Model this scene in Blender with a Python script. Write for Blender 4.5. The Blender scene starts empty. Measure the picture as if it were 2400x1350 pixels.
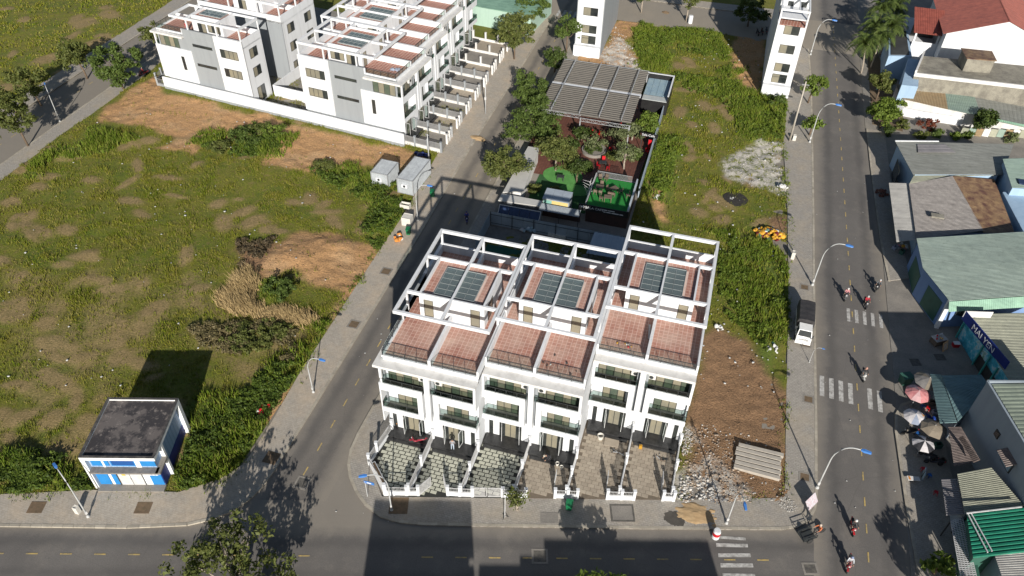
import bpy, bmesh, math, random
import numpy as np
from mathutils import Vector, Matrix, geometry, noise
R = math.radians
random.seed(7); RNG = np.random.default_rng(11)
scene = bpy.context.scene
col = scene.collection
# ---------------------------------------------------------------- camera
# world axes: X across the terrace houses, Y up the streets, metres; drone at 66 m
cam_d = bpy.data.cameras.new('camera'); cam = bpy.data.objects.new('camera', cam_d); col.objects.link(cam)
cam_d.sensor_width = 36; cam_d.lens = 27.505; cam_d.clip_end = 4000; cam_d.clip_start = 1
cam.matrix_world = Matrix(((0.95999093,-0.19901198,0.19700672,0.0000),(0.27951302,0.63820775,-0.71733071,0.0000),(0.01702619,0.74369691,0.66830009,66.0000),(0,0,0,1)))
scene.camera = cam
# ---------------------------------------------------------------- sky, sun, exposure
SUN_AZ, SUN_EL = -21.2, 24.0            # shadows fall towards -21.2 deg from +Y
world = bpy.data.worlds.new('World'); scene.world = world; world.use_nodes = True
wn = world.node_tree; wn.nodes.clear()
sky = wn.nodes.new('ShaderNodeTexSky'); sky.sky_type = 'NISHITA'; sky.sun_disc = False
sky.sun_elevation = R(SUN_EL); sky.sun_rotation = R(180 + SUN_AZ); sky.air_density = 1.1; sky.dust_density = 1.0; sky.ozone_density = 1.5
bg = wn.nodes.new('ShaderNodeBackground'); bg.inputs['Strength'].default_value = 0.052
wo = wn.nodes.new('ShaderNodeOutputWorld')
wn.links.new(sky.outputs[0], bg.inputs[0]); wn.links.new(bg.outputs[0], wo.inputs[0])
sd = bpy.data.lights.new('sun', 'SUN'); sd.energy = 5.0; sd.angle = R(0.5); sd.color = (1.0, 0.945, 0.865)
sun = bpy.data.objects.new('sun', sd); col.objects.link(sun)
_d = Vector((math.sin(R(SUN_AZ)) * math.cos(R(SUN_EL)), math.cos(R(SUN_AZ)) * math.cos(R(SUN_EL)), -math.sin(R(SUN_EL))))
sun.rotation_euler = _d.to_track_quat('-Z', 'Y').to_euler(); sun.location = (20, -40, 90)
vs = scene.view_settings; vs.view_transform = 'Standard'; vs.look = 'None'; vs.gamma = 1; vs.use_curve_mapping = False; vs.exposure = 0.40
scene.render.engine = 'CYCLES'
try:
    scene.cycles.max_bounces = 6; scene.cycles.transparent_max_bounces = 12
except Exception: pass
# ---------------------------------------------------------------- helpers
def tag(o, label=None, cat=None, group=None, kind=None):
    if label: o['label'] = label
    if cat: o['category'] = cat
    if group: o['group'] = group
    if kind: o['kind'] = kind
    return o
class MB:
    """collects geometry, becomes one mesh object"""
    def __init__(s, sx=1): s.v = []; s.f = []; s.m = []; s.sx = sx
    def add(s, vs, fs, mi=0):
        b = len(s.v); s.v += [(p[0] * s.sx, p[1], p[2]) for p in vs]
        for f in fs:
            f = tuple(b + i for i in f); s.f.append(f if s.sx > 0 else f[::-1]); s.m.append(mi)
    def box(s, x0, x1, y0, y1, z0, z1, mi=0):
        if x0 > x1: x0, x1 = x1, x0
        if y0 > y1: y0, y1 = y1, y0
        if z0 > z1: z0, z1 = z1, z0
        s.add([(x0,y0,z0),(x1,y0,z0),(x1,y1,z0),(x0,y1,z0),(x0,y0,z1),(x1,y0,z1),(x1,y1,z1),(x0,y1,z1)],
              [(0,3,2,1),(4,5,6,7),(0,1,5,4),(1,2,6,5),(2,3,7,6),(3,0,4,7)], mi)
        return s
    def bar(s, a, b, w, h=None, mi=0):
        a = Vector(a); b = Vector(b); h = h or w; d = (b - a).normalized()
        up = Vector((0,0,1)) if abs(d.z) < .95 else Vector((0,1,0))
        r = d.cross(up).normalized() * (w / 2); u = r.cross(d).normalized() * (h / 2)
        p = []
        for c in (a, b): p += [c - r - u, c + r - u, c + r + u, c - r + u]
        s.add([tuple(q) for q in p], [(0,3,2,1),(4,5,6,7),(0,1,5,4),(1,2,6,5),(2,3,7,6),(3,0,4,7)], mi); return s
    def tube(s, pts, rad, n=8, mi=0, cap=True):
        pts = [Vector(p) for p in pts]
        if not isinstance(rad, (list, tuple)): rad = [rad] * len(pts)
        vs = []; fs = []
        for i, p in enumerate(pts):
            d = (pts[min(i+1, len(pts)-1)] - pts[max(i-1, 0)]).normalized()
            up = Vector((0,0,1)) if abs(d.z) < .9 else Vector((1,0,0))
            r = d.cross(up).normalized(); u = r.cross(d)
            for k in range(n):
                a = 2 * math.pi * k / n; vs.append(tuple(p + (r * math.cos(a) + u * math.sin(a)) * rad[i]))
        for i in range(len(pts) - 1):
            for k in range(n):
                a = i*n + k; b = i*n + (k+1) % n; fs.append((a, b, b + n, a + n))
        if cap: fs.append(tuple(range(n))[::-1]); fs.append(tuple((len(pts)-1)*n + k for k in range(n)))
        s.add(vs, fs, mi); return s
    def lathe(s, prof, c=(0,0,0), n=12, mi=0, axis='z'):
        vs = []; fs = []
        for r_, h in prof:
            for k in range(n):
                a = 2*math.pi*k/n
                if axis == 'z': vs.append((c[0] + r_*math.cos(a), c[1] + r_*math.sin(a), c[2] + h))
                elif axis == 'x': vs.append((c[0] + h, c[1] + r_*math.cos(a), c[2] + r_*math.sin(a)))
                else: vs.append((c[0] + r_*math.sin(a), c[1] + h, c[2] + r_*math.cos(a)))
        for i in range(len(prof)-1):
            for k in range(n): fs.append((i*n+k, i*n+(k+1)%n, (i+1)*n+(k+1)%n, (i+1)*n+k))
        fs.append(tuple(range(n))[::-1]); fs.append(tuple((len(prof)-1)*n+k for k in range(n)))
        s.add(vs, fs, mi); return s
    def prism(s, poly, z0, z1, mi=0):
        """vertical prism over a 2-D outline; z0/z1 may be lists"""
        n = len(poly)
        a = sum(poly[i][0]*poly[(i+1)%n][1] - poly[(i+1)%n][0]*poly[i][1] for i in range(n))
        if a < 0:
            poly = poly[::-1]
            if isinstance(z1, (list, tuple)): z1 = list(z1)[::-1]
        Z1 = list(z1) if isinstance(z1, (list, tuple)) else [z1]*n
        vs = [(p[0], p[1], z0) for p in poly] + [(p[0], p[1], z) for p, z in zip(poly, Z1)]
        tri = geometry.tessellate_polygon([[Vector((p[0], p[1], 0)) for p in poly]])
        fs = []
        for t in tri:
            x = [poly[i] for i in t]
            ar = (x[1][0]-x[0][0])*(x[2][1]-x[0][1]) - (x[2][0]-x[0][0])*(x[1][1]-x[0][1])
            if ar < 0: t = t[::-1]
            fs.append(tuple(t)[::-1]); fs.append(tuple(i + n for i in t))
        for i in range(n): j = (i+1) % n; fs.append((i, j, j+n, i+n))
        s.add(vs, fs, mi); return s
    def quad(s, a, b, c, d, mi=0): s.add([a, b, c, d], [(0,1,2,3)], mi); return s
    def mesh(s, name, mats, smooth=False):
        me = bpy.data.meshes.new(name); me.from_pydata(s.v, [], s.f)
        for m in (mats if isinstance(mats, (list, tuple)) else [mats]): me.materials.append(m)
        me.polygons.foreach_set('material_index', s.m)
        if smooth: me.polygons.foreach_set('use_smooth', [True]*len(s.f))
        me.update(); return me
    def build(s, name, mats, parent=None, loc=None, rz=0, smooth=False):
        return put(name, s.mesh(name, mats, smooth), parent, loc, rz)
def put(name, me, parent=None, loc=None, rz=0):
    o = bpy.data.objects.new(name, me); col.objects.link(o)
    if parent is not None: o.parent = parent
    if loc is not None: o.location = loc if len(loc) == 3 else (loc[0], loc[1], 0)
    if rz: o.rotation_euler = (0, 0, rz)
    return o
def thing(name, label, cat, loc=(0,0,0), rz=0, group=None):
    o = bpy.data.objects.new(name, None); col.objects.link(o); o.empty_display_size = .3
    o.location = loc if len(loc) == 3 else (loc[0], loc[1], 0); o.rotation_euler = (0, 0, rz)
    return tag(o, label, cat, group)
def copy_tree(o, parent=None):
    c = o.copy(); col.objects.link(c)
    if parent is not None: c.parent = parent
    for ch in list(o.children): copy_tree(ch, c)
    return c
def npmesh(name, V, F, mats, smooth=False, mi=None):
    """fast mesh from numpy: F is (n,3) or (n,4)"""
    me = bpy.data.meshes.new(name); k = F.shape[1]
    me.vertices.add(len(V)); me.vertices.foreach_set('co', np.ascontiguousarray(V, dtype=np.float32).ravel())
    me.loops.add(F.size); me.loops.foreach_set('vertex_index', np.ascontiguousarray(F, dtype=np.int32).ravel())
    me.polygons.add(len(F)); me.polygons.foreach_set('loop_start', np.arange(0, F.size, k, dtype=np.int32))
    try: me.polygons.foreach_set('loop_total', np.full(len(F), k, dtype=np.int32))
    except Exception: pass
    for m in (mats if isinstance(mats, (list, tuple)) else [mats]): me.materials.append(m)
    if mi is not None: me.polygons.foreach_set('material_index', np.ascontiguousarray(mi, dtype=np.int32))
    if smooth: me.polygons.foreach_set('use_smooth', np.ones(len(F), dtype=bool))
    me.update(calc_edges=True); me.validate(); return me
def inpoly(X, Y, poly):
    X = np.asarray(X, float); Y = np.asarray(Y, float); c = np.zeros(X.shape, bool); n = len(poly)
    for i in range(n):
        x1, y1 = poly[i]; x2, y2 = poly[(i+1) % n]
        if y1 == y2: continue
        t = ((y1 > Y) != (y2 > Y)) & (X < (x2-x1)*(Y-y1)/(y2-y1) + x1); c ^= t
    return c
def vnoise(X, Y, s, seed=0):
    """smooth value noise in 0..1, feature size s"""
    x = X/s + seed*17.31; y = Y/s - seed*9.77
    xi = np.floor(x).astype(np.int64); yi = np.floor(y).astype(np.int64); fx = x-xi; fy = y-yi
    fx = fx*fx*(3-2*fx); fy = fy*fy*(3-2*fy)
    def h(a, b):
        n = (a*374761393 + b*668265263 + seed*144665) & 0x7fffffff; n = ((n ^ (n >> 13))*1274126177) & 0x7fffffff
        return ((n ^ (n >> 16)) & 0xffff)/65535.0
    return (h(xi,yi)*(1-fx)+h(xi+1,yi)*fx)*(1-fy) + (h(xi,yi+1)*(1-fx)+h(xi+1,yi+1)*fx)*fy
def fbm(X, Y, s, seed=0, o=4):
    t = 0; a = .5; w = 0
    for i in range(o): t = t + a*vnoise(X, Y, s/2**i, seed+i); w += a; a *= .5
    return t/w
# ---------------------------------------------------------------- materials
class NT:
    def __init__(s, name):
        s.m = bpy.data.materials.new(name); s.m.use_nodes = True; s.t = s.m.node_tree
        s.b = s.t.nodes['Principled BSDF']
    def n(s, t, **k):
        x = s.t.nodes.new(t)
        for a, v in k.items(): setattr(x, a, v)
        return x
    def l(s, a, b): s.t.links.new(a, b)
    def coord(s, kind='Object'): return s.n('ShaderNodeTexCoord').outputs[kind]
    def pos(s): return s.n('ShaderNodeNewGeometry').outputs['Position']
    def noise(s, vec, scale, detail=4, rough=.55, out=0):
        x = s.n('ShaderNodeTexNoise'); x.inputs['Scale'].default_value = scale; x.inputs['Detail'].default_value = detail
        x.inputs['Roughness'].default_value = rough; s.l(vec, x.inputs['Vector']); return x.outputs[out]
    def ramp(s, fac, *stops):
        x = s.n('ShaderNodeValToRGB'); e = x.color_ramp.elements
        while len(e) < len(stops): e.new(.5)
        for i, (p, c) in enumerate(stops):
            e[i].position = p; e[i].color = (*c, 1) if isinstance(c, (tuple, list)) else (c, c, c, 1)
        s.l(fac, x.inputs[0]); return x.outputs[0]
    def mix(s, fac, a, b, mode='MIX'):
        x = s.n('ShaderNodeMix'); x.data_type = 'RGBA'; x.blend_type = mode
        for i, v in ((0, fac), (6, a), (7, b)):
            if hasattr(v, 'is_linked') or hasattr(v, 'links'): s.l(v, x.inputs[i])
            elif i == 0: x.inputs[0].default_value = v
            else: x.inputs[i].default_value = (*v, 1) if isinstance(v, (tuple, list)) else (v, v, v, 1)
        return x.outputs[2]
    def math(s, op, a, b=None, clamp=False):
        x = s.n('ShaderNodeMath'); x.operation = op; x.use_clamp = clamp
        for i, v in ((0, a), (1, b)):
            if v is None: continue
            if hasattr(v, 'links'): s.l(v, x.inputs[i])
            else: x.inputs[i].default_value = v
        return x.outputs[0]
    def bump(s, h, dist=.02, strength=.6):
        x = s.n('ShaderNodeBump'); x.inputs['Distance'].default_value = dist; x.inputs['Strength'].default_value = strength
        s.l(h, x.inputs['Height']); s.l(x.outputs[0], s.b.inputs['Normal'])
    def out(s, colr, rough=.7, metal=0, spec=None):
        if hasattr(colr, 'links'): s.l(colr, s.b.inputs['Base Color'])
        else: s.b.inputs['Base Color'].default_value = (*colr, 1)
        s.b.inputs['Roughness'].default_value = rough; s.b.inputs['Metallic'].default_value = metal
        if spec is not None: s.b.inputs['Specular IOR Level'].default_value = spec
        return s.m
def paint(name, c, c2=None, scale=.7, rough=.7, metal=0, rnd=0, island=0, lo=.35, hi=.7, fine=0, spec=None, bump=0):
    """colour with soft wear noise; rnd = variation per object, island = per piece"""
    t = NT(name); p = t.pos(); c2 = c2 or tuple(x*.82 for x in c)
    f = t.ramp(t.noise(p, scale, 6, .62), (lo, 0.0), (hi, 1.0)); k = t.mix(f, c, c2)
    if fine: k = t.mix(fine, k, t.ramp(t.noise(p, scale*14, 3, .7), (.3, (.2,)*3), (.75, (1,)*3)), 'MULTIPLY')
    for on, src in ((rnd, 'o'), (island, 'i')):
        if on:
            r = t.n('ShaderNodeObjectInfo').outputs['Random'] if src == 'o' else t.n('ShaderNodeNewGeometry').outputs['Random Per Island']
            k = t.mix(1.0, k, t.ramp(r, (0, (1-on,)*3), (1, (1+on*.35 if on < .5 else 1.2,)*3)), 'MULTIPLY')
    if bump: t.bump(t.noise(p, scale*9, 4, .7), bump, .7)
    return t.out(k, rough, metal, spec)
def streak(name, c, c2, s=(1.2, 1.2, .12), rough=.8, lo=.45, hi=.75):
    """rendered wall with rain streaks running down"""
    t = NT(name); mp = t.n('ShaderNodeMapping'); mp.inputs['Scale'].default_value = s; t.l(t.pos(), mp.inputs[0])
    f = t.ramp(t.noise(mp.outputs[0], 1.0, 6, .65), (lo, 0.0), (hi, 1.0)); return t.out(t.mix(f, c, c2), rough)
def glassy(name, c, c2, scale=.35, rough=.08, spec=.5):
    t = NT(name); r = t.n('ShaderNodeNewGeometry').outputs['Random Per Island']
    k = t.mix(t.ramp(t.noise(t.pos(), scale, 2), (.35, 0.0), (.65, 1.0)), c, c2)
    k = t.mix(1.0, k, t.ramp(r, (0, .75), (1, 1.15)), 'MULTIPLY'); return t.out(k, rough, 0, spec)
WHITE = streak('white_render', (.65,.665,.685), (.46,.465,.46), lo=.48, hi=.92)
WHITE2 = streak('white_render_aged', (.64,.63,.61), (.44,.43,.41), lo=.45, hi=.8)
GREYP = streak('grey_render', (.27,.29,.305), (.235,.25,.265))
GREYD = streak('dark_grey_render', (.17,.18,.20), (.14,.15,.165))
METAL = paint('dark_frame_metal', (.045,.05,.05), (.03,.033,.033), rough=.45)
STEEL = paint('galvanised_steel', (.42,.43,.44), (.33,.34,.35), rough=.45, metal=.3)
LMETAL = paint('white_metal', (.55,.55,.55), (.42,.42,.42), 2, rough=.5)
TAN = glassy('curtained_glass', (.26,.235,.17), (.20,.19,.15), .5, .12, .4)
GREENG = glassy('green_glass', (.07,.095,.075), (.12,.14,.10), .6, .06, .8)
DARKG = glassy('dark_glass', (.018,.022,.024), (.05,.055,.05), .5, .05, .8)
BLACKST = paint('black_granite', (.018,.018,.019), (.05,.05,.05), 3, .35, island=.1)
def tile_mat(name, a, b, rnd=.32):
    t = NT(name); r = t.n('ShaderNodeObjectInfo').outputs['Random']; p = t.pos()
    k = t.mix(r, a, b); k = t.mix(t.ramp(t.noise(p, .45, 5, .7), (.38, 0.05), (.72, .8)), k, (.56,.41,.335))
    k = t.mix(1.0, k, t.ramp(t.noise(p, 7, 4, .7), (.25, .78), (.75, 1.08)), 'MULTIPLY'); return t.out(k, .7)
TILE = tile_mat('red_clay_tile', (.325,.132,.096), (.42,.195,.145))
GROUT = paint('tile_grout', (.66,.50,.43), (.55,.40,.34), 2)
def tiled(name, a, b, gr, size=.45, ang=0, mortar=.045, rough=.7, wear=None, off=.0, w=1.0):
    """brick/tile field for surfaces too far off to tell the pieces apart"""
    t = NT(name); mp = t.n('ShaderNodeMapping'); mp.inputs['Rotation'].default_value = (0, 0, ang); t.l(t.pos(), mp.inputs[0])
    bk = t.n('ShaderNodeTexBrick'); bk.offset = off; bk.inputs['Scale'].default_value = 1
    bk.inputs['Brick Width'].default_value = size*w; bk.inputs['Row Height'].default_value = size; bk.inputs['Mortar Size'].default_value = mortar
    bk.inputs['Color1'].default_value = (*a, 1); bk.inputs['Color2'].default_value = (*b, 1); bk.inputs['Mortar'].default_value = (*gr, 1)
    t.l(mp.outputs[0], bk.inputs[0]); k = bk.outputs[0]
    if wear:
        k = t.mix(t.ramp(t.noise(t.pos(), .22, 6, .68), (.45, 0.0), (.72, .85)), k, wear)
        k = t.mix(1.0, k, t.ramp(t.noise(t.pos(), 3.2, 5, .75), (.25, .72), (.7, 1.1)), 'MULTIPLY')
    return t.out(k, rough)
FARTILE = tiled('red_tile_far', (.25,.085,.06), (.34,.14,.10), (.48,.34,.28), .5, R(6), .05)

# ================================================================ SETTING: ground, roads, pavements
def bl(u): return 41.33 + .2919*u                       # north kerb line of the near street
ROADM = None
def asphalt(name='asphalt', dust=0.0, edge=None):
    t = NT(name); p = t.pos()
    k = t.ramp(t.noise(p, .09, 6, .6), (.3, (.118,.109,.102)), (.7, (.165,.153,.14)))
    k = t.mix(t.ramp(t.noise(p, .35, 7, .7), (.52, 0.0), (.75, .6)), k, (.23,.205,.175))
    if dust: k = t.mix(t.ramp(t.noise(p, .07, 5, .65), (.3, dust*.3), (.6, dust)), k, (.31,.265,.205))
    k = t.mix(t.ramp(t.noise(p, .8, 5, .75), (.66, 0.0), (.72, .55)), k, (.075,.07,.066))
    k = t.mix(1.0, k, t.ramp(t.noise(p, 9, 3, .8), (.2, .7), (.8, 1.2)), 'MULTIPLY')
    # cracks
    v = t.n('ShaderNodeTexVoronoi'); v.feature = 'DISTANCE_TO_EDGE'; v.inputs['Scale'].default_value = .11
    w = t.mix(.12, p, t.noise(p, .6, 4, .7, 1)); t.l(w, v.inputs['Vector'])
    k = t.mix(t.ramp(v.outputs['Distance'], (.0, .22), (.003, 0.0)), k, (.06,.055,.05))
    # tyre-worn lanes running up the main street
    sx = t.n('ShaderNodeSeparateXYZ'); t.l(p, sx.inputs[0])
    lane = t.math('SINE', t.math('MULTIPLY', sx.outputs[0], 2.05)); lane = t.math('MULTIPLY', lane, t.noise(p, .05, 2))
    k = t.mix(t.math('MULTIPLY', lane, .25, True), k, (.10,.094,.088))
    if edge:                                          # dust drifted against the kerbs, darker wheel tracks between
        kx, ky, e0, e1 = edge; q = t.math('ADD', t.math('MULTIPLY', sx.outputs[0], kx), t.math('MULTIPLY', sx.outputs[1], ky))
        d = t.math('MINIMUM', t.math('SUBTRACT', q, e0), t.math('SUBTRACT', e1, q)); d = t.math('ADD', d, t.math('MULTIPLY', t.math('SUBTRACT', t.noise(p, .5, 5, .7), .5), 1.6))
        k = t.mix(t.ramp(t.math('MULTIPLY', d, .4), (.0, .5), (.6, 0.0)), k, (.30,.265,.215))
        w_ = t.math('ABSOLUTE', t.math('SUBTRACT', d, 1.9)); k = t.mix(t.math('MULTIPLY', t.ramp(w_, (.1, .95), (.8, 0.0)), t.noise(p, .12, 4)), k, (.08,.075,.071))
    t.bump(t.noise(p, 30, 2), .004, .5)
    return t.out(k, .85)
ASPH = asphalt('asphalt', 0, (-.2919,1,34.4,41.4)); ASPHR = asphalt('asphalt_main', 0, (1,0,17.5,25.9)); ASPHL = asphalt('asphalt_left', .25, (1,0,-34.9,-28.4)); ASPHD = asphalt('dusty_asphalt', .8, (1,0,-34.9,-28.4))
PAVE = tiled('pavement_setts', (.36,.335,.295), (.315,.29,.26), (.23,.21,.18), .22, 0, .016, .85, (.38,.325,.25), .5, 1.5); PAVE2 = tiled('dusty_setts', (.40,.36,.305), (.37,.335,.285), (.30,.26,.21), .22, 0, .012, .9, (.50,.40,.29), .5, 1.5)
KERBM = paint('kerb_concrete', (.42,.38,.31), (.30,.27,.22), 1.2, .85, island=.18)
CONC = paint('worn_concrete', (.30,.275,.24), (.215,.20,.18), .5, .85, fine=.35)
YELLOW = paint('road_yellow', (.50,.36,.12), (.27,.22,.12), 2.5, .8, lo=.4, hi=.62)
RWHITE = paint('road_white', (.50,.49,.465), (.24,.23,.215), 2.2, .8, lo=.4, hi=.64)
IRON = paint('cast_iron', (.07,.065,.06), (.14,.13,.11), 3, .8)
SOILP = paint('pit_soil', (.17,.115,.07), (.10,.075,.045), 3, .95)
def sheet(name, poly, z, m, th=.02):
    o = MB().prism(poly, z-th, z, 0).build(name, m); return tag(o, kind='structure')
sheet('right_street', [(12.5,10),(29,10),(29,260),(10,260)], 0.0, ASPHR)
sheet('near_street', [(-120,bl(-120)-7.2),(17.4,bl(17.4)-7.2),(17.4,bl(17.4)+5),(-22,bl(-22)+5),(-22,bl(-22)+15),(-38,bl(-38)+15),(-38,bl(-38)+3),(-120,bl(-120)+3)], .004, ASPH)
sheet('left_street', [(-35.2,34),(-28.0,36),(-28.0,70),(-35.2,70)], .008, ASPHL)
sheet('left_street_upper', [(-38.5,70),(-25,70),(-25,230),(-38.5,230)], .0085, ASPHD)
sheet('cross_street', [(-40,156.4),(30,154.6),(30,169.2),(-40,168.6)], .012, ASPHD)
sheet('far_left_street', [(-111,40),(-98,40),(-98,230),(-111,230)], .016, ASPH)
def kerb_along(pts, side, name, parent, w=.28, h=.16, step=1.0):
    """kerb stones laid along a polyline, each with its own joint; side=+1: pavement on the left of travel"""
    P = [Vector((*p, 0)) for p in pts]; mb = MB(); carry = 0
    for a, b in zip(P[:-1], P[1:]):
        L = (b-a).length; n = max(1, round(L/step)); d = (b-a)/n; nn = Vector((-d.y, d.x, 0)).normalized()*w*side
        for i in range(n):
            q0 = a + d*i + d.normalized()*.012; q1 = a + d*(i+1) - d.normalized()*.012; j = random.uniform(-.008,.008)
            mb.prism([tuple(q.xy) for q in (q0, q1, q1+nn, q0+nn)], -.02, h+j)
    return mb.build(name, KERBM, parent)
def pavement(name, outer, inner, side, z=.14, m=None):
    o = MB().prism(outer + inner[::-1], -.1, z).build(name, m or PAVE); tag(o, kind='structure')
    kerb_along(outer, side, 'kerb', o); return o
def corner(*px): return list(px)
main_outer = [(16.2,154.5),(16.75,140),(17.0,123),(17.28,99),(17.43,80),(17.68,59),(17.7,50.5), (17.56,48.78), (17.01,47.30), (15.85,46.19),
              (14.38,45.51), (1.58,41.74), (-17.75,36.27), (-20.35,35.77), (-22.33,35.83), (-24.20,36.57), (-25.76,37.73), (-27.00,39.04), (-27.81,40.38), (-28.34,42.12), (-28.50,44.34),
              (-28.4,52),(-28.4,86),(-28.4,120),(-28.4,152)]
main_inner = [(12.6,154.5),(12.5,140),(12.4,118),(13.6,98),(14.2,79),(14.4,62),(14.6,bl(14.6)+3.6),(4.2,45.8),(-6.9,42.6),(-15,40.3),(-23.0,37.95),(-25.61,41.05),(-25.50,42.61),
              (-25.7,46),(-25.7,64),(-26.3,86),(-26.6,120),(-26.6,152)]
pav_main = pavement('pavement_main', main_outer, main_inner, -1)
west_outer = [(-35.0,152),(-35.0,120),(-35.1,101),(-34.7,78),(-34.6,48), (-34.63,42.18), (-34.65,37.77), (-34.82,35.74), (-35.20,34.22), (-36.07,32.58), (-37.33,31.29), (-39.27,30.05), (-44.41,28.21), (-55.85,24.94), (-110,bl(-110))]
west_inner = [(-39.5,152),(-39.2,120),(-39.4,101),(-38.4,84),(-38.1,50),(-37.70,43.28),(-37.59,39.58),(-37.74,37.36),(-38.90,35.32),(-41.96,32.72),(-49.95,30.54),(-58.20,27.54),(-110,bl(-110)+4)]
pav_west = pavement('pavement_west', west_outer, west_inner, 1, m=PAVE2)
pavement('pavement_far_left', [(-100.4,40),(-100.4,72),(-100.6,108),(-100.6,160)], [(-97.3,40),(-97.3,72),(-97.6,108),(-97.8,160)], -1)
pavement('pavement_far_left_outer', [(-108.6,40),(-108.8,80),(-108.9,160)], [(-112.5,40),(-112.5,80),(-112.5,160)], 1)
pavement('pavement_cross', [(-27,168.6),(-6,168),(8,168.4),(16,168)], [(-27,172),(-6,171.5),(8,172),(16,172)], 1)
# right-hand side of the main street
sheet('forecourt', [(25.6,0),(140,0),(140,230),(27,230),(25.6,154),(25.4,126),(26.2,95)], .05, CONC, .1)
pavement('pavement_east', [(26.6,20),(26.42,44),(25.91,52),(25.57,61),(25.75,63.4),(26.5,65.2),(27.6,66.0)], [(31.5,20),(31.3,44),(31,52),(30.5,61),(30.2,63.5),(29.5,65.2),(28.2,66.0)], -1)
pavement('pavement_east_north', [(26.5,86.5),(25.95,95.5),(25.6,113),(25.5,126)], [(29.5,88),(28.7,95.5),(28.4,113),(28.4,126)], -1)
# --- painted markings: one object for each stroke
def mark(name, poly, m, parent): return MB().prism(poly, .019, .0225).build(name, m, parent)
def lane(name, label, a, b, step, ln, w, m, z=.0):
    r = tag(put(name, None), kind='structure'); a = Vector((*a, 0)); b = Vector((*b, 0)); d = (b-a).normalized(); n = Vector((-d.y, d.x, 0))*w/2
    k = 0
    me = None
    while k*step < (b-a).length:
        p = a + d*k*step
        if me is None: me = MB().prism([tuple((x).xy) for x in (-n, d*ln-n, d*ln+n, n)], .0195, .023).mesh('lane_dash', m)
        put('lane_dash', me, r, (p.x, p.y, 0)); k += 1
    return r
lane('lane_markings_right', '', (22.24,44.48), (20.80,172.08), 3.06, 1.05, .13, YELLOW)
lane('lane_markings_left', '', (-31.45,38), (-31.7,160), 3.06, 1.05, .13, YELLOW)
lane('lane_markings_near', '', (-75,bl(-75)-3.15), (-27,bl(-27)-3.15), 3.07, 1.05, .13, YELLOW)
lane('lane_markings_near', '', (-17.07,33.16), (13,bl(13)-3.2), 3.07, 1.05, .13, YELLOW)
lane('lane_markings_far_left', '', (-104.6,60), (-104.8,140), 3.06, 1.05, .12, YELLOW)
def zebra(name, strokes):
    r = tag(put(name, None), kind='structure')
    for q in strokes: mark('stripe', q, RWHITE, r)
zebra('crossing_right', [[(17.95+i*1.02, 63.9-.08*i),(18.45+i*1.02,63.9-.08*i),(18.45+i*1.02,67.0-.08*i),(17.95+i*1.02,67.0-.08*i)] for i in (0,1,2,3,5,6)])
zebra('crossing_right_far', [[(21.2+i*.95, 77.2),(21.6+i*.95,77.2),(21.6+i*.95,79.6),(21.2+i*.95,79.6)] for i in range(5)])
def zq(i):
    y = 1264 + 22.5*i; x0 = [1682,1678,1684,1689,1694,1699][i]; x1 = [1748,1753,1759,1765,1771,1777][i]; return x0, x1, y
zebra('crossing_near', [[(8.65,43.18),(11.20,43.76),(11.26,43.46),(8.79,42.94)],[(8.60,42.38),(11.44,43.15),(11.50,42.80),(8.68,42.00)],[(8.89,41.39),(11.73,42.24),(11.82,41.87),(8.96,41.01)],[(9.16,40.46),(12.01,41.27),(12.11,40.91),(9.24,40.04)],[(9.44,39.50),(12.26,40.31),(12.35,39.91),(9.51,39.10)]])
zebra('crossing_left_far', [[(-34.4+i*1.15,154.2),(-33.85+i*1.15,154.2),(-33.85+i*1.15,157.6),(-34.4+i*1.15,157.6)] for i in range(5)])
ANG = math.atan(.2919)
# --- iron covers, gullies and tree pits set in the paving
def cover(px, w, h, label, z=.02, rz=0, frame=CONC, fill=IRON, name='manhole_cover'):
    o = thing(name, label, 'manhole' if 'cover' in name else 'tree pit', (*px, z), rz)
    f = MB()
    for a in ((-w,w,-h,-h+.18),(-w,w,h-.18,h),(-w,-w+.18,-h+.18,h-.18),(w-.18,w,-h+.18,h-.18)): f.box(*a, -.02, .012)
    f.build('rim', frame, o); MB().box(-w+.18, w-.18, -h+.18, h-.18, -.02, .004).build('lid' if 'cover' in name else 'soil', fill, o); return o
ANG = math.atan(.2919)
cover((-6.77,36.36), .75, .75, 'square manhole cover on near street in front of the third and fourth yards', .024, ANG, CONC)
cover((-31.14,37.17), .7, .7, 'square manhole cover in tree shadow on the left corner', .026, 0)
cover((17.08,42.28), .7, .6, 'square manhole cover at bottom of the right junction', .024, ANG)
cover((28.62,72.32), .75, .75, 'square manhole cover in the shaded side lane by the big green roof', .055, .3)
cover((31.47,74.05), .6, .5, 'open black framed cover beside the food stall lane', .055, .3, IRON)
cover((-0.34,42.92), 1.15, .95, 'sunken square pit with dark concrete frame on pavement before fifth yard', .15, ANG, IRON, CONC)
cover((-6.90,40.36), .85, .6, 'pale concrete drain box set in kerbside pavement before fourth yard', .15, ANG, CONC, CONC)
for px, lab in (((16.73,62.83),'weedy tree pit on right pavement beside the zebra crossing'),((16.11,81.93),'dry tree pit beside the street lamp behind the truck'),
                ((16.42,71.55),'dry tree pit under the front of the white truck'),((16.45,52.25),'dry tree pit beside the lamp near the concrete pipes')):
    cover(px, .6, .6, lab, .145, 0, CONC, SOILP, 'tree_pit')
cover((-44.15,30.23), .72, .62, 'brown tree pit in pavement before the blue hut', .15, ANG, SOILP, SOILP, 'tree_pit')
cover((-53.79,27.36), .72, .62, 'brown tree pit on the near pavement at the left edge', .15, ANG, SOILP, SOILP, 'tree_pit')
cover((-35.41,38.88), .7, .7, 'brown tree pit in shade at the left street corner', .15, 0, SOILP, SOILP, 'tree_pit')
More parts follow.
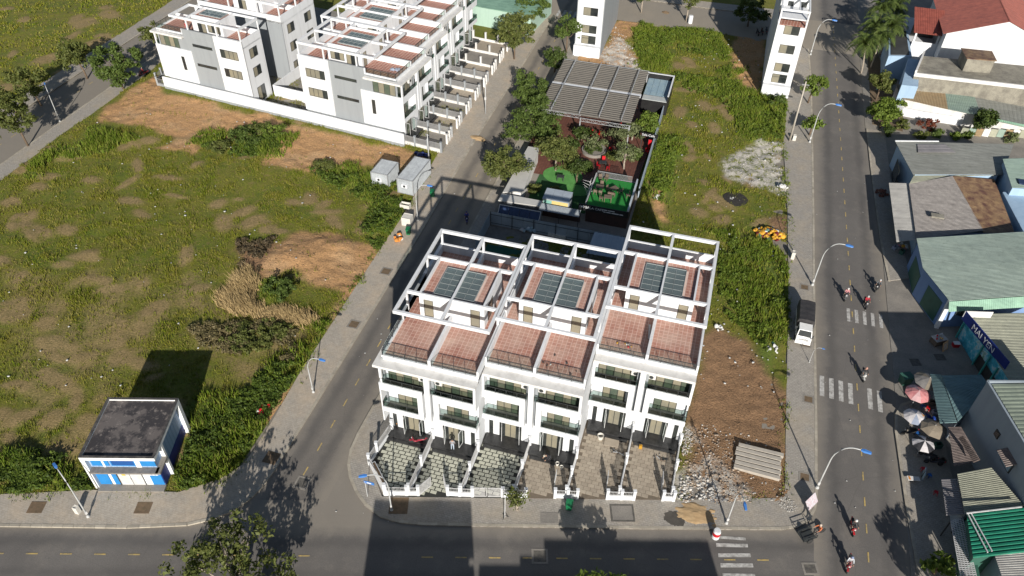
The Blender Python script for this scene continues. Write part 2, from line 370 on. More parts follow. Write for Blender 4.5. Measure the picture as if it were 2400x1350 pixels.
cover((-35.76,68.94), .7, .7, 'weedy tree pit beside the bare earth mound', .15, 0, CONC, SOILP, 'tree_pit')
cover((-35.59,58.87), .7, .7, 'weedy tree pit below the straw heap', .15, 0, CONC, SOILP, 'tree_pit')
cover((-21.05,37.47), .9, .9, 'worn brown soil patch in the pavement near the corner yard', .15, ANG, SOILP, SOILP, 'tree_pit')
# --- the ground: one sheet, weeds and bare earth by region
def region(X, Y, poly, warp=1.2, s=3.5, seed=3):
    wx = X + (fbm(X, Y, s, seed)-.5)*2*warp*2; wy = Y + (fbm(X, Y, s, seed+31)-.5)*2*warp*2
    return inpoly(wx, wy, poly).astype(float)
def blur(Z, n=1):
    for _ in range(n):
        Z = (np.roll(Z,1,0)+np.roll(Z,-1,0)+np.roll(Z,1,1)+np.roll(Z,-1,1)+Z*2)/6
    return Z
X0, X1, Y0, Y1, ST = -152., 27., 12., 215., .4
gx = np.arange(X0, X1+.01, ST); gy = np.arange(Y0, Y1+.01, ST); GX, GY = np.meshgrid(gx, gy)
DIRT = [[(-95.34,88.55),(-96.71,99.69),(-96.00,106.55),(-90.86,101.60),(-63.61,98.38),(-40.34,96.44),(-40.09,92.16),(-43.67,91.63),(-44.98,90.60),(-47.95,91.49),(-50.98,87.72),(-57.44,86.62),(-64.38,86.24),(-64.02,90.78),(-70.35,91.39),(-75.06,89.20),(-81.60,89.79),(-86.62,90.24),(-92.39,90.50)],
        [(-55.04,67.24),(-52.38,70.92),(-50.19,72.78),(-45.78,75.46),(-43.59,74.86),(-38.65,72.85),(-37.27,70.79),(-37.59,67.32),(-39.23,63.02),(-42.82,63.81),(-46.86,65.29),(-50.58,63.26),(-53.20,64.63)],
        [(-39.65,63.30),(-37.52,68.21),(-37.41,71.39),(-36.13,74.12),(-35.66,75.22),(-35.17,68.95),(-35.57,62.54),(-36.18,56.60),(-37.92,56.80),(-38.07,60.57)],
        [(-81.24,85.90),(-77.94,88.94),(-74.99,87.91),(-75.47,85.18),(-78.65,85.44)],
        [(-26.66,135.64),(-21.25,141.23),(-21.88,153.33),(-19.30,158.63),(-16.51,155.13),(-17.68,144.37),(-14.13,137.92),(-14.50,130.71),(-19.71,133.37)],
        [(-7.38,102.61),(-5.34,102.04),(-3.49,95.69),(-2.49,90.65),(-4.80,92.02)],
        [(1.19,163.25),(7.55,155.76),(7.94,132.21),(4.90,133.68),(2.06,143.26)],
        [(-39.28,44.30),(-37.96,48.47),(-37.04,50.73),(-35.81,45.36),(-37.01,42.03)],
        [(-39.17,92.46),(-37.31,96.78),(-35.94,91.09),(-35.33,82.37),(-38.46,87.97)]]
SOIL = [[(4.25,69.11),(6.59,70.96),(9.18,69.90),(11.77,67.13),(14.49,63.29),(14.86,57.87),(14.71,54.97),(15.09,48.27),(11.61,45.53),(5.16,45.27),(4.47,55.29),(4.35,62.80)],
        [(9.88,94.56),(13.87,97.93),(14.42,94.45),(11.14,92.40)], [(-56.78,68.58),(-52.92,70.75),(-49.86,60.95),(-53.15,62.46)]]
LIME = [[(3.55,106.10),(5.10,111.01),(9.46,115.71),(12.73,117.44),(13.45,102.75),(10.66,103.59),(6.99,102.42),(4.42,103.36)], [(4.28,49.61),(6.47,52.46),(9.66,50.18),(11.51,47.19),(7.19,45.39),(4.70,45.62)],
        [(3.95,55.13),(5.10,54.89),(5.22,52.64),(4.27,51.79)], [(-21.88,138.16),(-20.76,147.38),(-17.68,144.37),(-13.57,134.50),(-15.24,130.47)]]
LUSH = [[(-74.99,87.91),(-73.57,91.70),(-70.48,96.87),(-64.61,95.96),(-63.08,91.08),(-65.29,87.82),(-69.31,87.16)], [(-56.23,87.01),(-50.39,86.49),(-44.83,89.45),(-40.72,86.11),(-37.43,79.62),(-36.74,74.88),(-38.74,72.36),(-42.81,75.90),(-43.56,81.89),(-50.61,84.10)],
        [(-61.31,30.99),(-58.63,32.62),(-54.20,33.42),(-50.21,30.56),(-58.27,27.62)], [(-43.23,32.84),(-44.65,39.40),(-44.24,44.00),(-41.45,50.05),(-39.02,51.48),(-37.09,46.82),(-37.86,40.06),(-38.82,35.97),(-40.13,33.52)],
        [(-7.17,107.72),(-5.96,113.48),(-3.81,112.80),(-3.34,99.14),(-4.23,94.36),(-6.06,98.27)], [(-17.15,148.58),(-17.02,158.27),(-11.96,156.65),(-0.79,156.10),(2.81,141.67),(3.44,133.21),(0.37,142.70),(-10.58,146.73),(-10.83,137.19),(-13.57,134.50)],
        [(4.81,85.09),(6.71,89.52),(14.09,88.94),(14.50,72.28),(12.21,67.96),(10.10,70.92),(6.87,73.74),(5.69,78.26)], [(-8.34,136.22),(1.71,136.02),(13.05,131.47),(13.37,118.33),(7.41,116.41),(1.67,127.77),(-5.28,130.36)],
        [(-51.09,63.10),(-46.34,65.45),(-44.56,60.95),(-46.49,59.14)], [(-41.41,54.98),(-39.04,57.95),(-37.78,53.24),(-39.48,51.33)],[(-87.26,90.04),(-96.49,88.46),(-95.82,74.37),(-92.46,73.08),(-89.91,85.09)]]
STRAW = [[(-53.04,58.31),(-53.07,63.35),(-50.68,62.37),(-49.16,58.71),(-44.95,58.43),(-40.51,58.65),(-40.08,57.25),(-44.71,56.96),(-48.00,56.71),(-50.38,56.35)]]
def soft(polys, warp, s, seed, n=2):
    z = np.zeros_like(GX)
    for i, p in enumerate(polys): z = np.maximum(z, region(GX, GY, p, warp, s, seed+i*7))
    return blur(z, n)
mDirt, mSoil, mLime, mLush, mStraw = soft(DIRT, .8, 4, 3), soft(SOIL, .8, 3, 53), soft(LIME, 1.0, 3, 91, 1), soft(LUSH, 3.0, 6, 131, 3), soft(STRAW, .5, 3, 171)
BARE_PX = [(-74.50,48.63),(-70.62,48.77),(-67.74,45.69),(-62.00,51.37),(-61.20,48.79),(-62.41,45.29),(-58.92,45.75),(-62.75,41.37),(-67.22,39.67),(-58.66,39.83),(-62.68,35.99),(-59.66,36.32),(-56.29,36.83),(-62.33,33.83),(-59.36,54.03),(-59.10,50.84),
           (-87.54,64.82),(-83.00,62.74),(-75.76,58.02),(-73.48,59.63),(-79.62,54.19),(-92.11,67.59),(-80.43,80.49),(-80.02,75.89),(-53.91,78.61),(-52.67,80.09),(-49.89,79.89),(-60.29,74.47),(-57.03,73.43),(-61.22,71.60),(-46.98,76.61),(-124.94,122.09),(-133.68,118.08),(-62.24,64.06),
           (-8.64,157.76),(-3.65,151.02),(-4.99,140.94),(-10.84,148.64),(-1.01,125.33),(-2.46,118.86),(-2.99,111.71),(-1.25,108.33),(1.75,118.78),(2.34,98.66),(1.60,94.04),(5.27,93.10),(4.33,97.07),(7.92,80.66),(7.06,84.87),(9.39,82.88),(-141.38,121.00),(-114.47,116.20)]
mBare = np.zeros_like(GX)
rs = random.Random(5)
sw = [(p[0]+rs.uniform(-.5,.5), p[1]+rs.uniform(-.5,.5), rs.uniform(1.2,2.6), rs.uniform(.7,1.6), rs.uniform(0,3.1)) for p in BARE_PX]
for _ in range(150): sw.append((rs.uniform(-104,-39), rs.uniform(24,108), rs.uniform(.8,2.6), rs.uniform(.5,1.3), rs.uniform(-.6,.7)))
for _ in range(30): sw.append((rs.uniform(-7,13), rs.uniform(86,156), rs.uniform(.8,2.4), rs.uniform(.5,1.4), rs.uniform(0,3.1)))
for _ in range(40): sw.append((rs.uniform(-150,-112), rs.uniform(80,190), rs.uniform(1,4.5), rs.uniform(.8,2.4), rs.uniform(0,3.1)))
hump = np.zeros_like(GX); wob = .6+.8*fbm(GX, GY, 1.6, 9)
for cx, cy, a, b, th in sw:
    m_ = 2.2*max(a, b); i0, i1 = int(max(0, (cy-m_-Y0)/ST)), int(max(0, (cy+m_-Y0)/ST)); j0, j1 = int(max(0, (cx-m_-X0)/ST)), int(max(0, (cx+m_-X0)/ST))
    sl_ = np.s_[i0:i1, j0:j1]
    dx = GX[sl_]-cx; dy = GY[sl_]-cy; c, s_ = math.cos(th), math.sin(th); q = (((dx*c+dy*s_)/a)**2 + ((-dx*s_+dy*c)/b)**2)*wob[sl_]**1.8
    e = np.clip(1.3-q, 0, .9); mBare[sl_] = np.maximum(mBare[sl_], e); hump[sl_] = np.maximum(hump[sl_], e*.07)
DRY = soft([[(-82.25,54.23),(-64.41,58.09),(-53.98,53.32),(-55.55,45.70),(-53.73,34.11),(-61.88,31.63)], [(-60.79,60.94),(-57.49,65.55),(-46.76,55.56),(-41.08,54.36),(-44.43,47.79),(-50.97,51.30)]], 3.0, 8, 211, 6)
mBare = np.maximum(mBare, DRY*np.clip((fbm(GX,GY,3.0,57)-.3)*2.2,0,.75)); mBare *= (1-mLush*.8)
def paved(X, Y):
    m = (X > np.interp(Y, [40,50,58,71,79,98,118,157], [14.6,14.7,14.4,14.2,14.1,13.5,12.3,12.3])+.15) | (Y < bl(X)+3.0)
    m |= (X > -38.2) & (X < -25.9)
    m |= (Y > 156.2) & (Y < 171) & (X > -40)
    m |= (X > -112.3) & (X < -97.6)
    m |= (X > -26) & (X < 4.2) & (Y < 70) & (Y > bl(X)+2)
    m |= inpoly(X, Y, west_inner + west_outer[::-1])
    m |= (X > -27.5) & (X < -7.2) & (Y > 82) & (Y < 126.5)
    return m
PV = paved(GX, GY)
GZ = .11 + (fbm(GX, GY, 9, 2)-.5)*.35 + (fbm(GX, GY, 1.6, 4)-.5)*.16 + hump + mLush*.18
mound = [((-46.37,69.04),5.0,3.6,.5),((-43.42,71.83),4.0,2.2,.45),((-49.66,67.09),3.0,3.0,.4),((-20.04,143.59),3.0,6.0,.35),((5.22,44.80),2.4,1.2,.35),((-4.99,97.46),1.2,4.0,.45)]
for (c, a, b, h) in mound:
    q = ((GX-c[0])/a)**2 + ((GY-c[1])/b)**2; GZ += h*np.exp(-q*1.6)
ridge = np.abs(vnoise(GX*.75+GY*.5, GY*1.0-GX*.2, .9, 7)-.5)*2
GZ += mDirt*(ridge*.42-.2)*(.45+.9*np.clip(fbm(GX,GY,7,23)-.35,0,1)) + mSoil*(fbm(GX, GY, .9, 8)-.5)*.42 + mLime*(fbm(GX, GY, .8, 18)-.5)*.4
GZ[PV] = -.12
V = np.stack([GX.ravel(), GY.ravel(), GZ.ravel()], 1); nr, nc = GX.shape
ii = (np.arange(nr-1)[:, None]*nc + np.arange(nc-1)[None, :]).ravel(); F = np.stack([ii, ii+1, ii+1+nc, ii+nc], 1)
# skirt so the sheet reaches the horizon
big = 2500.; kx = [(-big,-big),(big,-big),(big,big),(-big,big)]; edge = [(X0,Y0),(gx[-1],Y0),(gx[-1],gy[-1]),(X0,gy[-1])]
b0 = len(V); V = np.vstack([V, [(x, y, -.12) for x, y in kx], [(x, y, -.12) for x, y in edge]])
F = np.vstack([F] + [[[b0+i, b0+(i+1)%4, b0+4+(i+1)%4, b0+4+i]] for i in range(4)])
def ground_mat():
    t = NT('field_ground'); p = t.pos()
    a1 = t.n('ShaderNodeAttribute', attribute_name='cover_a'); a2 = t.n('ShaderNodeAttribute', attribute_name='cover_b')
    s1 = t.n('ShaderNodeSeparateColor'); t.l(a1.outputs['Color'], s1.inputs[0]); s2 = t.n('ShaderNodeSeparateColor'); t.l(a2.outputs['Color'], s2.inputs[0])
    n1 = t.noise(p, .16, 6, .62); n2 = t.noise(p, 1.1, 6, .7); n3 = t.noise(p, 5, 4, .75)
    grass = t.mix(t.ramp(n1, (.35, 0.0), (.65, 1.0)), (.092,.126,.006), (.168,.158,.018))
    grass = t.mix(t.ramp(n2, (.5, 0.0), (.72, .75)), grass, (.22,.158,.056))
    grass = t.mix(t.math('MULTIPLY', s2.outputs[1], .85), grass, (.10,.145,.016))
    bare = t.mix(t.ramp(n2, (.35, 0.0), (.7, 1.0)), (.33,.225,.115), (.245,.172,.075))
    c = t.mix(t.math('MULTIPLY', s2.outputs[0], t.ramp(n3, (.3, .55), (.6, 1.0))), grass, bare)
    dirt = t.mix(t.ramp(n2, (.3, 0.0), (.7, 1.0)), (.48,.275,.125), (.385,.22,.10)); dirt = t.mix(t.ramp(n1, (.5, 0.0), (.75, .7)), dirt, (.47,.335,.20))
    c = t.mix(t.math('MULTIPLY', s1.outputs[0], t.ramp(n3, (.2, .75), (.5, 1.0))), c, dirt)
    soil = t.mix(t.ramp(n2, (.3, 0.0), (.7, 1.0)), (.34,.20,.105), (.245,.145,.075)); c = t.mix(s1.outputs[1], c, soil)
    lime = t.mix(t.ramp(n3, (.35, 0.0), (.7, 1.0)), (.62,.59,.54), (.42,.38,.32)); c = t.mix(t.math('MULTIPLY', s1.outputs[2], t.ramp(n2, (.38, 0.0), (.55, 1.0))), c, lime)
    c = t.mix(1.0, c, t.ramp(n3, (.28, .5), (.72, 1.3)), 'MULTIPLY')
    mp = t.n('ShaderNodeMapping'); mp.inputs['Scale'].default_value = (.9,2.6,1); mp.inputs['Rotation'].default_value = (0,0,.5); t.l(p, mp.inputs[0]); wv = t.noise(mp.outputs[0], 1.1, 5, .6)
    hh_ = t.math('ADD', t.math('MULTIPLY', n3, t.math('ADD', t.math('MULTIPLY', s1.outputs[1], 1.1), .45)), t.math('MULTIPLY', t.math('MULTIPLY', wv, s1.outputs[0]), .5)); t.bump(hh_, .22, .9); return t.out(c, .95)
gme = npmesh('ground', V, F, ground_mat(), True)
def setcol(me, name, *ch):
    at = me.color_attributes.new(name, 'FLOAT_COLOR', 'POINT'); d = np.zeros((len(me.vertices), 4), np.float32)
    for i, c in enumerate(ch): d[:c.size, i] = c.ravel()
    at.data.foreach_set('color', d.ravel())
setcol(gme, 'cover_a', mDirt, mSoil, mLime); setcol(gme, 'cover_b', mBare, mLush, mStraw)
ground = tag(put('ground', gme), kind='structure')
def gz(x, y):
    i = int(round((y-Y0)/ST)); j = int(round((x-X0)/ST))
    return float(GZ[min(max(i,0),nr-1), min(max(j,0),nc-1)]) if X0 <= x <= X1 and Y0 <= y <= Y1 else 0.

# ================================================================ TERRACE HOUSES
ZF = 10.75      # roof terrace floor
ZP = 13.75      # top of the white roof frame
def railing(parent, pts, z0, z1, name='railing', step=1.15, s=1, glass=GREENG):
    """dark metal rail on posts with glass infill along local points"""
    mb = MB(s); gb = MB(s)
    for a, b in zip(pts[:-1], pts[1:]):
        a = Vector((*a, 0)); b = Vector((*b, 0)); L = (b-a).length; n = max(1, round(L/step))
        mb.bar((a.x,a.y,z1), (b.x,b.y,z1), .06, .05)
        for i in range(n+1):
            p = a.lerp(b, i/n); mb.bar((p.x,p.y,z0), (p.x,p.y,z1), .05, .05)
        d = (b-a).normalized(); nn = Vector((-d.y, d.x, 0))*.008; q0 = a+d*.04; q1 = b-d*.04
        gb.prism([tuple(q.xy) for q in (q0-nn, q1-nn, q1+nn, q0+nn)], z0+.05, z1-.05)
    o = mb.build(name, METAL, parent); gb.build('glass', glass, o); return o
def glass_clear(name='rail_glass', tint=(.90,.94,.92,1)):
    t = NT(name); tr = t.n('ShaderNodeBsdfTransparent'); tr.inputs[0].default_value = tint
    gl = t.n('ShaderNodeBsdfGlossy'); gl.inputs['Roughness'].default_value = .03; mx = t.n('ShaderNodeMixShader'); mx.inputs[0].default_value = .07; t.l(tr.outputs[0], mx.inputs[1]); t.l(gl.outputs[0], mx.inputs[2])
    t.l(mx.outputs[0], t.t.nodes['Material Output'].inputs[0]); return t.m
RGLASS = glass_clear(); BGLASS = glass_clear('balcony_glass', (.62,.70,.67,1))
def sky_glass():
    t = NT('skylight_pane'); tr = t.n('ShaderNodeBsdfTransparent'); tr.inputs[0].default_value = (.75,.82,.84,1); t.out((.20,.245,.25), .1, 0, .6)
    mx = t.n('ShaderNodeMixShader'); mx.inputs[0].default_value = .5; t.l(tr.outputs[0], mx.inputs[1]); t.l(t.b.outputs[0], mx.inputs[2]); t.l(mx.outputs[0], t.t.nodes['Material Output'].inputs[0]); return t.m
SGLASS = sky_glass(); SKBAR = paint('skylight_bar', (.30,.33,.33), (.24,.27,.27), 2, .4)
CREAM = paint('inner_cream', (.52,.50,.43), (.42,.40,.35), 1.5)
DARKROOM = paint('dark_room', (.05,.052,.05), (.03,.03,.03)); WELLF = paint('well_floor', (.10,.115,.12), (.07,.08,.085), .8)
def window(parent, y, x0, x1, z0, z1, s=1, n=2, panes=(TAN, GREENG), axis='y', depth=.06, name='window', fr=.06, mid=None):
    """framed window; axis 'y': in a wall facing -y at y; axis 'x': in a side wall at x=y facing outward (+s); panes are sub-parts"""
    f = MB(s if axis == 'y' else 1)
    def bx(mb, a0, a1, b0, b1, d0, d1):
        if axis == 'y': mb.box(a0, a1, y-d1, y-d0, b0, b1)
        elif axis == '-y': mb.box(a0, a1, y+d0, y+d1, b0, b1)
        else: mb.box(s*(y+d0), s*(y+d1), a0, a1, b0, b1)
    if axis == '-y': f = MB(s)
    for a in ((x0,x1,z0,z0+fr),(x0,x1,z1-fr,z1),(x0,x0+fr,z0+fr,z1-fr),(x1-fr,x1,z0+fr,z1-fr)): bx(f, *a, 0, depth)
    w = (x1-x0)/n
    for i in range(1, n): bx(f, x0+w*i-fr/2, x0+w*i+fr/2, z0+fr, z1-fr, 0, depth)
    if mid: bx(f, x0+fr, x1-fr, mid-.03, mid+.03, 0, depth*.9)
    o = f.build(name, METAL, parent)
    for i in range(n):
        g_ = MB(s if axis != 'x' else 1); bx(g_, x0+w*i+fr/2, x0+w*(i+1)-fr/2, z0+fr/2, z1-fr/2, .004, depth*.45); g_.build('pane', panes[i % len(panes)], o)
    return o
_tile = MB().box(-.196,.196,-.196,.196,-.01,.012).mesh('tile', TILE)
def lay_tiles(parent, x0, x1, y0, y1, z, s, size=.44, hole=None):
    nx = max(1, int(round((x1-x0)/size))); ny = max(1, int(round((y1-y0)/size))); dx = (x1-x0)/nx; dy = (y1-y0)/ny
    for i in range(nx):
        for j in range(ny):
            x = x0+dx*(i+.5); y = y0+dy*(j+.5)
            if hole and hole[0] < x < hole[1] and hole[2] < y < hole[3]: continue
            o = put('tile', _tile, parent, (s*x, y, z+random.uniform(-.002,.003))); o.scale = (dx/.44*1.0, dy/.44*1.0, 1)
def house(label, loc, rz, s, end=False, group=None, tiles=True, back=False, seed=0, grey=False):
    """one half of a mirrored pair: local x from the party line outward (times s), y from the canopy edge to the rear"""
    rnd = random.Random(seed)
    H = thing('terrace_house', label, 'house', loc, rz, group)
    W = 4.9; mb = MB(s)
    # shell: side wall, rear wall, party wall, floors, front walls
    wl = MB(s)
    GM = 1 if end or grey else 0
    wl.box(W-.15, W, .9, 18, 0, ZF, GM)
    wl.box(0, W-.15, 17.85, 18, 0, ZF-.2)
    wl.box(0, .1, 1.3, 17.85, 0, ZF-.2)
    wl.box(.1, W-.15, 1.3, 17.85, 6.9, 7.1); wl.box(.1, W-.15, 1.3, 17.85, 3.7, 3.9)
    wl.build('wall', [WHITE, GREYP], H)
    gf = MB(s)                                          # ground-floor front: piers and lintel
    gf.box(0, 1.0, .9, 1.1, 0, 3.83); gf.box(3.35, 4.0, .9, 1.1, 0, 3.83); gf.box(1.0, 3.35, .9, 1.1, 3.1, 3.83); gf.box(4.0, 4.45, .9, 1.1, 2.9, 3.83); gf.box(4.45, 4.75, .9, 1.1, 0, 3.83)
    gf.build('ground_front', WHITE, H)
    # upper front walls behind the balconies
    uf = MB(s)
    uf.box(.1, 1.45, 1.3, 1.45, 3.9, 7.07); uf.box(3.75, W-.15, 1.3, 1.45, 3.9, 7.07); uf.box(1.45, 3.75, 1.3, 1.45, 6.7, 7.07)
    uf.box(.1, .45, 1.3, 1.45, 7.1, 10.2); uf.box(4.5, W-.15, 1.3, 1.45, 7.1, 10.2); uf.box(.45, 4.5, 1.3, 1.45, 9.9, 10.2)
    uf.build('upper_front', [WHITE, GREYP], H)
    # white facade frame: balcony boxes
    fr = MB(s)
    fr.box(.55, W, 0, .14, 3.83, 4.48); fr.box(.55, W, .14, 1.3, 3.83, 4.05)
    fr.box(.55, W, 0, .14, 7.07, 8.09); fr.box(.55, W-.15, .14, 1.3, 7.07, 7.3)
    fr.box(.55, 1.1, 0, .3, 4.48, 7.07); fr.box(.55, .75, .3, 1.3, 4.48, 7.07)
    fr.box(W-.16, W+.002, .14, .9, 3.83, 4.48) ; fr.box(W-.16, W+.002, .14, .9, 7.07, 8.09)
    if not end: fr.box(W-.25, W, 0, .25, 8.09, 10.2); fr.box(W-.12, W+.001, .25, .9, 8.09, 10.2)
    else: fr.box(W-.25, W, .05, .3, 8.09, 10.2)
    fr.build('facade_frame', WHITE, H)
    # canopy slab with raised edge
    cx = W + (.55 if end else 0)
    cp = MB(s); cp.box(0, cx, -.02, 1.05, 10.2, 10.5)
    if end: cp.box(W, cx, 1.05, 6.4, 10.2, 10.5)
    cp.build('canopy', WHITE2, H)
    MB(s).box(0, .27, -.04, .34, 3.83, 10.2).build('pilaster', WHITE, H)
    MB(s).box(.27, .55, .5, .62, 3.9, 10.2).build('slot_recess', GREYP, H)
    # windows and balcony rails
    window(H, 1.3, 1.45, 3.75, 4.1, 6.7, s, 3, [TAN, GREENG, TAN] if rnd.random() < .5 else [GREENG, TAN, TAN], mid=None)
    window(H, 1.3, .45, 4.5, 7.35, 9.9, s, 5, [GREENG, TAN, TAN, GREENG, TAN] if rnd.random() < .5 else [TAN, TAN, GREENG, TAN, GREENG])
    railing(H, [(1.1,.07),(W-.02,.07)] + ([(W-.02,.9)]), 4.48, 5.25, 'balcony_railing', 1.2, s, BGLASS)
    railing(H, [(.32,.07),(W-.28,.07)] if not end else [(.32,.07),(W-.04,.07),(W-.04,4.9)], 8.09, 8.75, 'balcony_railing', 1.2, s, BGLASS)
    MB(s).box(.6, W-.2, .16, 1.28, 7.3, 7.33).build('balcony_floor', BLACKST, H); MB(s).box(1.12, W-.2, .16, 1.28, 4.05, 4.08).build('balcony_floor', CONC, H)
    ac = MB(s).box(.5, 1.2, .9, 1.2, 8.6, 9.2).build('air_conditioner', WHITE2, H); MB(s).lathe([(.22,-.02),(.2,.0)], (.78,.89,8.9), 12, 0, 'y').build('fan_grille', METAL, ac)
    # entrance: steps, open glass doors, side light
    st = MB(s); st.box(.1, W-.2, -.45, .9, .2, .5); st.box(.35, W-.3, -.85, -.45, .2, .36); st.build('entrance_steps', BLACKST, H)
    window(H, .98, 1.0, 3.35, .5, 3.1, s, 4, [DARKG, TAN, TAN, DARKG], depth=.05, name='entrance')
    window(H, .98, 4.0, 4.45, .5, 2.9, s, 1, [DARKG], depth=.05)
    for hx, an in ((1.25, rnd.uniform(-1.9,-1.2)), (3.1, rnd.uniform(-1.9,-1.3))):
        dx, dy = math.cos(an)*.75, math.sin(an)*.75; d = MB(s)
        d.bar((hx,.9,.55),(hx+dx,.9+dy,.55),.05,.07); d.bar((hx,.9,2.8),(hx+dx,.9+dy,2.8),.05,.07); d.bar((hx,.9,.55),(hx,.9,2.8),.05); d.bar((hx+dx,.9+dy,.55),(hx+dx,.9+dy,2.8),.05)
        dd = d.build('door_leaf', LMETAL, H); nn = Vector((-dy, dx, 0)).normalized()*.006
        q = [Vector((hx,.9,0)), Vector((hx+dx,.9+dy,0))]; MB(s).prism([tuple(v.xy) for v in (q[0]-nn,q[1]-nn,q[1]+nn,q[0]+nn)], .6, 2.75).build('pane', RGLASS, dd)
    MB(s).box(1.0, 3.35, 1.35, 1.4, .5, 3.1).build('hall_screen', CREAM, H)
    # roof terrace
    te = MB(s); te.box(.12, W-.17, 1.1, 17.83, ZF-.3, ZF); rt = te.build('roof_terrace', GROUT if tiles else FARTILE, H)
    pw = MB(s)
    pw.box(0, .14, 1.0, 7.5, ZF-.2, ZF+.95); pw.box(W-.2, W, 1.0 if not end else 6.2, 18, ZF-.35, ZF+.95)
    if end: pw.box(W-.2, W, 1.0, 6.2, ZF-.35, ZF+.22)
    pw.box(.14, W-.2, 1.0, 1.2, ZF-.35, ZF+.22)
    pw.box(.14, W-.2, 17.8, 18, ZF-.35, ZF+1.05); pw.box(0, .14, 13.5, 18, ZF-.2, ZF+.95)
    pw.build('parapet', WHITE, H)
    rl = railing(H, [(.2,1.1),(W-.22,1.1)] if not end else [(.2,1.1),(W-.1,1.1),(W-.1,6.1)], ZF+.22, ZF+.95, 'terrace_railing', 1.15, s, RGLASS)
    # roof room with skylight
    rm = MB(s)
    rm.box(0, 1.95, 7.5, 7.68, ZF, ZP); rm.box(2.95, 3.4, 7.5, 7.68, ZF, ZP); rm.box(1.95, 2.95, 7.5, 7.68, ZF+2.3, ZP)
    rm.box(3.22, 3.4, 7.68, 13.5, ZF, ZP); rm.box(0, 3.22, 13.32, 13.5, ZF, ZP)
    for q in ((0,2.05,7.68,8.25),(2.05,3.22,7.68,13.32),(0,2.05,12.35,13.32)): rm.box(*q, ZP-.6, ZP-.42)
    rm.build('roof_room', WHITE, H)
    MB(s).box(0, .09, 7.68, 13.32, ZP-.6, ZP).build('ridge_beam', WHITE, H)
    door = window(H, 7.56, 1.95, 2.95, ZF+.05, ZF+2.3, s, 1, [TAN], depth=.05, name='roof_door')
    window(H, 3.4, 8.6, 10.2, ZF+.1, ZF+2.2, s, 2, [DARKG, TAN], 'x', .04)
    rr = MB(s)
    for q in ((.09,2.05,7.68,8.25),(2.05,3.22,7.68,13.32),(.09,2.05,12.35,13.32)): rr.box(*q, ZP-.419, ZP-.4)
    roof = rr.build('roof_paving', GROUT if tiles else FARTILE, H)
    sk = MB(s)
    sk.box(.09,2.11,8.19,8.25,ZP-.4,ZP-.22); sk.box(.09,2.11,12.35,12.41,ZP-.4,ZP-.22); sk.box(2.05,2.11,8.25,12.35,ZP-.4,ZP-.22)
    for i in range(1,5): y = 8.25+4.1*i/5; sk.bar((.09,y,ZP-.26),(2.05,y,ZP-.26),.035)
    sk.bar((1.05,8.25,ZP-.26),(1.05,12.35,ZP-.26),.035); so = sk.build('skylight', SKBAR, H)
    for i in range(2):
        for j in range(5):
            y = 8.25+4.1*j/5; MB(s).box(.11+.97*i, 1.03+.97*i if i == 0 else 2.04, y+.03, y+.79, ZP-.29, ZP-.275).build('pane', SGLASS, so)
    sh = MB(s); sh.box(2.06,2.1,8.25,12.35,ZP-3.0,ZP-.6); sh.box(.05,2.06,12.36,12.4,ZP-3.0,ZP-.6); sh.box(.05,2.06,8.2,8.24,ZP-3.0,ZP-.6); sh.build('light_well', CREAM, H)
    MB(s).box(.05,2.06,8.25,12.35,ZP-3.05,ZP-3.0).build('well_floor', WELLF, H)
    # white concrete roof frame
    pg = MB(s); b0 = ZP-.36
    pg.box(W-.28, W, 4.4, 18, b0, ZP); pg.box(0, W-.28, 4.4, 4.68, b0, ZP); pg.box(0, W-.28, 17.72, 18, b0, ZP)
    pg.box(0, .14, 4.68, 7.5, b0, ZP-.002); pg.box(0, .14, 13.5, 17.72, b0, ZP-.002)
    pg.box(3.4, W-.28, 7.5, 7.76, b0+.002, ZP-.004); pg.box(3.4, W-.28, 13.24, 13.5, b0+.002, ZP-.004)
    pg.build('roof_frame', WHITE, H)
    posts = [(W-.24,W-.04,7.52,7.72),(W-.24,W-.04,13.27,13.47),(W-.24,W-.04,17.76,17.96),(0,.12,17.76,17.96)]
    for q in posts: MB(s).box(*q, ZF+.3, b0).build('post', WHITE, H)
    if tiles:
        lay_tiles(rt, .15, W-.22, 1.22, 7.48, ZF, s); lay_tiles(rt, 3.42, W-.22, 7.5, 13.5, ZF, s); lay_tiles(rt, .16, W-.22, 13.52, 17.78, ZF, s)
        lay_tiles(roof, .1, 3.2, 7.7, 13.3, ZP-.4, s, .44, (0, 2.13, 8.17, 12.43))
    if end:                                             # gable side as seen on the end houses
        gb = MB(s)
        gb.box(W, W+.14, 0, 7.3, 2.3, 8.09); gb.box(W, W+.14, 12.6, 18.1, 2.3, ZF+.95); gb.box(W-.2, W+.06, 6.4, 12.6, ZF-.3, ZF+1.0, 1)
        gb.build('gable_panel', [WHITE, GREYP], H)
        for yy0, yy1, z0, z1, n, d in ((13.5,16.9,8.3,9.75,4,.14),(13.5,16.9,5.0,6.45,4,.14)): window(H, W+.13, yy0, yy1, z0, z1, s, n, [DARKG, TAN, TAN, TAN], 'x', .08)
        for z0 in (9.0, 5.6): window(H, W-.02, 7.9, 11.8, z0, z0+.5, s, 3, [DARKG], 'x', .06)
        window(H, W+.13, 4.9, 5.5, 4.4, 6.8, s, 1, [DARKG], 'x', .07, mid=5.2)
        window(H, W-.02, 1.2, 5.1, 8.15, 10.15, s, 4, [TAN, GREENG, TAN, GREENG], 'x', .05)
        window(H, 3.42, 10.6, 13.0, ZF+.6, ZF+2.2, s, 3, [TAN, DARKG, TAN], 'x', .05)
    if back:
        for z0, z1 in ((8.2,9.8),(5.0,6.6),(.6,3.1)): window(H, 18.0, 1.6, 3.5, z0, z1, s, 2, [DARKG, TAN], '-y', .06)
    return H
BL = 45.1, 47.15, 51.95
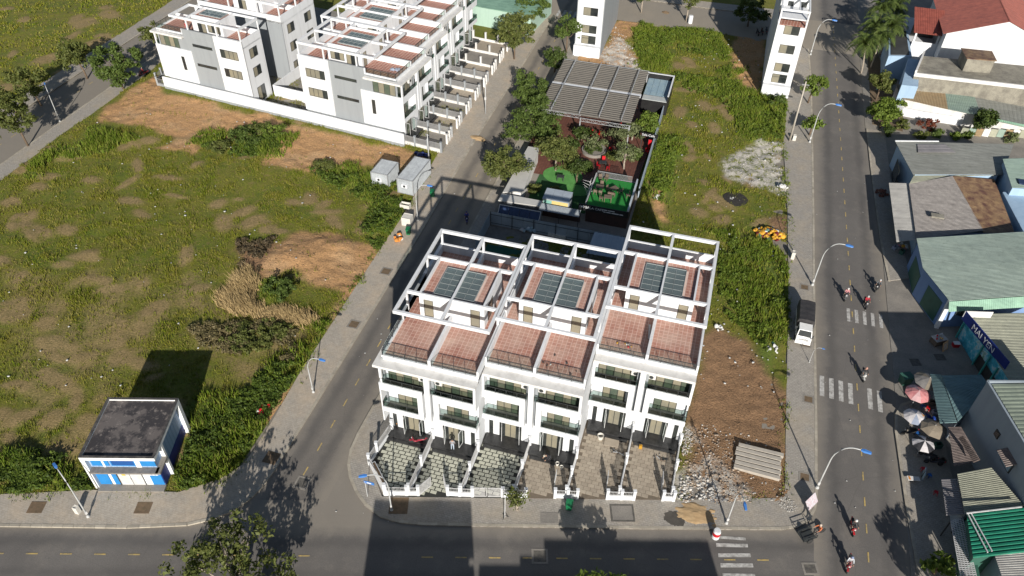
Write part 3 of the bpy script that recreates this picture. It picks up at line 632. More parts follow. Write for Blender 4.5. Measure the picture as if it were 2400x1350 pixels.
NM = ['first', 'second', 'third', 'fourth', 'fifth', 'sixth']
LB = ['white terrace house nearest the left street, with side canopy and corner railing',
      'second white terrace house from the left street, person standing at its door',
      'third white terrace house from the left street, behind a closed slatted gate',
      'fourth white terrace house from the left street, littered roof terrace and worker in its yard',
      'fifth white terrace house from the left street, set back with coloured rubbish on its terrace',
      'white terrace house at right end of the near row, beside the brown soil lot']
for k, (uc, v0) in enumerate(((-20.6, BL[0]), (-10.85, BL[1]), (-1.02, BL[2]))):
    for j, s in enumerate((-1, 1)):
        house(LB[k*2+j], (uc, v0, 0), 0, s, end=(k == 0 and j == 0), group='near row of terrace houses', seed=k*2+j)
# --- back row, facing the left street (turned 83.9 deg), and the far-left row
EB = R(-21.5+15.357); e_ = Vector((math.cos(EB), math.sin(EB))); n_ = Vector((-e_.y, e_.x)); O_ = Vector(((-45.68,97.84)))
def at_en(a, b): q = O_ + e_*a + n_*b; return (q.x, q.y, 0)
for k, fr_ in enumerate((.9, -1.0, -2.8, -4.6)):
    for j, s in enumerate((-1, 1)):
        lab = 'white terrace house %s from the earth lot in the back row' % ('with gable windows, first' if k == 0 and j == 0 else ['second','third','fourth','fifth','sixth','seventh','eighth'][k*2+j-1])
        house(lab, at_en(fr_, .6 + 4.9 + 9.8*k), EB + math.pi/2, s, end=(k == 0 and j == 0), group='back row of terrace houses', tiles=False, seed=20+k*2+j, back=True)
house('lone white terrace house with grey gable panel at the far left', at_en(-45.6, 5.4), EB - math.pi/2, 1, end=True, group='far left terrace houses', tiles=False, seed=41, back=True)
house('grey sided terrace house behind the lone house, across a shaded gap', at_en(-45.6, 15.9), EB - math.pi/2, 1, group='far left terrace houses', tiles=False, seed=42, back=True, grey=True)
house('furthest terrace house of the far left pair, cut by the top edge', at_en(-45.6, 15.9), EB - math.pi/2, -1, group='far left terrace houses', tiles=False, seed=43, back=True)
# --- compound wall round the back rows
def wall_run(name, label, pts, h, th, mats, cat='wall', base=None):
    mb = MB()
    for a, b in zip(pts[:-1], pts[1:]):
        a = Vector(a[:2]); b = Vector(b[:2]); d = (b-a).normalized(); n = Vector((-d.y, d.x))*th/2
        mb.prism([tuple(q) for q in (a-n, b-n, b+n, a+n)], -.1, h)
    r = thing(name, label, cat, (0,0,0)); o = mb.build('wall_body', mats[0], r)
    if base:
        b2 = MB()
        for a, b in zip(pts[:-1], pts[1:]):
            a = Vector(a[:2]); b = Vector(b[:2]); d = (b-a).normalized(); n = Vector((-d.y, d.x))*(th/2+.03)
            b2.prism([tuple(q) for q in (a-n, b-n, b+n, a+n)], -.1, base)
        b2.build('plinth', mats[1], r)
    return r
wall_run('compound_wall', 'long white boundary wall with grey plinth along the earth lot', [at_en(-45.8,-.1), at_en(.9,-.1)], 2.3, .24, [WHITE, GREYP], base=.55)
wall_run('garden_wall', 'white garden wall between the two gable end houses', [at_en(-17.4,5.2), at_en(-27.0,5.2)], 2.2, .16, [WHITE, GREYP])
wall_run('rear_wall', 'white wall closing the yard behind the grey sided house', [at_en(-27.0,5.2), at_en(-27.0,40)], 2.2, .16, [WHITE, GREYP])
tag(MB().prism([at_en(-45,0)[:2], at_en(.5,0)[:2], at_en(-4,40)[:2], at_en(-45,40)[:2]], -.1, .22).build('compound_floor', CONC), kind='structure')

# ================================================================ FRONT YARDS
def bars_panel(parent, a, b, z0, z1, name='bar_panel', step=.13, mat=LMETAL, w=.022):
    """welded panel of upright bars between two rails"""
    mb = MB(); a = Vector((*a[:2], 0)); b = Vector((*b[:2], 0)); L = (b-a).length; n = max(2, int(L/step))
    for z in (z0, z1): mb.bar((a.x,a.y,z),(b.x,b.y,z),.05,.05)
    for i in range(n+1):
        p = a.lerp(b, i/n); mb.bar((p.x,p.y,z0),(p.x,p.y,z1),w,w)
    return mb.build(name, mat, parent)
def pier(parent, p, h, w=.3, m=WHITE, rz=ANG):
    mb = MB(); mb.box(-w/2,w/2,-w/2,w/2,0,h-.08); mb.box(-w/2-.03,w/2+.03,-w/2-.03,w/2+.03,h-.08,h)
    return mb.build('pier', m, parent, (p[0],p[1],.1), rz)
def fence_line(name, label, pts, h=1.9, low=.55, piers=None, cat='fence', group=None, mat=LMETAL, pm=WHITE, skip=()):
    r = thing(name, label, cat, (0,0,0), 0, group)
    for i, (a, b) in enumerate(zip(pts[:-1], pts[1:])):
        a = Vector(a[:2]); b = Vector(b[:2]); d = (b-a).normalized(); n = Vector((-d.y, d.x))*.09
        if i in skip: continue
        MB().prism([tuple(q) for q in (a-n, b-n, b+n, a+n)], 0, low).build('low_wall', pm, r)
        bars_panel(r, a+d*.15, b-d*.15, low+.06, h-.22, mat=mat)
    for p in pts: pier(r, p, h, .27, pm)
    return r
VG = lambda u: 44.55 + .288*u
CREAMP = paint('cream_paver', (.50,.50,.41), (.42,.425,.35), 1.5, .8, rnd=.12)
BEIGEP = paint('beige_paver', (.44,.38,.30), (.37,.31,.24), 1.2, .85, rnd=.16, fine=.3)
JOINTD = paint('dark_joint_gravel', (.02,.022,.02), (.035,.035,.03), 3, .9)
JOINTB = paint('sandy_joint', (.17,.135,.10), (.12,.10,.075), 3, .95)
US = [-25.3, -20.6, -15.75, -10.85, -5.95, -1.02, 3.9]
FRONT = [BL[0]+.9]*2 + [BL[1]+.9]*2 + [BL[2]+.9]*2
YN = ['corner', 'second', 'third', 'fourth', 'fifth', 'sixth']
for k in range(6):
    u0, u1 = US[k], US[k+1]; vf = FRONT[k]
    poly = [(u0, vf), (u1, vf), (u1, VG(u1)), (u0, VG(u0))] if k else [(u0+.2, vf), (u1, vf), (u1, VG(u1)), (-22.71,38.26), (-25.61,41.05), (-25.50,42.61)]
    sl = tag(MB().prism(poly, -.1, .17).build('yard_paving', JOINTD if k < 3 else JOINTB), kind='structure')
    L, Wd = (.70, .43) if k < 3 else (.66, .43); gap = .10 if k < 3 else .035
    me = MB().box(0, L-gap, 0, Wd-gap, 0, .035).mesh('paver', CREAMP if k < 3 else BEIGEP)
    row = 0; v = vf-.75-Wd
    while v > 36:
        u = u0 + .16 + (L/2 if row % 2 else 0) - L/2
        while u < u1-.2:
            cs = [(u,v),(u+L-gap,v),(u,v+Wd-gap),(u+L-gap,v+Wd-gap)]
            if all(inpoly(np.array([x]), np.array([y]), poly)[0] and u0+.12 < x < u1-.12 and y > VG(x)+.12 for x, y in cs):
                o = put('paver', me, sl, (u, v, .17 + random.uniform(-.006,.006))); o.rotation_euler = (0,0,random.uniform(-.01,.01))
            u += L
        v -= Wd; row += 1
for k, u in enumerate(US):
    if k == 0: continue
    vf = FRONT[min(k,5)] if k < 6 else FRONT[5]
    vf = min(FRONT[k-1], FRONT[min(k,5)]) if k < 6 else FRONT[5]
    if k in (2, 4): vf = FRONT[k-1]
    n = 2 if vf-VG(u) < 9 else 3
    pts = [(u, vf-.25 - (vf-.25-VG(u)-.35)*i/n) for i in range(n+1)]
    fence_line('yard_fence', 'white barred fence between the %s and %s front yards' % (YN[k-1], YN[k]) if k < 6 else 'white barred fence along the right end front yard, next to rubble', pts, 1.7, .35, group='fences between front yards')
# street front
def px_line(name, label, pts, gate=None, h=1.55): return fence_line(name, label, pts, h, .75, cat='fence', group='low front fences')
px_line('front_fence', 'white front fence across the corner yard, with dark planter behind', [(-22.71,38.26), (-20.75,38.80), (-19.68,39.12)])
px_line('front_fence', 'short white front fence between second and third yard gates', [(-16.95,39.95), (-15.81,40.20), (-14.64,40.50)])
px_line('front_fence', 'white front fence behind the sapling before third yard', [(-11.81,41.31), (-10.52,41.65), (-9.64,41.87)])
px_line('front_fence', 'white front fence between fourth and fifth yards, behind green bin', [(-6.94,42.69), (-5.73,43.00), (-4.85,43.22)])
px_line('front_fence', 'white front fence between fifth and sixth yards', [(-2.05,44.02), (-0.73,44.37), (0.44,44.67)])
px_line('front_fence', 'white front fence at the right end yard beside white rubble', [(3.15,45.45), (4.16,45.70)])
fence_line('corner_fence', 'white barred fence round the cut corner of the first yard', [(-25.1, 45.6), (-25.50,42.61), (-25.65,41.04), (-22.81,38.28)], 1.75, .5)
pl = thing('planter', 'narrow brown planter inside the cut corner fence', 'planter', (0,0,0))
MB().prism([(-25.40,41.01), (-25.16,41.30), (-22.64,38.83), (-22.80,38.48)], .1, .55).build('trough', WHITE, pl); MB().prism([(-25.28,40.94), (-25.16,41.19), (-22.78,38.84), (-22.86,38.61)], .5, .56).build('soil', SOILP, pl)
def gate_leaf(name, label, hinge, ang, L, h=1.45, group='open gate leaves'):
    r = thing(name, label, 'gate', (hinge[0], hinge[1], .18), ang, group)
    f = MB(); f.bar((0,0,.05),(L,0,.05),.06); f.bar((0,0,h),(L,0,h),.06); f.bar((.03,0,.05),(.03,0,h),.06); f.bar((L-.03,0,.05),(L-.03,0,h),.06); f.build('gate_frame', LMETAL, r)
    b = MB()
    for i in range(1, int(L/.11)): b.bar((i*.11,0,.08),(i*.11,0,h-.03),.05,.03)
    b.build('gate_bars', LMETAL, r); return r
h1 = (-19.55,39.12); h2 = (-17.03,39.83); h3 = (-14.51,40.49); h4 = (-11.95,41.22)
gate_leaf('gate', 'left white gate leaf standing open at the second yard', h1, 1.1, 1.5)
gate_leaf('gate', 'right white gate leaf standing open at the second yard', h2, 2.1, 1.5)
gl_ = math.dist(h3, h4)/2
gate_leaf('gate', 'closed white gate across the third yard, left leaf', h3, ANG, gl_-.05)
gate_leaf('gate', 'closed white gate across the third yard, right leaf', h4, ANG+math.pi, gl_-.05)
for px, a, lab in (((-7.23,43.51), 1.66, 'white gate leaf folded inward at fourth yard'), ((-2.31,44.90), 1.68, 'white gate leaf folded inward at fifth yard'), ((2.89,46.38), 1.7, 'white gate leaf folded inward at sixth yard')):
    gate_leaf('gate', lab, px, a, 1.35)
# --- back-row yards: fences along the left street
GREYB = paint('grey_bars', (.30,.30,.30), (.22,.22,.22), 2, .5)
FR_B = [.9-.9, -1.9, -3.7, -5.5]
for k in range(9):
    b = .6 + 4.9*k; a0 = FR_B[min(k//2,3)] if k < 8 else -5.5
    a1 = 7.0 - .117*b
    pts = [at_en(a0+.1 + (a1-a0-.1)*i/3, b) for i in range(4)]
    lab = ('grey barred side fence at the gable end of the back row' if k == 0 else '%s grey barred fence from the earth lot between back row yards' % ['first','second','third','fourth','fifth','sixth','seventh','eighth'][k-1])
    r = thing('yard_fence', lab, 'fence', (0,0,0), 0, 'fences between back row yards')
    for p in pts: pier(r, p, 1.9, .3, GREYP if k < 6 else WHITE2, EB)
    for p, q in zip(pts[:-1], pts[1:]):
        p = Vector(p[:2]); q = Vector(q[:2]); d = (q-p).normalized(); n = Vector((-d.y, d.x))*.08
        MB().prism([tuple(x) for x in (p-n, q-n, q+n, p+n)], 0, .7).build('low_wall', WHITE2, r)
        if k < 6: bars_panel(r, p+d*.2, q-d*.2, .78, 1.7, step=.12, mat=GREYB, w=.06)
    if k < 8:
        b2 = b + 4.9; g0 = at_en(7.0-.117*b, b); g1 = at_en(7.0-.117*b2, b2); gm = at_en(7.0-.117*(b+2.2), b+2.2)
        f = fence_line('front_fence', 'grey front fence with piers before the %s back row yard' % ['first','second','third','fourth','fifth','sixth','seventh','eighth'][k], [at_en(7.0-.117*(b+2.6), b+2.6), at_en(7.0-.117*(b+3.8), b+3.8), g1], 1.8, .8, group='front fences of the back row', mat=GREYB, pm=WHITE2)
        tag(MB().prism([at_en(a0, b)[:2], g0[:2], g1[:2], at_en(FR_B[min((k)//2,3)], b2)[:2]], 0, .25).build('yard_floor', [CONC, BEIGEP][k % 2]), kind='structure')
# curved corner fence at the far-left house
fence_line('corner_fence', 'grey curved fence at the corner of the lone far left house', [at_en(-45.9,.1), at_en(-47.6,.1), at_en(-48.8,1.2), at_en(-49.2,3.0), at_en(-49.3,6)], 1.7, .6, mat=GREYB, pm=GREYP)

# ================================================================ VEGETATION
def leaf_mat(name, a, b, c=None, tr=.25):
    t = NT(name); r = t.n('ShaderNodeNewGeometry').outputs['Random Per Island']; p = t.pos()
    k = t.mix(r, a, b); k = t.mix(t.ramp(t.noise(p, .9, 3, .6), (.4, 0.0), (.7, .8)), k, c or tuple(x*.6 for x in a))
    d = t.b; t.l(k, d.inputs['Base Color']); d.inputs['Roughness'].default_value = .6; d.inputs['Specular IOR Level'].default_value = .25
    tl = t.n('ShaderNodeBsdfTranslucent'); t.l(t.mix(1.0, k, (1.3,1.4,.7), 'MULTIPLY'), tl.inputs[0])
    mx = t.n('ShaderNodeMixShader'); mx.inputs[0].default_value = tr; t.l(d.outputs[0], mx.inputs[1]); t.l(tl.outputs[0], mx.inputs[2])
    t.l(mx.outputs[0], t.t.nodes['Material Output'].inputs[0]); return t.m
LEAF = leaf_mat('leaf_green', (.075,.12,.025), (.13,.175,.04))
LEAFO = leaf_mat('leaf_olive', (.10,.125,.03), (.165,.175,.05), (.06,.08,.02))
LEAFD = leaf_mat('leaf_dark', (.045,.075,.016), (.09,.125,.028))
LEAFY = leaf_mat('leaf_bright', (.11,.17,.025), (.17,.22,.04))
LEAFP = leaf_mat('leaf_pale', (.13,.16,.065), (.19,.21,.10))
LEAFR = leaf_mat('leaf_red', (.16,.035,.025), (.22,.08,.04))
PALMM = leaf_mat('palm_leaf', (.06,.10,.02), (.12,.15,.04))
BARK = paint('bark', (.17,.12,.08), (.10,.072,.05), 3, .95, bump=.03)
BARKP = paint('pale_bark', (.36,.31,.25), (.24,.2,.16), 3, .95)
def leaves(rng, clumps, per, size, spread, flat=.5, aspect=.55):
    """numpy leaf cards in clumps; returns V,F"""
    n = len(clumps)*per; C = np.repeat(np.asarray(clumps), per, 0)
    d = rng.normal(size=(n,3)); d /= np.linalg.norm(d, axis=1)[:,None]; rr = rng.random(n)**.5
    P_ = C + d*rr[:,None]*np.array([spread, spread, spread*.65])
    nr_ = d*.6 + rng.normal(size=(n,3))*.6 + np.array([0,0,flat]); nr_ /= np.linalg.norm(nr_, axis=1)[:,None]
    a = np.cross(nr_, rng.normal(size=(n,3))); a /= np.linalg.norm(a, axis=1)[:,None]; b = np.cross(nr_, a)
    s_ = size*(.6+.8*rng.random(n))[:,None]
    V_ = np.stack([P_-a*s_, P_-b*s_*aspect+nr_*s_*.12, P_+a*s_, P_+b*s_*aspect+nr_*s_*.12], 1).reshape(-1,3)
    return V_, np.arange(n*4).reshape(n,4)
def ell_clumps(rng, ells, n):
    out = []; vol = np.array([e[3]*e[4]*e[5] for e in ells])**.75; vol /= vol.sum()
    for e, k in zip(ells, np.maximum(1, np.round(vol*n)).astype(int)):
        d = rng.normal(size=(k,3)); d /= np.linalg.norm(d, axis=1)[:,None]; r_ = (.45+.55*rng.random(k)**.5)[:,None]
        r_ = r_*(.78+.4*rng.random((k,1)))
        out.append(np.array(e[:3]) + d*r_*np.array(e[3:6]))
    return np.vstack(out)
def tree(name, label, base, h, r, cz=None, rz=None, mat=LEAF, n=46, per=58, size=.2, spread=.72, seed=1, tr=.14, group=None, lean=(0,0), bark=BARK, ells=None, trunk=True, cat='tree', limbs=6):
    rng = np.random.default_rng(seed*77+5); rd = random.Random(seed)
    z0 = gz(*base) if base[0] < 14 else .05
    z0 = max(z0, .05)
    t = thing(name, label, cat, (base[0], base[1], z0), 0, group)
    cz = cz or h - r*.85; rz = rz or r*.8; lx, ly = lean
    if ells is None:
        ells = [(lx, ly, cz, r*.72, r*.72, rz*.85)]
        for i in range(5):
            a = 2*math.pi*i/5 + rd.uniform(-.5,.5); q = r*rd.uniform(.4,.62); k = r*rd.uniform(.38,.55)
            ells.append((lx+math.cos(a)*q, ly+math.sin(a)*q, cz+rd.uniform(-.45,.4)*rz, k, k, k*.8))
    if trunk:
        mb = MB(); top = Vector((lx*.9, ly*.9, cz)); pts = [Vector((0,0,-.2)), Vector((lx*.2+rd.uniform(-.1,.1), ly*.2, cz*.35)), Vector((lx*.6, ly*.6+rd.uniform(-.1,.1), cz*.7)), top]
        mb.tube(pts, [tr*1.25, tr, tr*.8, tr*.35], 8)
        for i in range(limbs):
            e = ells[(i+1) % len(ells)]; a = pts[2].lerp(pts[1] if i % 2 else pts[3], rd.uniform(0,.5)); b = Vector(e[:3]) + Vector((rd.uniform(-.2,.2), rd.uniform(-.2,.2), rd.uniform(0,.4)))*e[3]
            m = a.lerp(b, .5) + Vector((0,0,-.08*r)); mb.tube([a, m, b], [tr*.5, tr*.34, tr*.12], 6)
        mb.build('trunk', bark, t, smooth=True)
    V_, F_ = leaves(rng, ell_clumps(rng, ells, n), per, size, spread)
    put('crown', npmesh('crown', V_, F_, mat), t); return t
def bush(name, label, base, r, h, mat=LEAF, seed=1, n=14, per=40, size=.17, cat='bush', z=None, group=None):
    t = tree(name, label, base, h, r, cz=h*.5, rz=h*.5, mat=mat, n=n, per=per, size=size, spread=.45, seed=seed, trunk=False, cat=cat, ells=[(0,0,h*.45,r,r,h*.5),(r*.4,.2*r,h*.6,r*.6,r*.6,h*.4)], group=group)
    if z is not None: t.location.z = z
    s_ = MB()
    for i in range(3): s_.tube([(0,0,-.1),(math.cos(i*2.1)*r*.3, math.sin(i*2.1)*r*.3, h*.5)], [.04,.015], 5)
    s_.build('stem', BARK, t); return t
def palm(name, label, base, h, seed=1, fr=2.3, lean=(0,0), mat=PALMM, trk=.13, group=None, nf=15):
    rd = random.Random(seed); t = thing(name, label, 'palm tree', (base[0], base[1], .05), 0, group)
    lx, ly = lean; mb = MB(); N = 8
    mb.tube([(lx*(i/N)**1.6, ly*(i/N)**1.6, h*i/N - .1) for i in range(N+1)], [trk*(1.25-.45*i/N) for i in range(N+1)], 8); mb.build('trunk', BARKP, t, smooth=True)
    fb = MB()
    for i in range(nf):
        az = i*2.4 + rd.uniform(-.2,.2); el = rd.uniform(-.1, 1.25); L = fr*rd.uniform(.8,1.1); pts = []; p = Vector((lx, ly, h-.1)); d = Vector((math.cos(az)*math.cos(el), math.sin(az)*math.cos(el), math.sin(el)))
        for k in range(8): pts.append(p.copy()); p = p + d*L/7; d = (d + Vector((0,0,-.19-.06*k))).normalized()
        fb.tube(pts, [.03]*7+[.008], 4)
        for k in range(1, 8):
            q = pts[k]; dr = (pts[k]-pts[k-1]).normalized(); sd_ = dr.cross(Vector((0,0,1))).normalized()
            for sgn in (-1, 1):
                for sub in (0, .5):
                    o = pts[k-1].lerp(q, sub+.25); w = sd_*sgn*(.75*(1-abs(k-3.5)/6)) ; tip = o + w*1.15 + dr*.35 + Vector((0,0,-.22-.1*rd.random()))
                    fb.add([tuple(o-dr*.09), tuple(o+dr*.12), tuple(tip)], [(0,1,2)])
    fb.build('fronds', mat, t); return t
def grass_mat(name, a, b, c):
    t = NT(name); r = t.n('ShaderNodeNewGeometry').outputs['Random Per Island']; p = t.pos()
    k = t.mix(t.ramp(t.noise(p, .3, 6, .72), (.4, 0.0), (.6, 1.0)), a, b); k = t.mix(t.ramp(t.noise(p, 1.1, 4, .7), (.5, 0.0), (.75, .8)), k, tuple(x*.62 for x in a)); k = t.mix(t.ramp(r, (.6, 0.0), (.97, .85)), k, c); return t.out(k, .8, 0, .15)
GRASSM = grass_mat('grass_blades', (.112,.155,.006), (.188,.182,.022), (.28,.225,.085))
LUSHM = grass_mat('lush_blades', (.07,.118,.010), (.14,.19,.018), (.20,.20,.05))
STRAWM = grass_mat('straw_blades', (.46,.34,.17), (.36,.26,.125), (.25,.19,.09))
def blades(x, y, z, rng, per, hmin, hmax, w, lean=.5, wind=(0,0)):
    hc = np.repeat(.45+1.1*np.clip((fbm(x,y,1.5,61)-.3)*2.2,0,1), per); n = len(x)*per; X = np.repeat(x, per) + rng.normal(size=n)*.11; Y = np.repeat(y, per) + rng.normal(size=n)*.11; Z = np.repeat(z, per)-.03
    a = rng.random(n)*6.283; h = hmin + (hmax-hmin)*rng.random(n)**1.4; h = h*hc; ld = rng.random(n)*6.283; lm = h*lean*rng.random(n)
    dx = np.cos(a)*w*(.6+.8*rng.random(n)); dy = np.sin(a)*w*(.6+.8*rng.random(n))
    T = np.stack([X+np.cos(ld)*lm+wind[0]*h, Y+np.sin(ld)*lm+wind[1]*h, Z+h], 1)
    V_ = np.stack([np.stack([X-dx, Y-dy, Z], 1), np.stack([X+dx, Y+dy, Z], 1), T], 1).reshape(-1,3)
    return V_, np.arange(n*3).reshape(n,3)
def samp(M_, x, y): return M_[np.clip(np.round((y-Y0)/ST).astype(int),0,nr-1), np.clip(np.round((x-X0)/ST).astype(int),0,nc-1)]
def field(name, label, box, dens, per, hr, w, mat, prob, lean=.5, seed=3, wind=(0,0)):
    rng = np.random.default_rng(seed); n = int((box[1]-box[0])*(box[3]-box[2])*dens)
    x = box[0]+(box[1]-box[0])*rng.random(n); y = box[2]+(box[3]-box[2])*rng.random(n)
    k = (rng.random(n) < prob(x, y)) & ~paved(x, y); x, y = x[k], y[k]
    V_, F_ = blades(x, y, samp(GZ, x, y), rng, per, *hr, w, lean, wind)
    return tag(put(name, npmesh(name, V_, F_, mat)), label, 'grass', kind='stuff')
def pr(x, y): 
    return np.clip(1.05-1.15*samp(mBare,x,y),.04,1)*(1-.97*np.clip(samp(mDirt,x,y)*1.2,0,1))*(1-.97*samp(mSoil,x,y))*(1-.85*samp(mLime,x,y))*np.clip((fbm(x,y,5,77)-.3)*3.2,.5,1)*np.clip((fbm(x,y,1.5,61)-.22)*3,.6,1)
def prl(x, y): return np.clip(samp(mLush,x,y)*1.15-.1,0,1)*(1-.9*samp(mSoil,x,y))*(1-.6*samp(mLime,x,y))*np.clip((fbm(x,y,2.2,5)-.28)*3,0,1)
BB = (-97.6,-38,22,112)
field('field_grass', 'patchy olive grass over the wide left field', BB, 26, 4, (.10,.40), .038, GRASSM, pr)
field('meadow_grass', 'thin grass in the middle lot beside the cafe', (-21.5,14,70,157), 13, 4, (.10,.42), .05, GRASSM, pr, seed=4)
field('far_grass', 'grass field beyond the far left street', (-152,-112,60,215), 6, 4, (.12,.42), .09, GRASSM, pr, seed=5)
field('tall_weeds', 'tall green weeds along the left field edges', (-97.6,-37,22,112), 20, 5, (.3,.95), .075, LUSHM, prl, .7, seed=6)
field('lot_weeds', 'tall bright weeds in the middle lot', (-21.5,14.2,70,157), 20, 5, (.25,.8), .07, LUSHM, prl, .7, seed=7)
field('straw_heap', 'dry straw coloured tall grass heap by the earth mound', (-60,-36,50,80), 60, 6, (.4,1.1), .05, STRAWM, lambda x, y: samp(mStraw,x,y), .9, seed=8, wind=(-.5,.1))

def near_line(x, y, pts, w):
    d = np.full(x.shape, 1e9)
    for (x1, y1), (x2, y2) in zip(pts[:-1], pts[1:]):
        L2 = (x2-x1)**2+(y2-y1)**2+1e-9; t = np.clip(((x-x1)*(x2-x1)+(y-y1)*(y2-y1))/L2, 0, 1); d = np.minimum(d, np.hypot(x-x1-t*(x2-x1), y-y1-t*(y2-y1)))
    return np.clip(1-d/w, 0, 1)
_pv = paved
paved = lambda x, y: np.zeros(np.shape(x), bool)
GZ_ = GZ; GZ = np.maximum(GZ, .12)
field('verge_weeds', 'ragged weeds creeping over the left pavement edges', (-100,-37,20,100), 26, 4, (.08,.4), .05, LUSHM, lambda x, y: near_line(x, y, west_inner[2:], 1.3)**1.6*np.clip((fbm(x,y,2.5,41)-.4)*4,0,1), .7, seed=12)
field('verge_weeds', 'ragged weeds along the right pavement edge', (10,16,46,135), 26, 4, (.08,.35), .05, LUSHM, lambda x, y: near_line(x, y, main_inner[1:8], 1.0)**1.6*np.clip((fbm(x,y,2.5,42)-.42)*4,0,1), .7, seed=13)
paved = _pv; GZ = GZ_
def weed_mass(name, label, polys, n, hmax, mat, seed, size=.13, thr=.40):
    rng = np.random.default_rng(seed); P0 = np.vstack([np.array(rnd_in(p, n, seed+i)) for i, p in enumerate(polys)])
    P0 = P0[(fbm(P0[:,0], P0[:,1], 2.4, seed) > thr) & ~paved(P0[:,0], P0[:,1])]; hz = samp(GZ, P0[:,0], P0[:,1]) + .1 + hmax*rng.random(len(P0))*np.clip((fbm(P0[:,0], P0[:,1], 1.8, seed+3)-.25)*2,.15,1)
    V_, F_ = leaves(rng, np.column_stack([P0, hz]), 20, size, .34, .7); return tag(put(name, npmesh(name, V_, F_, mat)), label, 'weeds', kind='stuff')
def rnd_in(poly, n, seed):
    rng = np.random.default_rng(seed); P_ = np.array(poly); out = []; lo, hi = P_.min(0), P_.max(0)
    while len(out) < n:
        q = lo + (hi-lo)*rng.random((n*2,2)); q = q[inpoly(q[:,0], q[:,1], poly)]; out += [tuple(x) for x in q]
    return out[:n]
LEAFW = leaf_mat('weed_leaf', (.05,.088,.012), (.12,.165,.022), (.032,.055,.010), .15); LEAFW2 = leaf_mat('weed_leaf_bright', (.09,.14,.015), (.17,.22,.03), (.055,.09,.012), .2)
weed_mass('broad_weeds', 'dark broad leaved weeds round the blue hut and left corner', [LUSH[2], LUSH[3]], 1100, .8, LEAFW, 301)
weed_mass('broad_weeds', 'broad leaved weeds below the containers', [LUSH[1], LUSH[0]], 900, .9, LEAFW, 311)
weed_mass('broad_weeds', 'broad leaved weeds between the right end house and the truck', [LUSH[6]], 1300, .5, LEAFW2, 321, thr=.51)
weed_mass('broad_weeds', 'broad leaved weeds in the upper middle lot', [LUSH[4], LUSH[5], LUSH[7]], 800, .6, LEAFW2, 331)
weed_mass('brown_scrub', 'withered brown scrub at the tip of the hut shadow', [[(-54.05,52.55),(-49.46,56.25),(-41.60,56.41),(-39.48,51.33),(-45.79,50.08),(-51.05,50.56)]], 800, .4, leaf_mat('withered_leaf', (.13,.11,.045), (.20,.16,.085), (.08,.075,.03), .1), 341, thr=.5)
weed_mass('charred_weeds', 'dark trampled weeds left of the bare earth mound', [[(-57.29,68.90),(-52.61,71.34),(-52.20,67.21),(-50.68,62.37),(-53.58,63.19)]], 350, .35, leaf_mat('dark_stalk', (.08,.06,.035), (.15,.115,.065), (.045,.035,.02), .1), 351, thr=.5)

# ================================================================ OTHER BUILDINGS: towers, hut, containers, cafe
def corrug(parent, name, a, b, c, d, mat, pitch=.3, amp=.045, prof='trap'):
    """ribbed sheet: ribs run from edge a-b to edge d-c, repeated from a towards b; has its own thickness"""
    a, b, c, d = (Vector(x) for x in (a, b, c, d)); n = max(2, int(round((b-a).length/pitch))); nn = (b-a).cross(d-a).normalized()
    if nn.z < 0: nn = -nn
    pr_ = [(0,0),(.3,0),(.42,1),(.88,1)] if prof == 'trap' else [(0,0),(.25,.7),(.5,1),(.75,.7)]
    ts = []
    for i in range(n):
        for x, z in pr_: ts.append(((i+x)/n, z*amp))
    ts.append((1, 0)); mb = MB(); vs = []; fs = []; K = len(ts)
    for off in (0, -.03):
        for t, z in ts: vs.append(tuple(a.lerp(b, t) + nn*(z+off)))
        for t, z in ts: vs.append(tuple(d.lerp(c, t) + nn*(z+off)))
    for i in range(K-1):
        fs.append((i, i+1, K+i+1, K+i)); fs.append((2*K+i+1, 2*K+i, 3*K+i, 3*K+i+1)); fs.append((i+1, i, 2*K+i, 2*K+i+1)); fs.append((K+i, K+i+1, 3*K+i+1, 3*K+i))
    fs.append((0, K, 3*K, 2*K)); fs.append((K-1, 3*K-1, 4*K-1, 2*K-1))
    mb.add(vs, fs); return mb.build(name, mat, parent)
def stack(name, label, cat, poly, h, mat, group=None):
    t = thing(name, label, cat, (0,0,0), 0, group); MB().prism(poly, -.1, h).build('wall', mat, t); return t
# --- two narrow tower houses on the vacant lots
def tower(label, u0, u1, v0, v1, h, nfl, gx0, gx1, side):
    t = thing('tower_house', label, 'house', (0,0,0)); w = MB()
    w.box(u0, u0+.15, v0, v1, 0, h, 1); w.box(u1-.15, u1, v0, v1, 0, h, 1); w.box(u0+.15, u1-.15, v0, v0+.15, 0, h); w.box(u0+.15, u1-.15, v1-.15, v1, 0, h)
    for k in range(nfl): w.box(u0+.15, u1-.15, v0+.15, v1-.15, 3.4*(k+1)-.1, 3.4*(k+1)+.1)
    w.build('wall', [WHITE, side], t)
    MB().box(u0-.01, u1+.01, v0-.9, v0, 0, 2.1).build('yard_wall', WHITE, t)
    for k in range(nfl):
        z = .9 + 3.3*k if k else .6; z = 3.3*k + (1.1 if k else .7)
        window(t, v0, u0+gx0, u0+gx1, z+ (.0 if k else 1.6), z + (1.5 if k else 3.2), 1, 2, [TAN, DARKG], depth=.05, mid=None if k else z+2.7)
    return t
T1 = tower('narrow white tower house between the left street and vacant lot', -26.85, -21.85, 138.3, 156.0, 14.4, 4, 1.2, 3.9, GREYP)
T2 = tower('white tower house with roof terrace beside the right street', 8.05, 12.7, 133.5, 156.2, 12.4, 4, 1.2, 3.7, WHITE)
tb = MB(); tb.box(8.06,12.69,139,152,12.5,15.2); tb.build('roof_room', WHITE, T2); MB().box(8.2,12.5,133.7,139,12.4,12.5).build('roof_paving', FARTILE, T2)
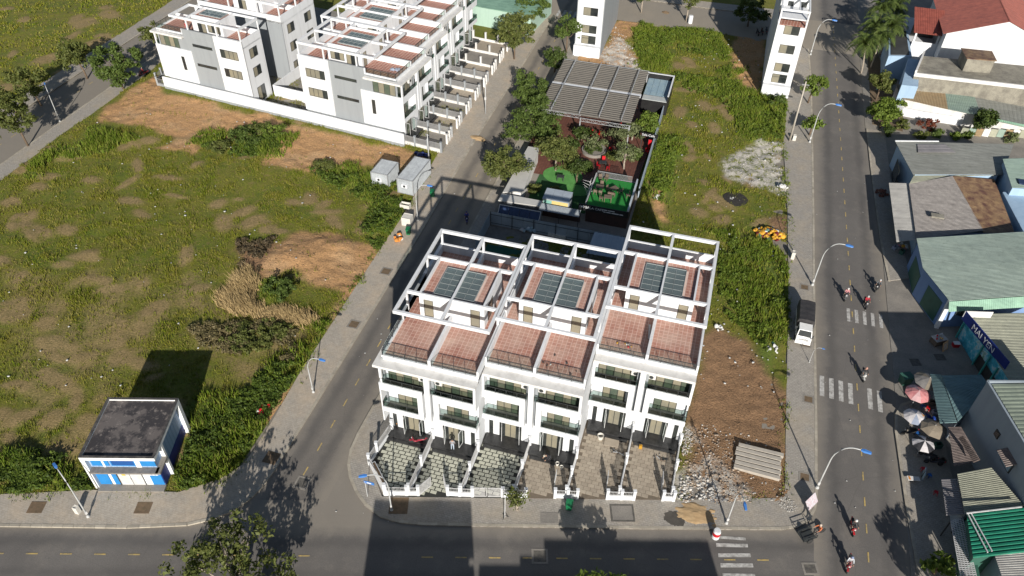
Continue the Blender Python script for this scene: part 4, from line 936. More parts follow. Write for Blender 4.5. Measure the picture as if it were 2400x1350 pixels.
tf = MB(); tf.box(8.05,12.7,133.5,133.75,14.85,15.2); tf.box(8.05,8.3,133.75,139,14.85,15.2); tf.box(12.45,12.7,133.75,139,14.85,15.2); tf.box(10.9,11.1,133.75,139,14.85,15.2); tf.box(8.05,8.3,133.5,133.75,12.4,14.85); tf.box(12.45,12.7,133.5,133.75,12.4,14.85); tf.build('roof_frame', WHITE, T2)
window(T2, 139, 9.2, 10.1, 12.7, 14.5, 1, 1, [DARKG]); window(T2, 139, 11.2, 12.3, 12.7, 14.6, 1, 1, [DARKG])
# --- blue and white utility hut
HUTB = paint('hut_blue', (.02,.20,.50), (.018,.17,.42), 1.5, .5); HUTN = paint('hut_navy', (.012,.03,.20), (.01,.025,.15), 1, .6); HUTW = streak('hut_white', (.70,.72,.72), (.55,.56,.56))
BITU = NT('bitumen_roof'); _p = BITU.pos(); _k = BITU.mix(BITU.ramp(BITU.noise(_p, .38, 7, .68), (.46, 0.0), (.54, 1.0)), (.035,.032,.035), (.12,.105,.10)); _k = BITU.mix(BITU.ramp(BITU.noise(_p, 1.6, 6, .75), (.55, 0.0), (.66, .9)), _k, (.24,.21,.19)); BITU = BITU.out(_k, .9)
HTILE = tiled('hut_wall_tile', (.30,.42,.60), (.26,.38,.56), (.20,.30,.46), .16, 0, .02, .5)
YEL0 = paint('plate_yellow', (.6,.45,.05), (.5,.36,.04), 2, .5)
hx, hy, ha = -46.5, 31.85, ANG
hut = thing('utility_hut', 'blue and white flat roofed utility hut on the near left pavement', 'hut', (hx, hy, .1), ha)
w = MB(); w.box(-3.1,3.1,.35,6.6,0,4.6); w.build('wall', HTILE, hut)
f = MB(); f.box(-3.5,3.5,-.1,7.1,4.55,4.78); f.box(-3.5,3.5,-.1,.1,4.78,5.02); f.box(-3.5,3.5,6.9,7.1,4.78,5.0); f.box(-3.5,-3.3,.1,6.9,4.78,5.0); f.box(3.3,3.5,.1,6.9,4.78,5.0); f.build('roof_slab', HUTW, hut)
MB().box(-3.3,3.3,.1,6.9,4.78,4.8).build('roof_felt', BITU, hut)
cpg = MB()
for q in ((-3.5,3.5,-.13,.13),(-3.5,3.5,6.87,7.13),(-3.53,-3.27,.13,6.87),(3.27,3.53,.13,6.87)): cpg.box(*q, 5.0, 5.03)
cpg.build('roof_coping', paint('sooty_coping', (.045,.042,.042), (.14,.13,.12), 1.6, .9, lo=.45, hi=.75), hut)
for x0, x1, y0, y1, z1 in ((-3.5,-3.1,-.1,.35,4.55),(3.1,3.5,1.6,1.9,4.55),(3.1,3.5,6.6,7.1,4.55)): MB().box(x0,x1,y0,y1,0,z1).build('fin', HUTW, hut)
MB().box(-3.1,3.35,-.35,.35,2.75,2.95).build('canopy', paint('grey_canopy', (.20,.185,.17), (.13,.12,.115), 3), hut); MB().box(3.1,3.6,-.35,1.6,2.75,2.95).build('canopy_return', CONC, hut)
for x0, x1, z0, z1, m in ((-3.1,-2.0,0,2.7,HUTB),(-1.9,-1.65,0,2.7,HUTW),(-1.65,-1.05,0,2.7,HUTB),(1.35,2.0,0,2.7,HUTW),(2.0,3.1,0,2.7,HUTB),(-2.9,-1.9,3.2,4.3,HUTB),(-1.7,-1.3,3.2,4.3,HUTB),(-1.1,1.2,3.2,4.3,HUTB),(1.7,3.1,3.2,4.3,HUTB),(-1.9,-1.7,2.98,4.4,HUTW),(1.2,1.7,2.98,4.4,HUTW)): MB().box(x0,x1,.28,.345,z0,z1).build('panel', m, hut)
dr = MB().box(-1.0,1.3,.24,.34,.1,2.55).build('door', LMETAL, hut); MB().box(.1,.16,.21,.24,1.1,1.3).build('handle', METAL, dr)
for i in range(7): MB().box(-1.0,1.1,.262,.28,3.35+.12*i,3.41+.12*i).build('louvre', HUTN, hut)
MB().box(-1.12,-1.0,.2,.34,.1,2.65).build('door_jamb', METAL, hut); MB().box(1.3,1.36,.2,.34,.1,2.65).build('door_jamb', METAL, hut); MB().box(.12,.16,.225,.24,.1,2.55).build('door_gap', METAL, hut); MB().box(-.6,-.25,.225,.24,1.7,1.95).build('warning_plate', YEL0, hut); MB().box(-3.12,3.12,.32,.36,0,.35).build('stained_base', CONC, hut)
for i in range(3): MB().box(2.05+.3*i,2.3+.3*i,.2,.28,1.8,2.2).build('meter_box', WHITE, hut)
MB().box(3.1,3.13,1.9,6.6,0,1.5).build('side_band', HUTN, hut); MB().box(3.1,3.16,.35,1.6,0,2.75).build('side_panel', HUTN, hut); MB().box(-3.2,3.2,-.5,.3,-.1,.18).build('step', CONC, hut)
# --- two grey shipping containers in the weeds
CONTM = paint('container_grey', (.40,.43,.45), (.30,.32,.34), 1, .5); 
def container(label, c, L, W_, h, rz):
    t = thing('shipping_container', label, 'container', (*c, .15), rz, 'containers by the left street')
    for nm, a, b, cc, d in (('side',(-W_/2,-L/2,0),(-W_/2,L/2,0),(-W_/2,L/2,h),(-W_/2,-L/2,h)),('side',(W_/2,-L/2,0),(W_/2,L/2,0),(W_/2,L/2,h),(W_/2,-L/2,h)),('end_wall',(-W_/2,-L/2,0),(W_/2,-L/2,0),(W_/2,-L/2,h),(-W_/2,-L/2,h)),('end_wall',(-W_/2,L/2,0),(W_/2,L/2,0),(W_/2,L/2,h),(-W_/2,L/2,h))): corrug(t, nm, a, b, cc, d, CONTM, .28, .05)
    corrug(t, 'roof', (-W_/2,-L/2,h), (-W_/2,L/2,h), (W_/2,L/2,h), (W_/2,-L/2,h), CONTM, .28, .05)
    fr_ = MB()
    for x in (-W_/2, W_/2):
        for y in (-L/2, L/2): fr_.box(x-.06,x+.06,y-.06,y+.06,0,h+.06)
        fr_.bar((x,-L/2,h),(x,L/2,h),.1); fr_.bar((x,-L/2,.06),(x,L/2,.06),.1)
    for y in (-L/2, L/2): fr_.bar((-W_/2,y,h),(W_/2,y,h),.1); fr_.bar((-W_/2,y,.06),(W_/2,y,.06),.1)
    fr_.build('corner_frame', STEEL, t); ac = MB().box(-.45,.45,-L/2-.3,-L/2-.02,h*.5,h*.5+.55).build('air_conditioner', WHITE, t); MB().lathe([(.2,0),(.2,.03)], (0,-L/2-.33,h*.5+.28), 12, 0, 'y').build('fan_grille', METAL, ac)
    return t
container('long grey shipping container beside the left street lamp', (-39.6,88.7), 6.1, 2.45, 2.45, -.06)
container('short grey shipping container left of the long one', (-43.9,88.0), 3.6, 2.6, 2.3, -.05)
# --- the cafe
BRTILE = tiled('cafe_brown_tile', (.13,.05,.037), (.165,.07,.05), (.085,.04,.03), .42, 0, .03, .6)
TURF = paint('artificial_turf', (.012,.21,.028), (.01,.16,.022), 2, .9); TURFL = paint('pale_turf', (.10,.30,.07), (.07,.22,.05), 1.2, .9)
SLATB = paint('brown_roof_sheet', (.115,.104,.088), (.09,.082,.07), 1.2, .6); BLACKM = paint('black_board', (.008,.008,.009), (.016,.016,.016), 1, .5); DBROWN = paint('dark_shop_front', (.05,.025,.02), (.03,.018,.015), 1.5, .7)
sheet('cafe_terrace', [(-26.3,96.5),(-8.3,96.5),(-7.4,126),(-26.3,126)], .17, BRTILE, .25)
sheet('cafe_yard', [(-26.3,82.4),(-7.5,82.4),(-7.5,96.5),(-26.3,96.5)], .15, CONC, .25)
sheet('back_lot', [(-25.6,70.3),(3.5,70.3),(-6.9,82.3),(-26.2,82.3)], .12, paint('lot_grey_earth', (.21,.20,.18),(.15,.14,.13),1.5,.95), .2)
sheet('green_netting', [(-25,73.5),(-7,73.5),(-7,78.2),(-25,78.2)], .14, paint('green_net', (.02,.10,.06),(.015,.075,.045),2,.9), .02)
def disc(cx, cy, rx, ry, n=28, a0=0, a1=6.283): return [(cx+rx*math.cos(a0+(a1-a0)*i/n), cy+ry*math.sin(a0+(a1-a0)*i/n)) for i in range(n+(0 if a1-a0 > 6.2 else 1))]
sheet('turf_dark', [(-22.6,88.8),(-14,88.8),(-13.9,96.5),(-22.6,96.5)], .19, paint('dark_turf', (.02,.085,.02),(.03,.10,.03),1,.95), .04)
sheet('turf_oval', disc(-19.2,97.2,3.0,2.4), .21, TURFL, .04); sheet('turf_strip', disc(-16.6,94.0,2.3,1.4), .214, TURFL, .04); sheet('turf_side', [(-10.3,95.2),(-9.0,95.2),(-8.8,98.5),(-10.0,98.5)], .22, TURF, .04)
sheet('turf_back', disc(-12.6,97.0,2.0,1.4), .205, TURFL, .04)
cafe = thing('cafe_roof', 'brown ribbed cafe roof with white gutter strip and steel trusses on top', 'canopy', (0,0,0))
for v0, v1 in ((108.6,117.1),(118.3,126.2)):
    for u0, u1 in ((-26.1,-24.1),(-24.0,-19.6),(-19.5,-16.4),(-16.3,-12.9),(-12.8,-11.3)):
        corrug(cafe, 'roof_panel', (u0,v0,4.1),(u0,v1,4.35),(u1,v1,4.35),(u1,v0,4.1), SLATB, .62, .16)
MB().box(-26.2,-11.2,117.15,118.25,4.1,4.2).build('gutter', WHITE, cafe)
def truss(parent, a, b, h=.5, m=STEEL, n=None, w=.07):
    mb = MB(); a = Vector(a); b = Vector(b); n = n or max(4, int((b-a).length/.6)); up = Vector((0,0,h)); mb.bar(a,b,w); mb.bar(a+up,b+up,w)
    for i in range(n): p = a.lerp(b,i/n); q = a.lerp(b,(i+1)/n); mb.bar(p, q+up if i%2==0 else q, .04) if i%2==0 else mb.bar(p+up, q, .04); mb.bar(p, p+up, .035)
    return mb.build('truss', m, parent)
for u in (-24.05,-19.55,-16.35,-12.85):
    truss(cafe, (u,108.5,4.3), (u,126.3,4.5), .42)
truss(cafe, (-26.2,108.4,3.75), (-19.2,108.4,3.75), .55); truss(cafe, (-19.2,107.9,3.55), (-11.2,107.9,3.55), .55); truss(cafe, (-26.2,126.4,3.85), (-11.2,126.4,3.85), .6)
for u, v in ((-26,108.5),(-19.2,108.2),(-11.4,108),(-26,126.2),(-19,126.2),(-11.4,126.2)): MB().box(u-.09,u+.09,v-.09,v+.09,.1,4.0).build('column', STEEL, cafe)
an = thing('cafe_annex', 'cafe annex with black parapet and pale blue roof sheets', 'building', (0,0,0))
MB().box(-11.2,-6.9,119.9,127.6,0,2.5).build('wall', BLACKM, an)
pz = MB(); pz.box(-11.9,-6.9,127.5,127.7,2.5,3.6); pz.box(-7.05,-6.9,119.9,127.5,2.5,3.6); pz.build('parapet', BLACKM, an); pt = MB(); pt.box(-11.9,-6.85,127.45,127.75,3.6,3.66); pt.box(-7.1,-6.85,119.9,127.45,3.6,3.66); pt.build('parapet_cap', WHITE, an)
PB_ = paint('pale_blue_sheet', (.30,.40,.44), (.22,.32,.40), .8, .5)
for i in range(4): corrug(an, 'roof_sheet', (-11.2+1.03*i,121.6,2.62),(-10.2+1.03*i,121.6,2.62),(-10.2+1.03*i,127.4,2.75),(-11.2+1.03*i,127.4,2.75), PB_, .2, .03)
MB().box(-11.2,-7.1,119.95,121.5,2.5,2.6).build('front_roof', paint('pale_sheet',(.45,.48,.47),(.38,.40,.40),1,.5), an)
# raised deck over the bar with the shop sign
dk = thing('cafe_deck', 'raised cafe deck with bright green turf over the dark bar', 'building', (0,0,0))
MB().box(-13.6,-7.8,87.1,94.4,.1,2.7).build('bar_front', DBROWN, dk); MB().box(-13.75,-7.7,86.9,94.5,2.7,2.9).build('deck_slab', BLACKM, dk); MB().box(-13.6,-8.0,87.0,94.3,2.9,2.93).build('deck_turf', TURF, dk)
MB().box(-7.95,-7.75,86.8,94.6,2.9,3.55).build('side_parapet', paint('blue_grey_wall',(.42,.47,.52),(.34,.38,.43),1), dk); MB().box(-13.8,-13.7,87.2,94.5,2.9,3.5).build('side_rail', LMETAL, dk)
bars_panel(dk, (-13.6,94.45), (-8.6,94.45), 2.95, 3.85, 'mesh_rail', .08, STEEL)
st2 = MB()
for i in range(7): st2.box(-9.9,-8.2,94.6+.32*i,94.92+.32*i,.1,2.8-.38*i)
st2.build('stair', CONC, dk)
def text(body, size, loc, rot, mat, parent, name='lettering', ext=.015, align='LEFT'):
    cu = bpy.data.curves.new('lettering', 'FONT'); cu.body = body; cu.size = size; cu.extrude = ext; cu.align_x = align
    o = bpy.data.objects.new('lettering', cu); col.objects.link(o); bpy.context.view_layer.update()
    me = bpy.data.meshes.new_from_object(o.evaluated_get(bpy.context.evaluated_depsgraph_get())); bpy.data.objects.remove(o); me.materials.clear(); me.materials.append(mat)
    t = put(name, me, parent, loc); t.rotation_euler = rot; return t
sg = thing('cafe_sign', 'long black sign board reading SALA CAFE along the front of the green deck', 'sign', (-14.6,86.55,2.35))
MB().box(0,6.9,0,.12,0,1.0).build('board', BLACKM, sg)
text('SALA CAFE', .52, (.95,-.005,.42), (R(90),0,0), WHITE, sg)
for i, (x0, x1, z) in enumerate(((3.5,4.0,.62),(4.1,5.0,.62),(3.5,3.8,.3),(3.9,4.5,.3),(4.6,5.6,.3),(5.7,6.2,.3))): MB().box(x0,x1,-.02,0,z,z+.12).build('small_print', WHITE, sg)
lg = MB(); lg.lathe([(.02,0),(.12,.01),(.14,.02)], (.5,-.02,.6), 10, 0, 'y'); lg.tube([(.25,-.02,.45),(.2,-.02,.65),(.3,-.02,.8)], .04, 5); lg.tube([(.75,-.02,.45),(.8,-.02,.65),(.7,-.02,.8)], .04, 5); lg.build('emblem', WHITE, sg)
s2 = thing('cafe_sign', 'small black sign reading Sala Cafe above the red banner', 'sign', (*(-9.39,108.09), 2.6), -.05)
MB().box(0,2.6,0,.08,0,.6).build('board', BLACKM, s2); text('Sala Cafe', .55, (.1,-.005,.12), (R(90),0,0), WHITE, s2)
MB().box(.1,.18,0,.08,-2.5,0).build('post', METAL, s2); MB().box(2.4,2.48,0,.08,-2.5,0).build('post', METAL, s2)
RED = paint('red_plastic', (.55,.012,.02), (.42,.01,.016), 2, .4)
bn = thing('red_banner', 'upright red banner below the small cafe sign', 'banner', (*(-7.91,108.14), .1)); MB().box(-.25,.25,-.04,.04,.2,2.0).build('cloth', RED, bn); MB().box(-.28,-.24,-.04,.04,0,2.1).build('pole', METAL, bn)
wf = thing('side_wall', 'blue grey sheet wall along the right side of the cafe', 'wall', (0,0,0)); MB().box(-7.5,-7.35,95,119.8,0,2.0).build('wall_body', paint('sheet_blue',(.32,.38,.44),(.25,.29,.33),1,.5), wf)
# kiosk with poster
ks = thing('kiosk', 'container kiosk with grey roof and green and yellow poster, in the cafe yard', 'kiosk', (0,0,0))
MB().box(-19.8,-16.1,87.2,89.7,.1,2.6).build('wall', paint('kiosk_grey',(.40,.44,.47),(.33,.36,.39),1,.5), ks)
for i in range(3): MB().box(-19.85+1.26*i,-18.61+1.26*i,87.1,89.8,2.6,2.7).build('roof_panel', paint('kiosk_roof',(.36,.41,.46),(.30,.34,.39),1,.5), ks)
pst = MB().box(-19.7,-16.2,87.13,87.19,1.0,2.55).build('poster', paint('poster_yellow',(.62,.50,.20),(.55,.42,.16),2,.6), ks); MB().box(-19.69,-18.5,87.11,87.13,1.0,2.54).build('poster_green', paint('poster_teal',(.16,.36,.30),(.22,.40,.36),3,.6), pst)
for x in (-19.2,-18.7,-17.9,-17.5): MB().lathe([(.02,0),(.16,.01),(.18,.02)], (x,87.09,1.75), 10, 0, 'y').build('poster_face', paint('poster_skin',(.45,.27,.18),(.4,.24,.16)), pst); MB().box(x-.17,x+.17,87.075,87.1,1.85,1.97).build('poster_hair', BLACKM, pst)
aw = thing('awning', 'grey ribbed awning below the kiosk poster', 'awning', (0,0,0)); corrug(aw, 'sheet', (-19.9,85.4,1.9),(-14.2,85.4,1.9),(-14.2,86.6,2.25),(-19.9,86.6,2.25), paint('awning_grey',(.30,.33,.35),(.24,.26,.28),1,.5), .2, .04)
for u in (-19.8,-17,-14.3): MB().bar((u,85.5,.1),(u,85.5,1.9),.06).build('post', METAL, aw)
dkf = thing('dark_shopfront', 'dark brown stall front under the grey awning', 'building', (0,0,0)); MB().box(-19.6,-14.3,86.6,87.1,.1,1.95).build('wall', DBROWN, dkf)
lr = thing('low_roof', 'long pale roof of the low cafe shed along the left street', 'building', (0,0,0)); PALER = paint('pale_roof', (.50,.49,.46), (.42,.41,.39), .8, .7)
MB().prism([(-25.3,88),(-23.2,88),(-23.7,99.6),(-25.1,99.6)], 0, 2.35).build('wall', WHITE2, lr); MB().prism([(-25.6,87.1),(-22.9,88.4),(-23.6,99.9),(-25.4,99.9)], 2.35, 2.5).build('roof', PALER, lr)
l2 = thing('low_roof', 'pale front roof strip joining the low shed to the kiosk', 'building', (0,0,0)); MB().prism([(-25.4,85.6),(-20.0,86.0),(-20.0,86.9),(-25.4,87.0)], 0, 2.2).build('wall', GREYD, l2); MB().prism([(-25.7,85.3),(-19.85,85.7),(-19.85,87.0),(-25.7,87.06)], 2.2, 2.34).build('roof', PALER, l2)
bars_panel(l2, (-25.4,85.5), (-20,85.8), .3, 2.1, 'bar_screen', .16, METAL)
sp = thing('solar_panel', 'tilted dark blue panel leaning before the cafe shed', 'panel', (0,0,0)); SOL = paint('panel_blue',(.02,.035,.08),(.03,.05,.11),1,.2)
for i in range(4): corrug(sp, 'panel', (-25.2+1.45*i,83.2,1.0),(-23.8+1.45*i,83.25,1.0),(-23.8+1.45*i,84.6,2.1),(-25.2+1.45*i,84.6,2.1), SOL, 1.4, .02)
fr_ = MB(); fr_.bar((-25.25,84.65,2.15),(-19.4,84.7,2.15),.08); fr_.bar((-19.4,83.2,1.0),(-19.4,84.7,2.15),.08); fr_.bar((-25.25,83.2,1.0),(-25.25,84.65,2.15),.08); fr_.bar((-19.4,84.6,.1),(-19.4,84.6,2.1),.06); fr_.bar((-25.2,84.6,.1),(-25.2,84.6,2.1),.06); fr_.build('frame', LMETAL, sp)
# construction fence of blue-grey sheets
cf = thing('site_fence', 'blue grey sheet fence across the lot behind the near terrace', 'fence', (0,0,0)); SHF = paint('site_sheet',(.34,.40,.46),(.27,.32,.37),.9,.5,rnd=.25)
fx = [-25.9+1.53*i for i in range(13)]
for i in range(12): corrug(cf, 'sheet', (fx[i]+.02,82.5,.1),(fx[i+1]-.02,82.5,.1),(fx[i+1]-.02,82.5,2.3),(fx[i]+.02,82.5,2.3), SHF, .18, .02)
fb_ = MB(); fb_.bar((-25.9,82.42,.5),(-7.5,82.42,.5),.05); fb_.bar((-25.9,82.42,1.9),(-7.5,82.42,1.9),.05); fb_.build('rail', METAL, cf)
for x in fx[::2]: MB().box(x-.04,x+.04,82.35,82.43,0,2.4).build('post', METAL, cf)
cs = thing('site_fence', 'return of the sheet fence towards the left street', 'fence', (0,0,0))
for i in range(4): corrug(cs, 'sheet', (-26.0,76.2+1.55*i,.1),(-26.0,77.7+1.55*i,.1),(-26.0,77.7+1.55*i,2.2),(-26.0,76.2+1.55*i,2.2), SHF, .18, .02)
sh_ = thing('site_shed', 'blue sheet roofed lean-to behind the fifth house', 'shed', (0,0,0)); corrug(sh_, 'roof', (-11.6,78.0,2.0),(-6.9,78.2,2.0),(-6.9,82.2,2.4),(-11.4,82.2,2.4), paint('lean_to_sheet',(.32,.37,.42),(.27,.31,.36),.8,.5), .5, .03)
for u, v in ((-11.3,78.2),(-7.1,78.4),(-11.2,82),(-7.1,82)): MB().box(u-.05,u+.05,v-.05,v+.05,0,2.1).build('post', METAL, sh_)
# round planter
rp = thing('round_planter', 'round stone planter with shrubs on the cafe terrace', 'planter', (*(-16.06,105.13), .15)); MB().lathe([(1.9,0),(1.95,.5),(1.7,.5),(1.68,.35)], n=28).build('rim', CONC, rp); MB().lathe([(1.68,.3),(.01,.36)], n=20).build('soil', SOILP, rp)
V_, F_ = leaves(np.random.default_rng(4), ell_clumps(np.random.default_rng(5), [(0,0,.75,1.5,1.5,.5)], 26), 36, .15, .4); put('plants', npmesh('plants', V_, F_, LEAFD), rp)
# furniture
WOODF = paint('weathered_wood', (.17,.125,.09), (.11,.085,.065), 3, .8); 
def chair_mesh(mat):
    t = thing('cafe_chair', 'x', 'chair', (0,0,-50)); MB().box(-.24,.24,-.24,.24,.4,.46).build('seat', mat, t); MB().box(-.24,.24,.2,.25,.46,.92).build('backrest', mat, t)
    lgm = MB().box(-.03,.03,-.03,.03,0,.42).mesh('leg', mat)
    for x in (-.2,.2):
        for y in (-.2,.2): put('leg', lgm, t, (x,y,0))
    return t
def table_mesh(mat, lx=.55, ly=.4):
    t = thing('cafe_table', 'x', 'table', (0,0,-50)); MB().box(-lx,lx,-ly,ly,.7,.76).build('table_top', mat, t); lgm = MB().box(-.04,.04,-.04,.04,0,.7).mesh('leg', mat)
    for x in (-lx+.1,lx-.1):
        for y in (-ly+.08,ly-.08): put('leg', lgm, t, (x,y,0))
    return t
CW, CR, TW, TG = chair_mesh(WOODF), chair_mesh(RED), table_mesh(WOODF), table_mesh(METAL)
used = set()
def place(proto, loc, rz, label, group):
    o = proto if proto.name not in used else copy_tree(proto); used.add(proto.name)
    o.location = loc; o.rotation_euler = (0,0,rz); tag(o, label, None, group); return o
dz = 2.93
for i, (x, y, a, lab) in enumerate(((-12.6,91.0,0,'long table, leftmost on the green deck'),(-10.6,91.2,.9,'table in the middle of the green deck'),(-11.0,88.9,.1,'table at the front of the green deck'))):
    place(TW, (x,y,dz), a, 'brown wooden '+lab, 'tables on the deck')
for i, (x, y, a, lab) in enumerate(((-13.0,90.1,3.1,'at the near left corner of the leftmost deck table'),(-12.3,90.1,3.2,'at the near right corner of the leftmost deck table'),(-12.5,92.0,0,'behind the leftmost deck table'),(-11.4,91.3,1.2,'between the leftmost and middle deck tables'),(-10.5,90.2,3.0,'in front of the middle deck table'),(-9.6,91.3,-1.4,'right of the middle deck table'),
        (-11.0,89.7,0,'behind the front deck table'),(-11.9,88.8,1.6,'left of the front deck table'),(-13.0,93.6,.3,'in the far left corner of the deck'),(-12.2,93.8,-.3,'second from the far left corner of the deck'),(-8.5,90.6,-1.2,'alone by the right parapet of the deck'))):
    place(CW, (x,y,dz), a, 'brown wooden chair '+lab, 'wooden chairs on the deck')
place(TG, (*(-13.97,101.49),.2), .2, 'dark table among red chairs behind the green deck', None); place(TG, (*(-17.63,100.82),.2), 0, 'grey table on the cafe lawn near the feathery tree', None); place(TG, (*(-19.24,95.83),.2), .1, 'grey table in the shaded part of the cafe lawn', None)
for px, a, lab in (((-14.52,100.94),1.5,'left of the dark table behind the deck'),((-14.08,102.70),.2,'behind the dark table behind the deck'),((-13.04,100.80),-1.4,'right of the dark table behind the deck'),((-17.38,109.80),.3,'under the cafe roof edge, left of a pair'),((-16.21,109.90),-.4,'under the cafe roof edge, right of a pair'),((-13.70,106.28),-1.5,'right of the round planter'),((-13.45,113.45),.2,'in deep shade under the ribbed cafe roof'),((-8.03,107.19),1.2,'by the red banner')):
    place(CR, (*px,.2), a, 'red plastic chair '+lab, 'red chairs in the cafe')
dt = thing('bare_tree', 'leafless white painted tree left of the green deck', 'tree', (*(-14.16,90.34), .15))
bm_ = MB(); bm_.tube([(0,0,0),(.1,0,2.2),(.3,.3,4.4)], [.08,.07,.03], 6)
for i in range(14):
    z = 1.9+.18*i; a = i*2.2; bm_.tube([(.1+.05*i/14,.02*i,z),(.1+math.cos(a)*.5,math.sin(a)*.5,z+.35),(.1+math.cos(a)*.9,math.sin(a)*.9,z+.5)], [.03,.022,.01], 4)
bm_.build('trunk', LMETAL, dt)

# ================================================================ SHOPS AND HOUSES RIGHT OF THE MAIN STREET
def metal(name, c, c2, scale=.6, rust=None, rough=.55):
    t = NT(name); p = t.pos(); k = t.mix(t.ramp(t.noise(p, scale, 6, .65), (.38, 0.0), (.66, 1.0)), c, c2)
    k = t.mix(t.ramp(t.noise(p, scale*3.3, 7, .75), (.54, 0.0), (.7, .75)), k, rust or tuple(x*.7 for x in c2)); st = t.n('ShaderNodeMapping'); st.inputs['Scale'].default_value = (.25,2.2,1); t.l(p, st.inputs[0]); k = t.mix(1.0, k, t.ramp(t.noise(st.outputs[0], 1.0, 5, .7), (.3, .74), (.7, 1.1)), 'MULTIPLY'); return t.out(k, rough)
SAGE = metal('sage_green_sheet', (.26,.32,.28), (.215,.27,.24)); GREYR = metal('grey_sheet', (.26,.265,.24), (.22,.225,.20)); LILAC = metal('lilac_grey_sheet', (.26,.245,.25), (.21,.20,.205))
OLDG = metal('old_grey_sheet', (.31,.285,.265), (.24,.22,.205), 1.0); PALE = metal('pale_sheet_roof', (.42,.41,.38), (.34,.33,.31)); CREAMR = metal('cream_sheet', (.35,.355,.27), (.29,.295,.23), .8)
RUST = metal('rusty_sheet', (.24,.155,.08), (.085,.035,.025), 1.0, (.06,.025,.02)); TEALR = metal('teal_sheet', (.14,.23,.235), (.11,.18,.19)); EMER = metal('emerald_sheet', (.01,.20,.12), (.008,.15,.09)); MINT = metal('mint_sheet', (.25,.42,.31), (.19,.33,.25)); BROWNR = metal('brown_striped_sheet', (.22,.17,.15), (.14,.11,.10), 2)
OCHRE = metal('ochre_sheet', (.33,.235,.13), (.27,.19,.105), 1.2, (.33,.36,.27)); MINTG = metal('faded_mint_sheet', (.27,.36,.30), (.24,.32,.28)); CLAY = metal('clay_red_roof', (.30,.085,.06), (.22,.06,.045), 1.2)
BLUEW = streak('blue_wall', (.16,.26,.46), (.12,.20,.38)); SKYW = streak('pale_blue_wall', (.30,.42,.55), (.24,.35,.48)); GBLUE = streak('grey_blue_render', (.26,.305,.345), (.22,.26,.30)); MINTW = streak('mint_wall', (.36,.50,.42), (.30,.42,.36)); GREENDOOR = paint('green_shutter', (.035,.115,.085), (.03,.095,.07), 1.5, .6)
CONCD = paint('stained_concrete', (.32,.30,.245), (.20,.185,.155), .6, .95, fine=.45, lo=.4, hi=.62)
def shed(name, label, roofs, wall=None, wpoly=None, wh=3.0, cat='building'):
    """roofs: list of (a,b,c,d,mat,pitch,amp) ribs from a-b to d-c"""
    t = thing(name, label, cat, (0,0,0))
    if wpoly: MB().prism([p[:2] for p in wpoly], 0, wh).build('wall', wall, t)
    for q in roofs: corrug(t, 'roof_sheet', *q[:4], q[4], q[5] if len(q) > 5 else .3, q[6] if len(q) > 6 else .045)
    return t
def inset(pts, k=.3):
    c = Vector((sum(p[0] for p in pts)/len(pts), sum(p[1] for p in pts)/len(pts))); return [tuple(Vector(p[:2]) + (c-Vector(p[:2])).normalized()*k) for p in pts]
# 1 grey roofed house at the bend
a, b, c, d = (29.97,107.29,3.90), (42.49,111.29,3.90), (45.27,120.14,4.30), (27.95,115.46,4.30)
s1 = shed('shop_house', 'pale blue house under a broad grey green metal roof, first below the garden strip', [(a,d,c,b,GREYR,.7,.008)], SKYW, inset([a,b,c,d],.5), 3.75)
corrug(s1, 'patch_sheet', (31.02,113.11,4.34), (31.08,115.40,4.40), (35.13,116.71,4.40), (36.43,114.84,4.34), LILAC, .7, .02); MB().bar((27.94,115.50,4.35), (34.32,117.42,4.35), .2, .12).build('gutter', WHITE, s1)
MB().box(28.6,28.7,109.5,113.0,.1,2.8).build('shutter', DARKG, s1)
shed('lean_to', 'narrow cream sheet roof between the grey roofed house and rusty roof', [((29.46,105.29,3.55), (30.21,107.61,3.60), (42.29,111.31,3.70), (35.53,109.15,3.70), CREAMR,.4,.03)], SKYW, inset([(30.85,107.26,3.00), (30.98,108.68,3.00), (40.01,111.45,3.00), (35.92,110.26,3.00)], .2), 3.3)
# 2 old grey sheet workshop with white awning and rusty end
s2b = shed('workshop', 'workshop with old grey ribbed roof and rusty brown right end', [((29.42,105.51,3.40), (29.29,92.02,3.40), (37.76,96.01,3.90), (35.40,108.68,3.90), OLDG,.28,.05), ((35.40,108.68,3.90), (37.69,95.51,3.90), (42.04,97.60,3.30), (41.50,110.65,3.30), RUST,.28,.04)], SKYW, inset([(29.70,105.99,3.00), (29.59,92.74,3.00), (41.80,97.92,3.00), (41.32,110.60,3.00)], .5), 3.0)
MB().box(31.4,33.0,97.0,97.9,3.9,4.1).build('roof_patch', CONCD, s2b)
shed('awning', 'long white ribbed awning on the street side of the workshop', [((26.96,106.03,2.70), (27.02,91.67,2.70), (29.44,92.33,3.20), (29.58,105.98,3.20), PALE,.25,.04)], cat='awning')
for p in ((28.26,110.13,0.00), (28.30,102.49,0.00), (28.33,96.32,0.00)): pass
